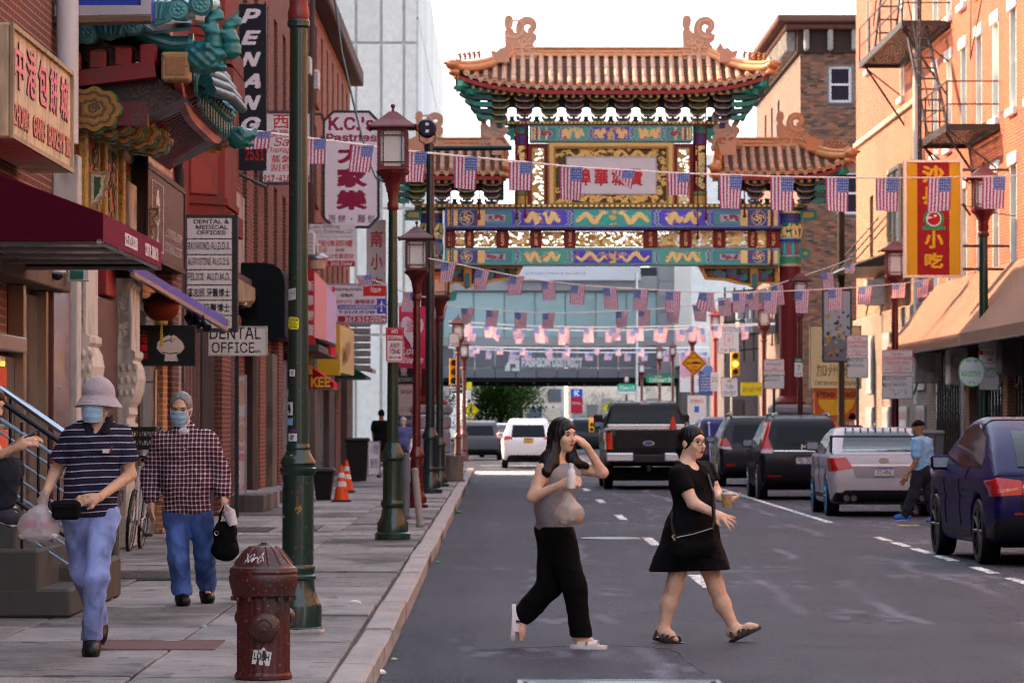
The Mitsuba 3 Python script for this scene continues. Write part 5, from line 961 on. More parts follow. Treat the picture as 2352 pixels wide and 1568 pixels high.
part(t,'underside',cat(Manifold.hull_points(np.array([W(690,792,Yp),W(723,777,Yp),W(772,792,Yp+2.2),W(700,792,Yp+2.2)]+[W(690,796,Yp),W(772,797,Yp+2.2)]))),(.03,.028,.03),'satin')
def awning(label,x0,x1,y_top,y_front,y_bot,Yn,Yf,xw,col,endcol=None,mat='cloth',name='awning'):
 """lean-to canopy on the left wall: near end at Yn, far end at Yf; x1: outer front edge in the photo at Yn; heights as photo rows at Yn"""
 z=[W(x1,y,Yn)[2]for y in(y_top,y_front,y_bot)];xo=W(x1,y_bot,Yn)[0];t=thing(name,label,'awning')
 Pn=[(xw,z[2]),(xo,z[2]),(xo,z[1]),(xw,z[0])]
 top=np.array([(xw,Yn,z[0]),(xo,Yn,z[1]),(xo,Yf,z[1]),(xw,Yf,z[0])])
 nrm=np.array([z[0]-z[1],0,xo-xw]);nrm/=np.linalg.norm(nrm)
 part(t,'slope',cat(Manifold.hull_points(np.vstack([top,top-nrm*.012]))),col,mat)
 part(t,'valance',bbox(xo-.012,xo,Yn,Yf,z[2],z[1],.003),col,mat)
 for j,yy in enumerate((Yn,Yf)):part(t,'end',Fr((0,yy+(.012 if j==0 else 0),0),(1,0,0)).to(ext(sg.Polygon(Pn).buffer(-.004),.012)),endcol or col,mat)
 part(t,'frame',cat([cyl((xo-.03,Yn,z[2]),(xo-.03,Yf,z[2]),.022,n=8),cyl((xw,Yn+.03,z[2]),(xo,Yn+.03,z[2]),.02,n=8),cyl((xw,Yf-.03,z[2]),(xo,Yf-.03,z[2]),.02,n=8)]+[cyl((xw,Yn+(Yf-Yn)*q,z[2]),(xo,Yn+(Yf-Yn)*q,z[2]),.016,n=6)for q in(.25,.5,.75)]),(.3,.3,.3),'metal',kind='stuff')
 return t,xo,z
t,xo,z=awning('burgundy canopy over the bakery steps with white lettering on its edge',0,237,318,490,555,27.8,32.6,XL,(.13,.008,.03),(.075,.006,.02))
fr=Fr((xo+.001,27.8,z[2]),(0,1,0));part(t,'lettering',fr.to(text('215.923.8288',1.6,.045,2.6,.15,bold=2)),(.62,.58,.6),'satin');part(t,'lettering',fr.to(text('127 N. 10th St',3.3,.045,4.45,.15,bold=2)),(.62,.58,.6),'satin')
part(t,'ceiling',cat([bbox(XL+.15+.17*k,XL+.31+.17*k,27.85,32.55,z[2]+.06,z[2]+.08,.004)for k in range(7)]),(.50,.47,.44),'metal',kind='stuff',label='slatted pale ceiling under the canopy')
t,xo,z=awning('red awning with yellow lettering on its end',700,766,800,878,892,77.2,79.2,XL,(.40,.03,.04),(.30,.008,.018))
fr=Fr((W(700,0,77.19)[0],77.2,z[2]),(1,0,0));sx=SC(77.2);part(t,'lettering',fr.to(text('KEE',15*sx,3*sx,60*sx,27*sx,bold=3)),(.62,.40,.05),'satin')
for j,ch in enumerate('記臘'):part(t,'character',fr.to(text(ch,3*sx+6*sx*j*0,(58-26*j)*sx,20*sx,(80-26*j)*sx,'cjk',1)),(.60,.38,.05),'satin')
t,xo,z=awning('small red canopy above the yellow lettered awning',700,760,790,792,815,79.6,82.0,XL,(.42,.02,.03),(.38,.015,.025))
t,xo,z=awning('dark green canopy end behind the yellow fascia',790,842,810,864,868,97,100,XL,(.012,.06,.035))
t=thing('shop_sign','yellow fascia box with photographs right of the red awning','shop sign');a,b=W(745,838,88),W(781,745,88);part(t,'box',bbox(XL,b[0],88,88.3,a[2]-.25,b[2],.02),(.55,.33,.02),'satin')
v=np.array([W(781,855,88),W(813,862,92),W(813,760,92),W(781,745,88)]);part(t,'face',cat(Manifold.hull_points(np.vstack([v,v+[-.3,.1,0]]))),(.56,.42,.16),'satin')
for k in range(3):q=(v[0]+v[2])/2;part(t,'photo',ball(q+[.02,-.9+.8*k,.1*(k-1)],(.03,.3,.22),1),[(.3,.12,.05),(.25,.2,.12),(.35,.15,.04)][k],'satin')
# box awning (black, round shouldered) and tan lamp shade box behind the dental boards
t=thing('awning','black round shouldered canopy left of the big lamp post','awning');fr=front(548,773,62.0);k=SC(62.0);P=sg.Polygon([(0,0),(106*k,0),(106*k,118*k),(103*k,140*k),(94*k,157*k),(80*k,166*k),(60*k,170*k),(0,170*k)]);part(t,'shell',fr.to(ext(P,1.6,-1.6)),(.012,.016,.018),'cloth');part(t,'opening',fr.to(box(-.0,.40*106*k,40*k,95*k,0,.01)),(.005,.005,.006),'matte')
t=thing('shop_sign','tan wooden box lamp projecting right of the dental board','shop sign');v=np.array([W(548,640,55),W(586,662,57),W(586,690,57),W(574,706,57),W(548,692,55)]);part(t,'box',cat(Manifold.hull_points(np.vstack([v,v+[-.2,.2,0]]))),(.30,.23,.15),'grime')
# corrugated canopy
t=thing('awning','grey corrugated shutter canopy right of the yellow fascia','awning');
for j in range(9):a,b=W(812,700+17*j,99),W(851,716+17*j,99);part(t,'slat',bbox(a[0]-.1,b[0],99,99.2,b[2],a[2]-.03,.02),(.26,.24,.23),'satin')
t=thing('awning','grey sloping canopy side of the corner shop left of the second post','awning');v=np.array([(XL,104,3.1),(XL+.9,104,2.9),(XL+.9,107,2.9),(XL,107,3.3)]);part(t,'sheet',cat(Manifold.hull_points(np.vstack([v,v+[0,0,.12]]))),(.2,.19,.19),'satin')
# small posters and boards further on
for lab,x0,y0,x1,y1,Yb,col,wl in(('white poster board with red lines right of the second lamp post',915,850,950,955,106,(.6,.58,.58),[('歡迎光臨',.1,.84,.9,.94,(.3,.05,.08)),('人壽汽車',.1,.66,.9,.76,(.4,.05,.05)),('保險服務',.1,.48,.9,.58,(.3,.05,.08)),('215-0418',.1,.1,.9,.2,(.4,.05,.05))]),('black and white burrito shop sign beside the second lamp post',898,832,952,882,104,(.02,.02,.025),[('SUSHI BURRITO',.08,.12,.94,.3,(.6,.6,.6)),('豐',.4,.4,.7,.9,(.6,.6,.6))]),('blue and white insurance board low behind the maroon post',908,930,950,1000,107,(.10,.10,.20),[('保險',.12,.72,.9,.97,(.5,.2,.25)),('AUTO HOME',.1,.4,.9,.52,(.6,.6,.65))]),('white sandwich board with blue writing on the sidewalk',845,1013,873,1090,79,(.62,.62,.66),[('小湯麵',.2,.6,.85,.92,(.15,.15,.3)),('飯粉',.2,.2,.85,.5,(.15,.15,.3))]),('tall pink and white salon poster frame beside the dark gate',543,860,566,1160,59.5,(.62,.55,.52),[('Salon',.15,.42,.85,.46,(.6,.08,.2)),('電髮',.2,.34,.8,.40,(.6,.08,.2)),('922-0689',.12,.12,.9,.16,(.6,.08,.2)),('LASER',.15,.64,.85,.68,(.6,.08,.2))])):
 t,fr,w,h=board(lab,x0,y1,x1,y0,Yb,col,(.3,.28,.28)if col[0]>.3 else None,.05,rw=.02,cat_='sign board',name='sign_board')
 for s_,a,b,c_,d_,cc in wl:words(t,fr,w,h,s_,a,b,c_,d_,cc)
 if 'salon' in lab:part(t,'portrait',fr.to(ext(aff.scale(sg.Point(.5*w,.86*h).buffer(1,8),.4*w,.1*h),.005)),(.55,.33,.26),'satin');part(t,'portrait',fr.to(ext(aff.scale(sg.Point(.5*w,.55*h).buffer(1,8),.42*w,.07*h),.005)),(.55,.33,.26),'satin')
 # ---------------------------------------------------------------- the green tiled pagoda front on the left wall
PG=thing('pagoda_canopy','small teal tiled pagoda roof with dragon corners projecting over the left sidewalk','pagoda roof')
PX,PY0,PY1=-3.15,38.0,44.4
TQ=(.018,.13,.135)
ze=W(430,140,PY0)[2]-.25;zw=ze+1.25
def psurf(y,v):
 e=np.abs((y-(PY0+PY1)/2)/((PY1-PY0)/2));return np.stack([XL+(PX-XL)*v+0*y,y+0*v,zw-(zw-ze)*(1-(1-v)**1.5)+.42*e**5*v**1.4],-1)
m,_=grid(lambda u,v:psurf(PY0+(PY1-PY0)*u,v),26,10);m2=m.copy();m2 .vertices=m2 .vertices-[0,0,.08];part(PG,'pan_tiles',cat(m,m2),(.015,.07,.075),'glaze',True)
rr=random.Random(4)
def leafend(c,r,col):
 o=sg.Polygon([(-r,.04),(r,.04),(r*.85,-.06),(r*.45,-.13),(0,-.18),(-r*.45,-.13),(-r*.85,-.06)]);return o
for k in range(17):
 y=PY0+.1+(PY1-PY0-.2)*k/16;vs=np.linspace(0,1,8);P=psurf(np.full(8,y),vs)+[0,0,.06]
 t=part(PG,'roof_tile',tube(P,.095,9),nearest(TQ,.25,rr),'glaze',50);d=P[-1]-P[-2];d/=np.linalg.norm(d)
 part(t,'tile_end',cat(cyl(P[-1],P[-1]+d*.05,.12,n=14),ball(P[-1]+d*.05,.05,1)),nearest((.04,.2,.2),.2,rr),'glaze',40)
 if k<16:
  q=psurf(np.array([y+.195]),np.array([1.0]))[0];part(PG,'drip_tile',Fr(q+[.01,0,0],(0,1,0)).to(ext(leafend(q,.105,0),.03)),nearest((.05,.19,.19),.3,rr),'satin')
  # the gable end facing the camera: big round tile ends and fluted drip tiles
for k in range(7):
 p=W(150+52*k,84-10*k+4*(k%2)-(14 if k>3 else 0),PY0-.15)
 if k%2==1 or k==6:
  t=part(PG,'gable_tile',cyl(p+[0,.9,.1],p+[0,-.05,0],.115 if k<6 else.125,n=18),nearest(TQ,.2,rr),'glaze',40)
  part(t,'flower',cat([cyl(p+[0,-.05,0],p+[0,-.062,0],.10,.09,n=18)]+[ball(p+[.05*math.cos(a),-.062,.05*math.sin(a)],(.024,.012,.024),1)for a in np.arange(8)*math.pi/4]+[ball(p+[0,-.065,0],.02,1)]),(.07,.26,.25),'glaze',40)
 else:
  o=sg.Polygon([(-.2,.13),(.2,.13),(.21,.0),(.14,-.07),(.07,-.09),(0,-.12),(-.07,-.09),(-.14,-.07),(-.21,.0)])
  t=part(PG,'gable_drip_tile',Fr(p-[0,0,.02],(1,0,0)).to(ext(o,.06)),nearest((.03,.14,.15),.25,rr),'glaze');part(t,'flutes',cat([tube([p+[a,.8,.2],p+[a*.9,-.08,.08],p+[a*.6,-.07,-.07]],.022,6)for a in np.linspace(-.15,.15,5)]),(.03,.17,.18),'glaze',50)
part(PG,'gable_slope',cat(Manifold.hull_points(np.array([W(115,100,PY0),W(440,62,PY0),W(440,40,PY0+2),W(115,20,PY0+2),W(115,104,PY0),W(440,70,PY0)]))),(.02,.09,.10),'glaze')
# red timbers, corner beams with dragon heads
def beamP(pts,w,h,col,n='beam',mat='worn'):return part(PG,n,cat([bar(a,b,w,h)for a,b in zip(pts[:-1],pts[1:])]),col,mat)
RT=(.20,.012,.016)
beamP([W(118,190,PY0),W(358,160,PY0)],.2,.16,RT,'gable_beam');beamP([W(118,130,PY0+.4),W(372,120,PY0+.4)],.2,.16,(.12,.008,.012),'gable_beam');beamP([W(118,265,PY0+.2),W(340,262,PY0+.2)],.2,.24,(.12,.008,.01),'gable_beam');beamP([W(118,232,PY0+.6),W(330,230,PY0+.6)],.5,.3,(.05,.006,.008),'gable_beam')
for k in range(4):p=W(165+58*k,142-6*k,PY0-.1);part(PG,'rafter_end',bbox(p[0]-.09,p[0]+.09,p[1],p[1]+.5,p[2]-.1,p[2]+.1,.02),(.24,.015,.018),'worn')
for y0,y1,x0,x1,col,n in((PY0+.3,PY0+.3,0,0,0,0),):pass
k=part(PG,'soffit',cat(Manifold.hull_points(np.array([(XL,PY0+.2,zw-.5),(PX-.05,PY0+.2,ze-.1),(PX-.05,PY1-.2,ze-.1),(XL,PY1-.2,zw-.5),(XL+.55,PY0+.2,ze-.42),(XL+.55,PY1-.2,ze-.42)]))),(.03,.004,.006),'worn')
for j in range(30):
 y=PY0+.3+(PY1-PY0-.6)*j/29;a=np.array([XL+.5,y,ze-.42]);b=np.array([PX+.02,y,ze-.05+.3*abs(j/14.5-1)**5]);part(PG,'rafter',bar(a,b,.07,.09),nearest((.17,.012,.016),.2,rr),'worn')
beamP([(PX-.12,y,ze-.16+.34*abs((y-(PY0+PY1)/2)/3.2)**5)for y in np.linspace(PY0+.05,PY1-.05,13)],.08,.16,(.36,.11,.11),'eave_board')
beamP([(PX+.0,y,ze+.0+.36*abs((y-(PY0+PY1)/2)/3.2)**5)for y in np.linspace(PY0+.05,PY1-.05,13)],.05,.1,(.14,.02,.02),'eave_board')
for(x0,y0,x1,y1,Ya,s)in((372,158,437,140,PY0-.05,1.0),(505,318,562-35,322,PY1+.0,.8)):
 a,b=W(x0,y0,Ya),W(x1,y1,Ya);part(PG,'corner_beam',bbox(a[0],b[0],Ya-.12*s,Ya+.2,a[2]-.13*s,a[2]+.16*s,.02),(.33,.20,.09),'worn');part(PG,'corner_beam_panel',bbox(a[0]+.04,b[0]-.04,Ya-.13*s,Ya-.1*s,a[2]-.08*s,a[2]+.11*s,.005),(.28,.13,.05),'worn')
 hp=b+[.12*s,0,.03]
 H=lambda p:smin(smin(sd_ell(p,hp,(.2*s,.16*s,.17*s)),sd_ell(p,hp+np.array([.17,-.02,.03])*s,(.12*s,.11*s,.07*s)),.05),smin(sd_ell(p,hp+np.array([.14,-.02,-.1])*s,(.12*s,.1*s,.04*s)),smin(sd_ell(p,hp+np.array([.06,-.14,.1])*s,(.05*s,)*3),sd_ell(p,hp+np.array([.27,-.02,.1])*s,(.04*s,)*3),.03),.03),.03)+.02*s*np.sin(p[:,0]*55/s)*np.sin(p[:,2]*60/s)*np.sin(p[:,1]*40/s)
 part(PG,'dragon_head',iso(H,hp-.42*s,hp+.45*s,.022),(.022,.15,.155),'glaze',True)
 if s==1.0:
  for q in((.12,.0),(.30,-.06)):
   z0=hp+[q[0],-.02,.14+q[1]];F_=lambda p:smin(smin(sd_cone(p,z0,z0+[-.03,0,.24],.10,.05),sd_cone(p,z0+[-.03,0,.24],z0+[.06,0,.37],.055,.02),.05),smin(sd_cone(p,z0+[.02,-.04,.1],z0+[-.16,-.05,.2],.06,.02),sd_ell(p,z0+[.05,0,.28],(.06,.05,.05)),.03),.03)+.008*np.sin(p[:,2]*90)
   part(PG,'roof_figure',iso(F_,z0-.3,z0+.5,.022),(.025,.18,.17),'glaze',True)
   # ridge of the lean-to side, stepped
for k in range(5):part(PG,'side_ridge',tube([W(448+9*k,128+20*k,PY0+.8),W(478+13*k,140+21*k,PY0+2.6),W(500+14*k,162+22*k,PY1-1)],.10-.01*k,8),nearest((.012,.09,.11),.3,rr),'satin',50)
# gilded cloud scrolls: a row of fat brackets stepping outwards
for k in range(5):
 x,y,r=210+34*k,250+18*k,46-4*k;Yc=PY0-.1+.4*k;c=W(x,y,Yc);R=r*SC(Yc)
 P=shapely.union_all([aff.scale(sg.Point(0,0).buffer(R,12),1.25,1)]+[sg.Point(R*1.1*math.cos(a),R*.75*math.sin(a)).buffer(R*.38,8)for a in np.linspace(-2.2,2.2,7)]+[sg.box(-R*1.6,-R*.9,0,R*.7)])
 fr=Fr((c[0],Yc,c[2]),(1,0,0));b=part(PG,'cloud_bracket',fr.to(ext(P,.30,-.3)),(.32,.17,.03),'worn')
 part(b,'green_edge',fr.to(ext(P.buffer(.012),.26,-.34)),(.03,.13,.055),'worn')
 for q,cc in((.80,(.10,.055,.03)),(.62,(.34,.19,.035)),(.44,(.10,.055,.03)),(.28,(.36,.21,.04))):part(b,'scroll_band',fr.to(ext(aff.scale(P,q,q,origin=(R*.15,0)).difference(aff.scale(P,q-.09,q-.09,origin=(R*.15,0))),.012,.0)),cc,'worn')
 part(b,'spiral',fr.to(ext(aff.translate(curl(0,0,R*.3,1.5,0,R*.06),R*.1,0),.014)),(.09,.05,.03),'worn')
 # green carved aprons with scalloped edges and the orange painted boards between
def apron(x0,x1,y0,y1,Yc,flip=1):
 a,b=W(x0,y1,Yc),W(x1,y0,Yc);w,h=b[0]-a[0],b[2]-a[2];sc=[(0,h),(w,h),(w,h*.86),(w*.86,h*.74),(w*.96,h*.6),(w*.8,h*.5),(w*.86,h*.36),(w*.6,h*.34),(w*.62,h*.18),(w*.34,h*.2),(w*.2,0),(0,h*.05)]
 P=sg.Polygon(sc).buffer(.03).buffer(-.03);P=P if flip>0 else aff.scale(P,-1,1,origin=(w/2,0));fr=Fr((a[0],Yc,a[2]),(1,0,0));t=part(PG,'apron',fr.to(ext(P,.08)),(.30,.20,.10),'worn')
 part(t,'cream_line',fr.to(ext(P.buffer(-.03),.02,.07)),(.5,.44,.32),'worn');part(t,'green_field',fr.to(ext(P.buffer(-.06),.02,.08)),(.018,.085,.035),'worn')
apron(284,366,478,575,PY1-.3,1);apron(205,252,395,488,PY0+.6,1)
bO=part(PG,'painted_board',bbox(XL-.02,XL+.12,PY0+.3,PY1-.3,3.4,4.75,.02),(.42,.07,.025),'worn')
for j in range(3):
 y0=PY0+.5+1.9*j;fr=Fr((XL+.12,y0,3.5),(0,1,0));part(bO,'painted_panel',fr.to(ext(sg.box(0,0,1.6,1.15).difference(sg.box(.12,.1,1.48,1.05)),.02)),(.42,.36,.2),'worn');part(bO,'painted_scroll',fr.to(ext(scrolls(.1,1.5,.1,1.05,26,j,(.08,.16),.022),.015)),(.10,.15,.05),'worn')
 part(bO,'painted_post',bbox(XL+.1,XL+.2,y0-.22,y0-.06,3.3,4.7,.02),(.40,.26,.06),'worn')
p=W(322,285,PY1-.4);part(PG,'red_post',bbox(XL,p[0]+.1,PY1-.5,PY1-.3,4.6,5.0,.02),(.14,.015,.015),'worn')
p=W(500,345,PY1);part(PG,'gilt_tongue',cat(Manifold.hull_points(np.array([W(470,338,PY1),W(512,330,PY1),W(508,352,PY1),W(480,352,PY1)])),Manifold.hull_points(np.array([W(470,338,PY1+.2),W(512,330,PY1+.2),W(508,352,PY1+.2),W(480,352,PY1+.2)]))),(.5,.28,.06),'worn')
# blue edged folding awning frame, lantern, camera
t=thing('awning','folded blue edged awning arm with black spot lamps before the name plates','awning frame');v=[W(300,612,41.5),W(430,700,46),W(516,742,48)]
part(t,'canvas',cat(Manifold.hull_points(np.array([v[0],v[2],v[0]+[-.5,.3,.25],v[2]+[-.5,.3,.25],v[0]+[0,0,.05],v[2]+[0,0,.06]]))),(.04,.05,.10),'cloth')
part(t,'blue_edge',bar(v[0],v[2],.05,.10),(.08,.10,.42),'satin');part(t,'rail',bar(v[0]+[.02,0,-.08],v[2]+[.02,0,-.08],.05,.05),(.45,.45,.48),'metal');part(t,'end_panel',cat(Manifold.hull_points(np.array([W(428,692,45.9),W(452,704,46.4),W(516,722,48),W(516,747,48),W(452,732,46.4),W(428,724,45.9)]))),(.13,.14,.30),'satin')
part(t,'arm',cat(bar(W(272,692,44.6),W(430,694,45.6),.05,.06)),(.25,.24,.24),'metal')
for k,(x,y)in enumerate(((430,727),(447,734),(467,741))):q=W(x,y,46);part(t,'spot_lamp',cat(cyl(q,q+[.06,-.08,-.07],.045,.055,n=10),cyl(q,q+[0,0,.09],.012,n=6)),(.01,.01,.01),'satin',40)
t=thing('paper_lantern','round dark red paper lantern with a yellow tassel hanging before the black dumpling board','lantern');q=W(371,705,44.5);r=41*SC(44.5)
m=ball(q,(r,r,r*.83),3);a=np.arctan2(m.vertices[:,1]-q[1],m.vertices[:,0]-q[0]);m.vertices[:,:2]=q[:2]+(m.vertices[:,:2]-q[:2])*(1-.05*np.abs(np.sin(a*12)))[:,None];part(t,'globe',m,(.16,.035,.015),'cloth',True)
part(t,'cap',cat(lathe([(0,r*.95),(r*.35,r*.92),(r*.38,r*.78),(r*.36,r*.72)],q,14),lathe([(r*.36,-r*.74),(r*.36,-r*.95),(0,-r*.95)],q,14)),(.42,.28,.05),'satin',40);part(t,'tassel',cat([tube([q-[0,0,r*.9],q+[.01*k,0,-r*1.6],q+[.012*k,0,-r*2.2]],.008,5)for k in(-1,0,1)]),(.5,.36,.06),'cloth');part(t,'cord',tube([q+[0,0,r*.9],q+[0,.1,r*1.3]],.008,5),(.3,.05,.03),'satin')
def camera_(label,x,y,Yc,s,dome=True):
 q=W(x,y,Yc);t=thing('security_camera',label,'security camera');part(t,'housing',lathe([(0,1.2*s),(s*.8,1.1*s),(s,.6*s),(s,.1*s),(s*.7,-.1*s)],q,16)if dome else cyl(q,q+[.12,-.3,-.12],s*.5,n=12),(.55,.53,.5),'satin',40);part(t,'lens',ball(q-[0,.0,.15*s],s*.72,2)if dome else ball(q+[.12,-.3,-.12],s*.42,1),(.015,.015,.018),'gloss',True);part(t,'mount',bar(q+[0,0,.5*s],q+[-.25,.1,.5*s],.05),(.5,.48,.45),'satin')
camera_('white dome camera under the burgundy canopy',132,628,34.5,.075);camera_('white bullet camera on an arm right of the red board',283,650,43.5,.09,False);camera_('small pale dome camera under the tan box lamp',709/1.2755,700,56,.07)
t=thing('exit_sign_box','small white and green box fixed under the canopy beside the dome camera','sign box');q=W(182,632,35.5);part(t,'box',bbox(q[0]-.1,q[0]+.1,35.4,35.5,q[2]-.06,q[2]+.06,.008),(.5,.5,.47),'satin');part(t,'panel',box(q[0]-.075,q[0]+.05,35.385,35.4,q[2]-.04,q[2]+.04),(.03,.12,.09),'satin')
t=thing('wall_lamp','cone shaped metal wall lamp beside the law office sign','wall lamp');q=W(728,590,76);part(t,'shade',lathe([(.05,.26),(.09,.24),(.10,.08),(.24,0),(.25,-.04),(.19,-.06)],q,18),(.26,.26,.27),'metal',40);part(t,'glass',lathe([(.18,-.05),(.17,-.24),(.12,-.27),(0,-.27)],q,16),(.5,.36,.26),'satin',40);part(t,'arm',tube([q+[-.5,.2,.1],q+[-.3,.1,.3],q+[0,0,.24]],.02,6),(.5,.5,.5),'metal',40)
for lab,x0,y0,x1,y1,Yc in(('white window air conditioner behind the big lamp post beside the law sign',700,585,722,530,72),('white bracket lamp above the pastry sign on the brown brick wall',900/1.2755,170,714,130,70),('second white bracket lamp left of the pastry sign',720,205,732,160,74)):
 a,b=W(x0,y0,Yc),W(x1,y1,Yc);t=thing('air_conditioner' if 'air' in lab else 'wall_lamp',lab,'air conditioner' if 'air' in lab else 'wall lamp');part(t,'case',bbox(a[0],b[0],Yc,Yc+.5,a[2],b[2],.02),(.5,.49,.48),'satin')
 for j in range(5):part(t,'louvre',box(a[0]+.02,b[0]-.02,Yc-.012,Yc,a[2]+(b[2]-a[2])*(.15+.16*j),a[2]+(b[2]-a[2])*(.22+.16*j)),(.3,.3,.3),'satin')
 # hanging cable by the second post
solo('hanging_cable',tube([W(x,y,60+q)for x,y,q in((768,-10,6),(785,120,4),(815,250,2),(845,365,0),(864,408,-1.5),(880,417,-2.4),(895,410,-2.6),(905,392,-2.6),(912,330,-2.6))],.018,6),(.05,.045,.04),'satin','dark twisted cable looping down to the first red lantern','cable',smooth=60)
# ---------------------------------------------------------------- flag bunting
def f_flag(p,n,uv):
 st=dr.floor(uv.y*13.0);red=mi.Float(dr.select(st-2*dr.floor(st/2)<0.5,1.0,0.0))
 can=(uv.x<0.42)&(uv.y>0.46)
 gx_=(uv.y-0.46)/0.54*6.0;gy_=uv.x/0.42*5.0;a=gx_-dr.floor(gx_)-.5;b=gy_-dr.floor(gy_)-.5;star=dr.square(a)+dr.square(b)<0.055
 c=mix((0.72,0.66,0.71),(0.40,0.085,0.17),red);blue=mix((0.085,0.13,0.38),(0.6,0.62,0.7),mi.Float(dr.select(star,1.0,0.0)))
 return dr.select(can,blue,c)
scene['flag_cloth']={'type':'principledthin','base_color':mikit.proc(f_flag),'roughness':0.8,'diff_trans':0.75}
def flag_mesh(p,w,h,tilt,curlv,seed,lift=0):
 """cloth hanging from p (its top middle), stripes vertical; lift folds a corner up"""
 q=random.Random(seed);a,ph=q.uniform(.02,.06),q.uniform(0,6);nu,nv=9,9;u,v=np.meshgrid(np.linspace(0,1,nu),np.linspace(0,1,nv),indexing='ij')
 x=(v-.5)*w+tilt*u*h+.0*u;z=-u*h;y=a*h*np.sin(v*5+ph)*u+curlv*u*u*h+.03*h*np.sin(u*6+ph)
 if lift:f=np.clip(u+(1-v)-1.0,0,1);x+=f*w*lift;z+=f*h*.8*abs(lift);y-=f*.1
 tw=q.uniform(-.9,.9)*q.random();x,y=x*np.cos(tw*u)-.0*y,y+x*np.sin(tw*u);z=z+.06*h*u*(v-.5)*q.uniform(-1,1);x=x*(1-.12*u*q.random())
 P=p+np.stack([x,y,z],-1).reshape(-1,3);i,j=np.meshgrid(np.arange(nu-1),np.arange(nv-1),indexing='ij');k=i*nv+j;Q=np.stack([k,k+nv,k+nv+1,k+1],-1).reshape(-1,4)
 return trimesh.Trimesh(P,np.vstack([Q[:,[0,1,2]],Q[:,[0,2,3]]]),process=False),np.stack([u.ravel(),v.ravel()],1)
def bunting(label,pts,flags,mirror=False,r=.010,seed=0):
 """pts: cord (photo x, y, depth); flags: (photo x, top y, width, height, tilt, lift)"""
 t=thing('flag_bunting',label,'bunting','strings of flag bunting over the street');P=np.array([W(*q)for q in pts]);part(t,'cord',tube(P,r*max(1,pts[0][2]/60),5),(.66,.64,.66),'cloth',60)
 X=np.array([q[0]for q in pts]);D=np.array([q[2]for q in pts])
 for i,(x,y,w,h,tl,lf)in enumerate(flags):
  Yf=np.interp(x,X,D);k=SC(Yf);m,uv=flag_mesh(W(x,y,Yf)-[0,.01,0],w*k,h*k,tl,random.Random(seed+i).uniform(-.15,.15),seed+i,lf)
  if mirror:uv=np.stack([uv[:,0],1-uv[:,1]],1)
  part(t,'flag',m,None,'flag_cloth',True,uv=uv)
y1=lambda x:np.interp(x,[412,480,600,723,840,940,1070,1190,1310,1440,1560,1680,1800,1930,2040,2160,2290,2400],[276,287,303,319,334,347,360,371,383,391,398,402,406,408,409,408,405,400])
bunting('nearest flag string sagging across the street in front of the archway',[(x,y1(x),44.4+(x-412)*.012)for x in(412,480,600,723,840,940,1070,1190,1310,1440,1560,1680,1800,1930,2040,2160,2290,2400)],[(480,286,56,56,-.15,.5),(594,302,60,40,-.12,0),(723,319,52,58,-.02,0),(833,334,52,62,-.13,0),(955,348,54,70,-.06,0),(1070,360,54,74,-.03,0),(1196,372,54,66,-.02,0),(1312,384,52,76,-.03,0),(1432,391,54,44,-.12,.45),(1558,398,54,50,-.01,0),(1678,403,54,76,-.02,0),(1796,407,54,77,-.01,0),(1923,409,54,77,-.01,0),(2038,409,54,77,-.03,0),(2158,408,54,77,-.03,0),(2283,404,54,76,-.04,0)],r=.014,seed=1)
y2=lambda x:np.interp(x,[976,1030,1107,1185,1260,1326,1400,1470,1540,1610,1680,1760,1840,1920,1990,2080,2140],[592,602,619,634,646,654,660,664,668,671,672,670,667,663,658,650,640])
bunting('second flag string running from the signal pole to the right lamp posts',[(x,y2(x),68+(x-976)*.016)for x in(976,1030,1107,1185,1260,1326,1400,1470,1540,1610,1680,1760,1840,1920,1990,2080,2140)],[(1032,602,34,46,-.2,0),(1109,619,34,46,-.2,0),(1187,634,34,44,-.15,0),(1258,646,32,44,.12,0),(1328,654,33,46,-.08,0),(1400,660,32,50,.1,0),(1472,664,34,50,-.06,0),(1546,669,34,48,-.03,0),(1622,672,33,50,.1,-.4),(1698,672,32,46,-.04,0),(1771,669,34,52,-.05,0),(1843,667,34,52,-.04,0),(1919,664,34,50,-.02,0),(1988,659,32,40,-.1,0),(2065,650,32,34,-.05,0),(2120,643,30,40,-.1,0)],mirror=True,seed=40)
bunting('third flag string rising steeply to the black canopy on the right wall',[(x,y,Yd)for x,y,Yd in((1000,695,92),(1060,706,92),(1131,712,92.5),(1196,717,93),(1260,719,93),(1330,718,93.5),(1428,714,94),(1500,710,94.5),(1600,700,95),(1700,680,96),(1800,648,97),(1900,615,98),(1960,592,99))],[(1014,697,28,36,-.2,0),(1074,706,30,37,-.08,0),(1131,712,28,38,-.1,0),(1196,717,28,38,-.02,0),(1260,718,28,36,-.06,0),(1428,714,28,38,-.02,0),(1480,711,27,38,-.05,0),(1548,705,28,36,-.1,0),(1606,698,32,40,.1,0),(1664,684,30,42,.05,0),(1728,670,30,42,.12,0),(1784,654,30,46,.1,0),(1899,626,28,38,.15,0),(1953,606,26,22,-.1,0)],mirror=True,seed=70)
n=0
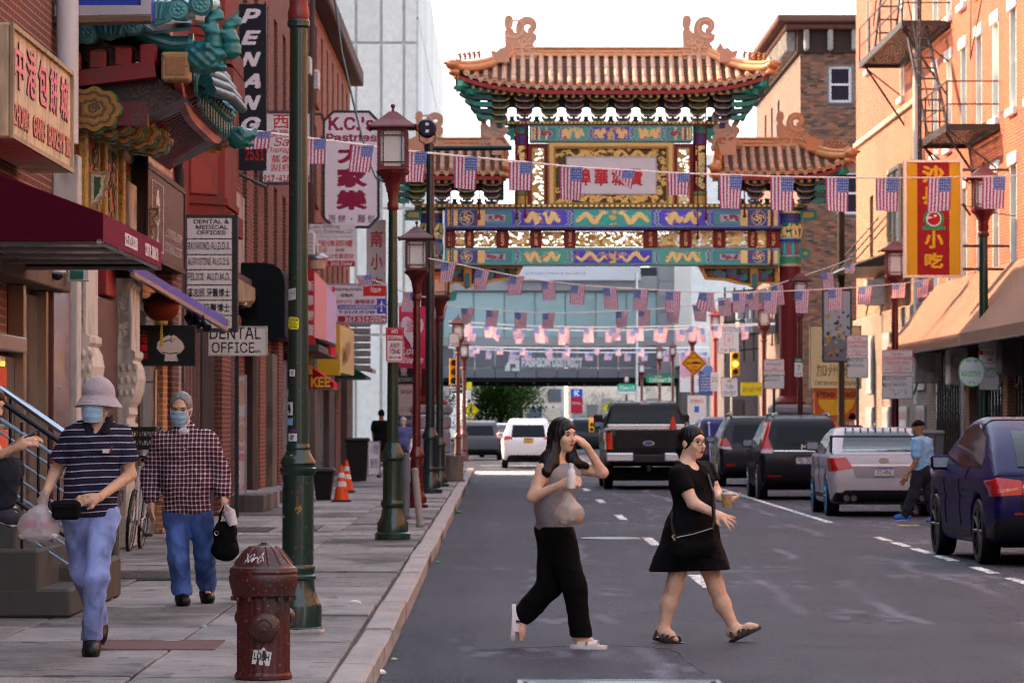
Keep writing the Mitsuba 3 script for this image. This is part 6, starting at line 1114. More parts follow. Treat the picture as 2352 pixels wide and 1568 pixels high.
for lab,Yd,ya,yb,ym,xs,w,h in(('fourth flag string before the glass of the shopping bridge',120,738,742,752,range(1066,1700,58),24,34),('fifth flag string half a metre below the fourth',133,748,744,760,range(1090,1760,52),21,30),('sixth thin flag string over the grey sill of the shopping bridge',170,796,797,800,range(1090,1640,55),17,17),('seventh flag string across the bridge lettering',182,798,804,810,range(1085,1660,44),19,19)):
 f=lambda x:np.interp(x,[1030,1200,1370,1550,1800],[ya,(ya+3*ym)/4,ym,(yb+3*ym)/4,yb]);q=random.Random(n)
 bunting(lab,[(x,f(x),Yd)for x in range(1030,1781,50)],[(x+q.uniform(-6,6),f(x)+1,w*q.uniform(.8,1.05),h*q.uniform(.8,1.1),q.uniform(-.25,.2),.4 if q.random()<.15 else 0)for x in xs],mirror=n%2==0,seed=100+40*n);n+=1
bunting('short flag string slipping behind the second lamp post on the left',[(x,y,88)for x,y in((850,640),(930,672),(975,682),(1010,690))],[(836,632,34,26,.2,0),(943,670,30,46,-.2,0)],seed=300)
t=thing('small_flag','small flag on a stick by the carved pier behind the bucket hat man','flag');q=W(285,848,42.5);m,uv=flag_mesh(q,26*SC(42.5),36*SC(42.5),.1,.1,5);part(t,'cloth',m,None,'flag_cloth',True,uv=uv);part(t,'stick',cyl(q+[-.06,0,.05],q+[-.2,0,-.25],.008,n=6),(.3,.22,.1),'satin')
# ---------------------------------------------------------------- right side: tall sign, canopy, fire escape, street signs
t,fr,w,h=board('tall red sign with yellow sides and yellow characters on the right wall',2080,634,2207,371,80.0,(.36,.012,.015),None,.22)
part(t,'side_strip',fr.to(box(.0,.21*w,0,h,0,.012)),(.72,.36,.015),'satin');part(t,'side_strip',fr.to(box(.79*w,w,0,h,0,.012)),(.72,.36,.015),'satin');part(t,'frame',fr.to(ext(sg.box(-.03,-.03,w+.03,h+.03).difference(sg.box(.02,.02,w-.02,h-.02)),.28,-.24)),(.6,.58,.54),'metal')
for s_,a,b,c_,d_ in(('沙',.30,.81,.70,.965),('县',.30,.62,.70,.78),('小',.34,.24,.68,.40),('吃',.34,.07,.68,.205)):words(t,fr,w,h,s_,a,b,c_,d_,(.75,.40,.02),bold=3)
lg=aff.translate(aff.scale(sg.Point(0,0).buffer(1,14),.17,.17),.51*w,.50*h)
part(t,'emblem_ring',fr.to(ext(lg.buffer(.05).difference(lg.buffer(-.01)),.006,.002)),(.05,.25,.10),'satin');part(t,'emblem_ground',fr.to(ext(lg,.006,.002)),(.68,.66,.62),'satin')
part(t,'emblem',fr.to(ext(lg.buffer(-.035).difference(sg.Polygon([(.51*w,.51*h),(.51*w-.3,.545*h),(.51*w-.3,.48*h)])).difference(sg.Point(.51*w+.03,.527*h).buffer(.03)),.006,.008)),(.5,.015,.02),'satin');part(t,'emblem_band',fr.to(box(.30*w,.72*w,.405*h,.435*h,0,.008)),(.05,.28,.11),'satin')
for x,y in((2290,565),(2290,618),(2215,390)):arm(t,[W(2200,y,80.05),W(2330,y,80.05)],.03)
# brown canopy
def rpt(x,y):return WX(x,y,XR)
cz0,cz1=3.15,4.95;t=thing('awning','long faded brown canopy along the right wall with a black shadowed underside','awning');ya,yb=66.0,93.2;X0=XR-1.25
tp=np.array([(XR,ya,cz1),(X0,ya,cz0+.25),(X0,yb,cz0+.25),(XR,yb,cz1)])
for k in range(9):
 q=[tp[0]+(tp[3]-tp[0])*k/9,tp[1]+(tp[2]-tp[1])*k/9,tp[1]+(tp[2]-tp[1])*(k+1)/9,tp[0]+(tp[3]-tp[0])*(k+1)/9]
 part(t,'canvas_panel',cat(Manifold.hull_points(np.vstack([q,np.array(q)-[0,0,.02]]))),nearest((.20,.115,.085),.06),'cloth');part(t,'valance',bbox(X0-.012,X0,q[1][1]+.01,q[2][1]-.01,cz0,cz0+.25,.003),nearest((.18,.10,.075),.08),'cloth')
part(t,'end',Fr((0,yb,0),(1,0,0)).to(ext(sg.Polygon([(XR,cz0),(X0,cz0),(X0,cz0+.25),(XR,cz1)]),.02)),(.19,.11,.08),'cloth');part(t,'rail',cat([cyl((X0,ya,cz0),(X0,yb,cz0),.025,n=8)]+[cyl((X0,y,cz0+.02),(XR,y,cz0+.02),.02,n=6)for y in np.linspace(ya,yb,10)]),(.05,.05,.05),'satin',kind='stuff')
# black flat canopy of the pale brick building, bay sash
t=thing('awning','black flat canopy held by rods on the pale brick wall','awning');a=W(1900,612,104);part(t,'roof',cat(Manifold.hull_points(np.array([(XR,99,6.2),(XR,109,6.2),(XR-1.5,108,5.75),(XR-1.5,100,5.75),(XR,99,5.7),(XR,109,5.7),(XR-1.6,108,5.65),(XR-1.6,100,5.65)]))),(.02,.02,.022),'satin');part(t,'rods',cat([cyl((XR,y,7.4),(XR-1.4,y,5.8),.02,n=6)for y in(100.5,104,107.5)]),(.04,.035,.035),'satin')
t=thing('bay_window','tan framed glass bay window standing out of the pale brick wall','bay window')
fr=Fr((XR-.55,98.0,6.1),(1,0,0));y0,y1_,z0,z1=96.6,99.6,6.15,8.2
part(t,'frame',cat([bbox(XR-.6,XR,y0,y1_,z0,z0+.12),bbox(XR-.6,XR,y0,y1_,z1-.12,z1)]+[bbox(x_,x_+.08,y_,y_+.08,z0,z1)for x_ in(XR-.6,XR-.08)for y_ in(y0,(y0+y1_)/2,y1_-.08)]),(.42,.33,.22),'satin');part(t,'pane',box(XR-.55,XR,y0+.05,y1_-.05,z0+.1,z1-.1),(.05,.055,.05),'glass');part(t,'awning_arm',bar((XR-.1,y0-.02,z0+.2),(XR-.6,y0-.1,z0-.1),.04),(.4,.3,.2),'satin')
# fire escape: two landings, stairs, rails, drop ladder
FE=thing('fire_escape','black iron fire escape with two slatted landings on the right brick wall','fire escape');IR=(.022,.02,.02)
def landing(y0,y1,z,dep=1.15):
 k=part(FE,'landing',cat([bar((XR-dep,y0,z),(XR-dep,y1,z),.05,.16),bar((XR-.05,y0,z),(XR-.05,y1,z),.05,.12),bar((XR-dep,y0,z),(XR,y0,z),.05,.14),bar((XR-dep,y1,z),(XR,y1,z),.05,.14)]+[bar((XR-dep,y,z-.5*0),(XR,y,z-.9),.035)for y in(y0+.3,y1-.3)]),IR,'worn')
 for j in range(int((y1-y0)/.13)):part(k,'slat',box(XR-dep+.03,XR-.05,y0+.05+.13*j,y0+.12+.13*j,z+.02,z+.045),IR,'worn')
 r_=[bar((XR-dep,y0,z+q),(XR-dep,y1,z+q),.03)for q in(.5,1.0)]+[bar((XR-dep,y0,z+q),(XR,y0,z+q),.03)for q in(.5,1.0)]
 part(k,'rail',cat(r_),IR,'worn');
 for y in np.arange(y0,y1+.1,(y1-y0)/4):part(k,'rail_post',bar((XR-dep,y,z),(XR-dep,y,z+1.02),.035),IR,'worn')
landing(81.5,87.0,7.95);landing(90.4,101.2,11.15)
landing(90.4,101.2,14.5)
def stair(ya,za,yb,zb,xo,n=11):
 k=part(FE,'stair',cat([bar((XR-xo-s,ya,za),(XR-xo-s,yb,zb),.04,.16)for s in(0,.5)]+[bar((XR-xo-.5,ya,za+.9),(XR-xo-.5,yb,zb+.9),.03)]),IR,'worn')
 for j in range(1,n):q=j/n;part(k,'tread',box(XR-xo-.48,XR-xo-.02,ya+(yb-ya)*q-.1,ya+(yb-ya)*q+.1,za+(zb-za)*q,za+(zb-za)*q+.03),IR,'worn')
stair(86.6,7.95,91.5,11.15,.45);stair(99.5,11.15,95,14.5,.45)
for q in(.15,.55):part(FE,'ladder_rail',cat([bar((XR-1.2,86.0+q,5.3),(XR-1.2,86.0+q,16),.045)]),IR,'worn')
for j in range(34):part(FE,'rung',bar((XR-1.2,86.15,5.4+.3*j),(XR-1.2,86.55,5.4+.3*j),.025),IR,'worn')
for y,z in((86.4,6.3),(82.2,6.3),(91,9.5),(100.5,9.5)):part(FE,'strut',bar((XR-1.1,y,z+1.6),(XR,y+.2,z),.045),IR,'worn')
solo('gutter_pipe',tube([(XR-.1,96.9,2),(XR-.1,96.9,16)],.09,10),(.62,.6,.57),'satin','white drain pipe behind the fire escape ladder','pipe',smooth=50)
solo('hanging_cable',tube([(XR-.05,86,11.5),(XR-.4,83.4,9.6),(XR-.05,81.5,12.5)],.015,5),IR,'satin','thin black wires hanging in a V on the orange brick wall','cable')
solo('hanging_cable',tube([W(x,y,79)for x,y in((2207,470),(2290,490),(2352,500))],.012,5),IR,'satin','thin black wire right of the tall red sign','cable')
# street signs on their poles
def stack(label,x0,y0,x1,y1,Yb,rows,pole=None,polecol=(.05,.06,.06),cat_='parking sign',split=None,name='parking_sign',rw=.008):
 t,fr,w,h=board(label,x0,y0,x1,y1,Yb,(.60,.58,.58),None,.012,cat_=cat_,name=name,r=.03)
 for it in rows:
  if it[0]=='box':part(t,'colour_field',fr.to(box(it[1]*w,it[3]*w,it[2]*h,it[4]*h,0,.002)),it[5],'satin')
  elif it[0]=='rim':part(t,'rim',fr.to(ext(rrect(it[1]*w,it[2]*h,it[3]*w,it[4]*h,.03).difference(rrect(it[1]*w+.015,it[2]*h+.015,it[3]*w-.015,it[4]*h-.015,.025)),.003)),it[5],'satin')
  elif it[0]=='arrow':
   _,a,b,c_,d_,cc=it;m_=(b+d_)/2;e=(d_-b)/2;P=sg.Polygon([(a,m_),(a+.1,b),(a+.1,m_-e*.25),(c_-.1,m_-e*.25),(c_-.1,b),(c_,m_),(c_-.1,d_),(c_-.1,m_+e*.25),(a+.1,m_+e*.25),(a+.1,d_)]);part(t,'arrow',fr.to(ext(aff.scale(P,w,h,origin=(0,0)),.003)),cc,'satin')
  else:words(t,fr,w,h,it[0],it[1],it[2],it[3],it[4],it[5],bold=it[6]if len(it)>6 else 1,z=.0025)
 if pole:xp,yt,yb_=pole;a,b=W(xp,yb_,Yb+.05),W(xp,yt,Yb+.05);part(t,'pole',cyl((a[0],Yb+.06,max(.14,a[2])),(b[0],Yb+.06,b[2]),.035,n=10),polecol,'satin',40)
 return t
CR,GR=(.40,.025,.05),(.02,.12,.08)
stack('no stopping any time sign strapped to the second green lamp post',886,832,928,752,Y2-.2,[('box',.0,.63,1,1.0,CR),('NO',.33,.83,.66,.95,(.62,.6,.6),3),('STOPPING',.08,.665,.92,.775,(.62,.6,.6),3),('ANY',.22,.42,.78,.55,(.25,.02,.04),2),('TIME',.2,.25,.8,.38,(.25,.02,.04),2),('arrow',.16,.08,.84,.20,CR),('rim',.02,.01,.98,.99,(.5,.1,.12))],name='no_stopping_sign',cat_='no stopping sign')
LO=[('rim',0,.52,1,.82,CR),('rim',0,.84,1,.99,CR),('LOADING ONLY',.09,.70,.92,.77,CR),('20 MIN LIMIT',.3,.64,.7,.67,CR),('MON-SAT 8:00AM-10:00PM',.1,.595,.9,.625,CR),('arrow',.36,.54,.66,.575,CR),('TOW-AWAY',.3,.89,.7,.94,CR)]
HP=[('box',.02,.375,.14,.455,GR),('2',.05,.39,.11,.445,(.6,.6,.58)),('HR PARKING',.17,.385,.80,.45,(.04,.16,.12)),('box',.02,.25,.14,.33,GR),('3',.05,.26,.11,.32,(.6,.6,.58)),('HR PARKING',.17,.255,.80,.32,(.04,.16,.12)),('8AM TO 6PM',.3,.345,.7,.365,(.1,.25,.2)),('rim',0,.0,1,.47,GR)]
t=stack('loading only sign over a green parking sign with black scribbles',2026,916,2097,803,84.9,LO+HP);
fr=Fr((W(2026,916,84.9)[0],84.9,W(2026,916,84.9)[2]),(1,0,0));part(t,'scribble',fr.to(ext(aff.translate(aff.scale(scribble(-.9,0,1.8,1.6,16,8),.22,.1,origin=(0,0)),.36,.16),.004)),(.02,.02,.02),'satin')
stack('loading only sign on a thin grey post left of the maroon lamp',1945,868,1994,769,90,LO+HP,(1970,770,985),(.10,.10,.11))
stack('no stopping and hour parking signs low before the right archway pedestal',1754,893,1802,824,92,[('rim',0,.6,1,1,CR),('NO STOPPING',.15,.78,.85,.86,CR),('arrow',.36,.64,.62,.7,CR)]+HP,(1778,826,985),(.012,.05,.05))
stack('tilted pinkish no stopping sign stack on the far right dark lamp post',2248,896,2296,786,76.5,[('rim',0,.56,1,.9,CR),('box',.02,.73,.2,.83,CR),('STOPPING',.22,.74,.78,.81,CR),('arrow',.4,.6,.66,.66,CR),('TOW-AWAY',.3,.925,.7,.965,CR)]+HP)
stack('narrow green and white permit parking sign on the maroon lamp before the right column',1825,865,1844,822,96,[('box',0,.76,1,1,GR),('PERMIT',.15,.82,.85,.93,(.6,.6,.58)),('7',.35,.36,.65,.62,GR),('arrow',.2,.1,.8,.2,GR)])
stack('small white and red regulation sign on the bright red lamp post',1633,898,1650,855,125,[('NO',.2,.62,.8,.76,CR),('box',.08,.5,.42,.56,CR),('box',.56,.5,.92,.56,CR)])
stack('do not block the box sign on the white signal pole',1649,812,1698,752,127,[('DO NOT BLOCK',.08,.84,.92,.94,INK),('THE BOX',.14,.08,.86,.2,INK),('rim',.3,.3,.7,.76,CR),('X',.42,.44,.58,.62,CR),('rim',0,0,1,1,INK)],(1680,760,985),(.55,.53,.5),name='traffic_sign',cat_='traffic sign')
stack('no turn on red sign low on the white signal pole',1656,911,1695,866,126.9,[('NO',.38,.72,.62,.9,INK),('TURN',.26,.42,.74,.6,INK),('ON RED',.14,.12,.86,.3,INK),('rim',0,0,1,1,INK)],name='traffic_sign',cat_='traffic sign')
t,fr,w,h=board('green street name sign right of the far pickup roof',1484,879,1546,861,150,(.02,.24,.14),None,.03,name='street_name_sign',cat_='street name sign',r=.08);words(t,fr,w,h,'Cuthbert St',.12,.12,.94,.66,(.65,.68,.64),bold=2);words(t,fr,w,h,'100 N',.3,.74,.56,.92,(.65,.68,.64))
t,fr,w,h=board('second green street name sign above the pickup cab',1418,897,1462,881,190,(.02,.26,.15),None,.03,name='street_name_sign',cat_='street name sign',r=.1);words(t,fr,w,h,'Filbert St',.12,.15,.9,.7,(.65,.68,.64));t2_,fr,w,h=board('white one way arrow plate under the second green street name',1417,906,1462,898,190,(.55,.55,.55),(.1,.1,.1),.02,name='traffic_sign',cat_='traffic sign',rw=.02)
def diamond(label,x,y,r,Yd,col,P,wds=()):
 t=thing('warning_sign',label,'warning sign');c=W(x,y,Yd);R=r*SC(Yd);fr=Fr((c[0],Yd,c[2]),(1,0,0));D=sg.Polygon([(-R,0),(0,-R),(R,0),(0,R)]).buffer(-.06).buffer(.06);part(t,'plate',fr.to(ext(D,.02,-.02)),col,'satin');part(t,'border',fr.to(ext(D.buffer(-.03).difference(D.buffer(-.06)),.003)),INK,'satin')
 for q in P:part(t,'symbol',fr.to(ext(aff.scale(q,R,R,origin=(0,0)),.004)),INK,'satin')
 for s_,a,b,c_,d_ in wds:part(t,'lettering',fr.to(text(s_,a*R,b*R,c_*R,d_*R,bold=2)),INK,'satin')
 return t
car_=sg.Polygon([(-.25,-.06),(.6,-.06),(.62,.04),(.42,.06),(.3,.14),(-.02,.14),(-.14,.06),(-.26,.03)]);bike=shapely.union_all([sg.Point(-.55,-.02).buffer(.09).difference(sg.Point(-.55,-.02).buffer(.06)),sg.Point(-.36,-.02).buffer(.09).difference(sg.Point(-.36,-.02).buffer(.06)),wave([(-.55,-.02),(-.46,.1),(-.36,-.02)],.025)])
walk=shapely.union_all([sg.Point(0,.5).buffer(.12),wave([(0,.36),(-.05,-.05)],.12),wave([(-.05,-.05),(-.25,-.5)],.08),wave([(-.03,-.05),(.2,-.5)],.08),wave([(-.02,.25),(.3,.05)],.06),wave([(-.02,.25),(-.3,.05)],.06)])
diamond('orange diamond share the road sign behind the woman in black',1594,834,30,122,(.62,.27,.01),(car_,bike),(('SHARE',-.34,.34,.34,.5),('THE',-.2,-.36,.2,-.2),('ROAD',-.3,-.62,.3,-.45)))
diamond('yellow green diamond pedestrian sign left of the white car',1082,942,19,150,(.55,.5,.01),(walk,));diamond('yellow green diamond pedestrian sign just left of the pickup',1398,938,18,200,(.55,.5,.02),(walk,))
t,fr,w,h=board('yellow arrow plate low beside the left pedestrian sign',1074,992,1102,975,150,(.55,.45,.01),None,.02,name='traffic_sign',cat_='traffic sign');part(t,'arrow',fr.to(ext(aff.affine_transform(sg.Polygon([(-.4,.3),(.2,-.1),(.2,.1),(.5,-.4),(0,-.4),(.1,-.25),(-.45,.15)]),[w*.8,0,0,h,w/2,h/2]),.004)),INK,'satin')
t,fr,w,h=board('black and white one way arrow sign beside the left archway column',1036,903,1064,882,118,(.025,.025,.03),(.6,.6,.6),.02,name='traffic_sign',cat_='traffic sign',rw=.02);part(t,'arrow',fr.to(ext(aff.scale(sg.Polygon([(.02,.25),(.55,.25),(.55,.08),(.95,.5),(.55,.92),(.55,.75),(.02,.75)]),w,h,origin=(0,0)),.004)),(.62,.62,.62),'satin');words(t,fr,w,h,'WAY',.06,.38,.4,.62,INK,z=.006)
t,fr,w,h=board('white box junction sign by the left archway column',1031,796,1055,765,117,(.58,.57,.57),INK,.02,name='traffic_sign',cat_='traffic sign',rw=.012);words(t,fr,w,h,'BOX',.3,.1,.9,.3,INK)
t,fr,w,h=board('pedestrian plate above the left diamond sign',1071,916,1082,895,149,(.6,.6,.6),None,.02,name='traffic_sign',cat_='traffic sign');t,fr,w,h=board('fluorescent yellow square plate above the left diamond sign',1072,894,1084,877,149,(.62,.6,.02),None,.02,name='traffic_sign',cat_='traffic sign')
def signal(label,x,y0,y1,Yd,lit,w=None):
 t=thing('traffic_light',label,'traffic light');a,b=W(x,y1,Yd),W(x,y0,Yd);h=b[2]-a[2];w=w or h*.36;part(t,'housing',bbox(a[0]-w/2,a[0]+w/2,Yd,Yd+.25,a[2],b[2],.02),(.62,.33,.01),'satin')
 for k,cc in enumerate(((.5,.02,.01),(.9,.5,.02),(.02,.4,.15))):
  z=b[2]-h*(.17+.33*k);on=lit==k;part(t,'lens',cyl((a[0],Yd-.01,z),(a[0],Yd+.02,z),w*.33,n=16),cc if on else tuple(q*.08+.01 for q in cc),'satin')
  if on:part(t,'lit_lens',cyl((a[0],Yd-.02,z),(a[0],Yd-.012,z),w*.3,n=16),cc,'satin');scene[list(scene)[-1]]['emitter']={'type':'area','radiance':{'type':'rgb','value':[q*1.1 for q in cc]}}
  part(t,'visor',cat([bar((a[0]+w*.4*math.cos(g),Yd,z+w*.4*math.sin(g)),(a[0]+w*.4*math.cos(g),Yd-.2,z+w*.4*math.sin(g)),.03)for g in np.linspace(0,math.pi,7)]),(.55,.3,.01),'satin')
 return t
signal('yellow traffic light with amber lit on the white signal pole',1689,808,863,126.6,1);signal('yellow traffic light seen from its side by the left archway column',1043,823,885,118.5,-1);signal('small far traffic light left of the pickup mirror',1359,958,992,170,0);signal('far traffic light with red lit beside the yellow arrow plate',1107,965,985,175,0)
t,fr,w,h=board('tall menu banner with purple food pictures on the right wall',1889,832,1956,664,97,(.16,.17,.18),(.03,.03,.035),.1,rw=.04,cat_='banner',name='banner')
part(t,'pale_field',fr.to(box(.04*w,.96*w,.35*h,.97*h,0,.004)),(.33,.36,.38),'satin');rr=random.Random(6)
for k in range(46):u,v=rr.uniform(.1,.9),rr.betavariate(1.6,2.2)*.7+.06;part(t,'food_picture',fr.to(ext(aff.translate(aff.rotate(aff.scale(sg.Point(0,0).buffer(1,4),rr.uniform(.02,.07),rr.uniform(.02,.06)),rr.uniform(0,90)),u*w,v*h),.003,.003)),rr.choice([(.08,.04,.12),(.42,.22,.04),(.05,.04,.05),(.4,.35,.25),(.3,.12,.04)]),'satin')
t,fr,w,h=board('cream restaurant board with dark characters on the far brick wall',1860,893,1978,748,108,(.66,.56,.36),(.1,.08,.06),.12,rw=.02);words(t,fr,w,h,'加州粉',.12,.20,.80,.40,(.10,.07,.03),bold=0);words(t,fr,w,h,'Vietnamese Restaurant',.08,.06,.97,.14,(.10,.07,.03))
t,fr,w,h=board('orange pho shop poster with a yellow bowl',1870,964,1972,893,108,(.44,.10,.03),None,.06);words(t,fr,w,h,'Pho Cali',.06,.74,.94,.93,(.08,.03,.02),bold=3);part(t,'bowl',fr.to(ext(sg.Polygon([(.08*w,.66*h),(.92*w,.66*h),(.85*w,.38*h),(.66*w,.16*h),(.34*w,.16*h),(.15*w,.38*h)]),.004)),(.60,.36,.04),'satin')
t,fr,w,h=board('round white pay by phone sign left of the far right lamp post',2202,888,2262,820,76.3,(.6,.6,.6),None,.015,name='pay_parking_sign',cat_='parking sign',r=.25);part(t,'number_field',fr.to(box(.12*w,.8*w,.36*h,.52*h,0,.002)),(.10,.38,.12),'satin');words(t,fr,w,h,'92401',.16,.38,.78,.5,(.65,.68,.65),bold=3,z=.003);words(t,fr,w,h,'PAY WITH',.3,.83,.88,.92,(.05,.05,.2),bold=2);part(t,'scribble',fr.to(ext(aff.translate(aff.scale(scribble(-.9,0,1.8,1.6,12,4),.12,.05,origin=(0,0)),.55*w,.15*h),.004)),INK,'satin');part(t,'rim',fr.to(ext(rrect(0,0,w,h,.25).difference(rrect(.02,.02,w-.02,h-.02,.24)),.003)),(.15,.45,.15),'satin');part(t,'perforated_post',cat(bar(fr.at(.15*w,0)+[0,.05,-1.4],fr.at(.15*w,.4*h)+[0,.05,0],.06)),(.3,.3,.32),'metal')
# wall units, bins and small street furniture on the right
for lab,x0,y0,x1,y1,Yd,col in(('white condenser unit under the brown canopy left end',2100,880,2166,780,88,(.48,.45,.42)),('second white condenser unit under the brown canopy',2181,884,2222,776,84,(.5,.47,.44)),('dark grey condenser unit at the right edge under the canopy',2300,860,2352,728,75,(.075,.075,.09)),('white air conditioner on the wall above the grey ground floor',1990,700,2032,640,100,(.42,.4,.38))):
 a,b=W(x0,y0,Yd),W(x1,y1,Yd);t=thing('condenser_unit',lab,'air conditioner');part(t,'case',bbox(a[0],b[0],Yd,Yd+.8,a[2],b[2],.03),col,'grime');fr=Fr((a[0],Yd,a[2]),(1,0,0));w,h=b[0]-a[0],b[2]-a[2]
 part(t,'grille_ring',fr.to(ext(sg.Point(w*.45,h*.5).buffer(min(w,h)*.36,10).difference(sg.Point(w*.45,h*.5).buffer(min(w,h)*.32,10)),.02)),tuple(q*.5 for q in col),'satin');part(t,'side_cover',fr.to(bbox(.72*w,.95*w,.35*h,.75*h,0,.03,.01)),tuple(q*.85 for q in col),'satin');part(t,'bracket',cat(bar(fr.at(.1*w,0),fr.at(.1*w,-.25)+[0,.7,0],.04),bar(fr.at(.9*w,0),fr.at(.9*w,-.25)+[0,.7,0],.04)),(.08,.07,.07),'satin')
def bin_(label,x0,y0,x1,y1,Yd,col,z0=.14):
 a,b=W(x0,y0,Yd),W(x1,y1,Yd);a[2]=z0;t=thing('wheelie_bin',label,'rubbish bin');w=b[0]-a[0];h=b[2]-a[2]
 v=[(a[0]+e,Yd+d,a[2])for e in(.06,w-.06)for d in(.06,.6)]+[(a[0]+e,Yd+d,b[2]-.1)for e in(0,w)for d in(0,.72)];part(t,'body',cat(Manifold.hull_points(np.array(v))),col,'satin');part(t,'lid',bbox(a[0]-.03,b[0]+.03,Yd-.04,Yd+.76,b[2]-.1,b[2],.04),tuple(q*1.2 for q in col),'satin');part(t,'wheel',cyl((a[0]+.08,Yd+.6,a[2]+.1),(a[0]+.14,Yd+.6,a[2]+.1),.1,n=12),(.02,)*3,'satin');part(t,'handle',cyl((a[0]+.1,Yd+.8,b[2]-.12),(b[0]-.1,Yd+.8,b[2]-.12),.02,n=8),col,'satin')
 return t
bin_('black bin standing against the wall behind the traffic cones',794,1105,846,1005,WZ(820,1105,.15)[1],(.015,.016,.018),.15);bin_('grey wheeled bin behind the man in the light blue shirt',2108,1080,2168,988,72,(.10,.105,.115));bin_('blue bin beside the bright red lamp post',1630,990,1652,968,112,(.03,.04,.2));
t=bin_('black rubbish sack box under the shop window left of the cones',718,1150,765,1075,WZ(740,1148,.15)[1],(.018,.016,.016),.15)
def cone(label,x,yb,yt,Yd,tilt=0):
 t=thing('traffic_cone',label,'traffic cone','orange traffic cones on the left sidewalk');c=WZ(x,yb,.15);h=(yb-yt)*SC(c[1]);r=h*.235;OR=(.70,.09,.02);R=lambda z:r*.8*(1-z/h)+.025
 part(t,'base',bbox(c[0]-r*1.15,c[0]+r*1.15,c[1]-r*1.15,c[1]+r*1.15,.15,.19,.015),(.03,.028,.03),'satin')
 for z0,z1,cc in((.03,.42,OR),(.42,.56,(.62,.6,.6)),(.56,.66,OR),(.66,.80,(.62,.6,.6)),(.80,1.0,OR)):part(t,'band',lathe([(R(z0*h),z0*h),(R(z1*h),z1*h)]+([(0,h)]if z1==1 else[]),(c[0],c[1],.15),22),cc,'satin',40)
 if tilt:fr=Fr((c[0]-.09,c[1]-R(.25*h)-.006,.15),(1,0,0),(0,.26,1));part(t,'lettering',fr.to(text('MILLER',0,.27*h,.18,.335*h,bold=3)),INK,'satin');part(t,'lettering',fr.to(text('BROS',.025,.19*h,.155,.255*h,bold=3)),INK,'satin')
cone('nearer orange and white traffic cone with black lettering by the wall',784,1152,1068,0,1);cone('further orange and white traffic cone half behind the nearer one',796,1130,1056,0)
def bollard(label,x,yb,yt,r,col,tilt=0,mat='grime',name='bollard',z0=.15,dome=True):
 c=WZ(x,yb,z0);h=(yb-yt)*SC(c[1]);R=r*SC(c[1]);m=lathe([(R,0),(R,h-R*.4),(R*.8,h-R*.15),(0,h)]if dome else[(R,0),(R,h),(0,h)],(0,0,0),18);m.vertices[:,0]+=m.vertices[:,2]*tilt;m.vertices+=c;t=thing(name,label,'bollard');part(t,'post',m,col,mat,40);part(t,'foot',cyl(c,c+[0,0,.04],R*1.25,n=18),tuple(q*.7 for q in col),mat,40)
bollard('leaning pale concrete bollard with stains behind the second lamp post',965,1210,1074,8,(.36,.33,.32),-.09);bollard('grey pipe bollard directly right of the second lamp post',932,1192,1040,9,(.16,.17,.21));bollard('squat round concrete planter before the left archway pedestal',1044,1105,1046,20,(.20,.165,.135),dome=False)
bollard('square topped steel post at the foot of the bakery steps',264,1365,1080,9.5,(.13,.12,.11),dome=False)
t=thing('pink_banner','pink and red banner with a white heart hanging from the left pole','banner');Yd=96.0;fr=front(916,846,Yd);k=SC(Yd);w,h=61*k,143*k
m,uv=grid(lambda u,v:np.stack([fr.o[0]+u*w,Yd+.05*np.sin(v*5+u*3),fr.o[2]+v*h+.01*np.sin(u*6)],-1),12,16);part(t,'cloth',m,(.50,.05,.10),'cloth',True);heart=sg.Polygon([(16*math.sin(a)**3,13*math.cos(a)-5*math.cos(2*a)-2*math.cos(3*a)-math.cos(4*a))for a in np.linspace(0,6.28,40)[:-1]])
fr=Fr((fr.o[0],Yd-.07,fr.o[2]),(1,0,0));part(t,'heart',fr.to(ext(aff.translate(aff.scale(heart,w*.027,h*.018,origin=(0,0)),w*.5,h*.62),.004)),(.62,.52,.56),'cloth');part(t,'character',fr.to(text('愛',w*.3,h*.58,w*.7,h*.76,'cjk',0,d=.004,z=.004)),(.5,.04,.1),'cloth');part(t,'lettering',fr.to(text('Love',w*.12,h*.22,w*.8,h*.34,slant=.3,bold=2)),(.66,.6,.6),'cloth');part(t,'lettering',fr.to(text('Chinatown',w*.1,h*.08,w*.92,h*.19,slant=.3,bold=2)),(.66,.6,.6),'cloth')
t,fr,w,h=board('white market board with red lettering behind the warning diamond',1562,900,1660,816,165,(.60,.56,.58),None,.1);words(t,fr,w,h,'食品專賣',.3,.72,.98,.95,(.30,.04,.12));words(t,fr,w,h,'Yummy Yummy',.2,.42,.98,.66,(.34,.04,.14),bold=2,slant=.2);words(t,fr,w,h,'215-625-9988',.4,.2,.98,.34,(.2,.05,.15));part(t,'pink_corner',fr.to(ext(sg.Point(.1*w,.7*h).buffer(.5,6).intersection(sg.box(0,0,w,h)),.004)),(.55,.3,.4),'satin')
t,fr,w,h=board('blue information panel with a round emblem behind the bright red lamp',1605,908,1648,852,150,(.06,.09,.24),None,.06,name='information_panel',cat_='information panel');part(t,'emblem',fr.to(ext(sg.Point(.5*w,1.02*h).buffer(.22,8),.03,-.02)),(.12,.2,.42),'satin');[part(t,'text_line',fr.to(box(.1*w,(.9-.2*(k%2))*w,(.8-.12*k)*h,(.84-.12*k)*h,0,.004)),(.4,.42,.5),'satin')for k in range(6)]
t,fr,w,h=board('yellow shop board with dark phone number right of the traffic light',1702,908,1754,878,140,(.52,.44,.02),None,.08);words(t,fr,w,h,'215-625-9988',.08,.3,.92,.62,(.12,.1,.02),bold=2)
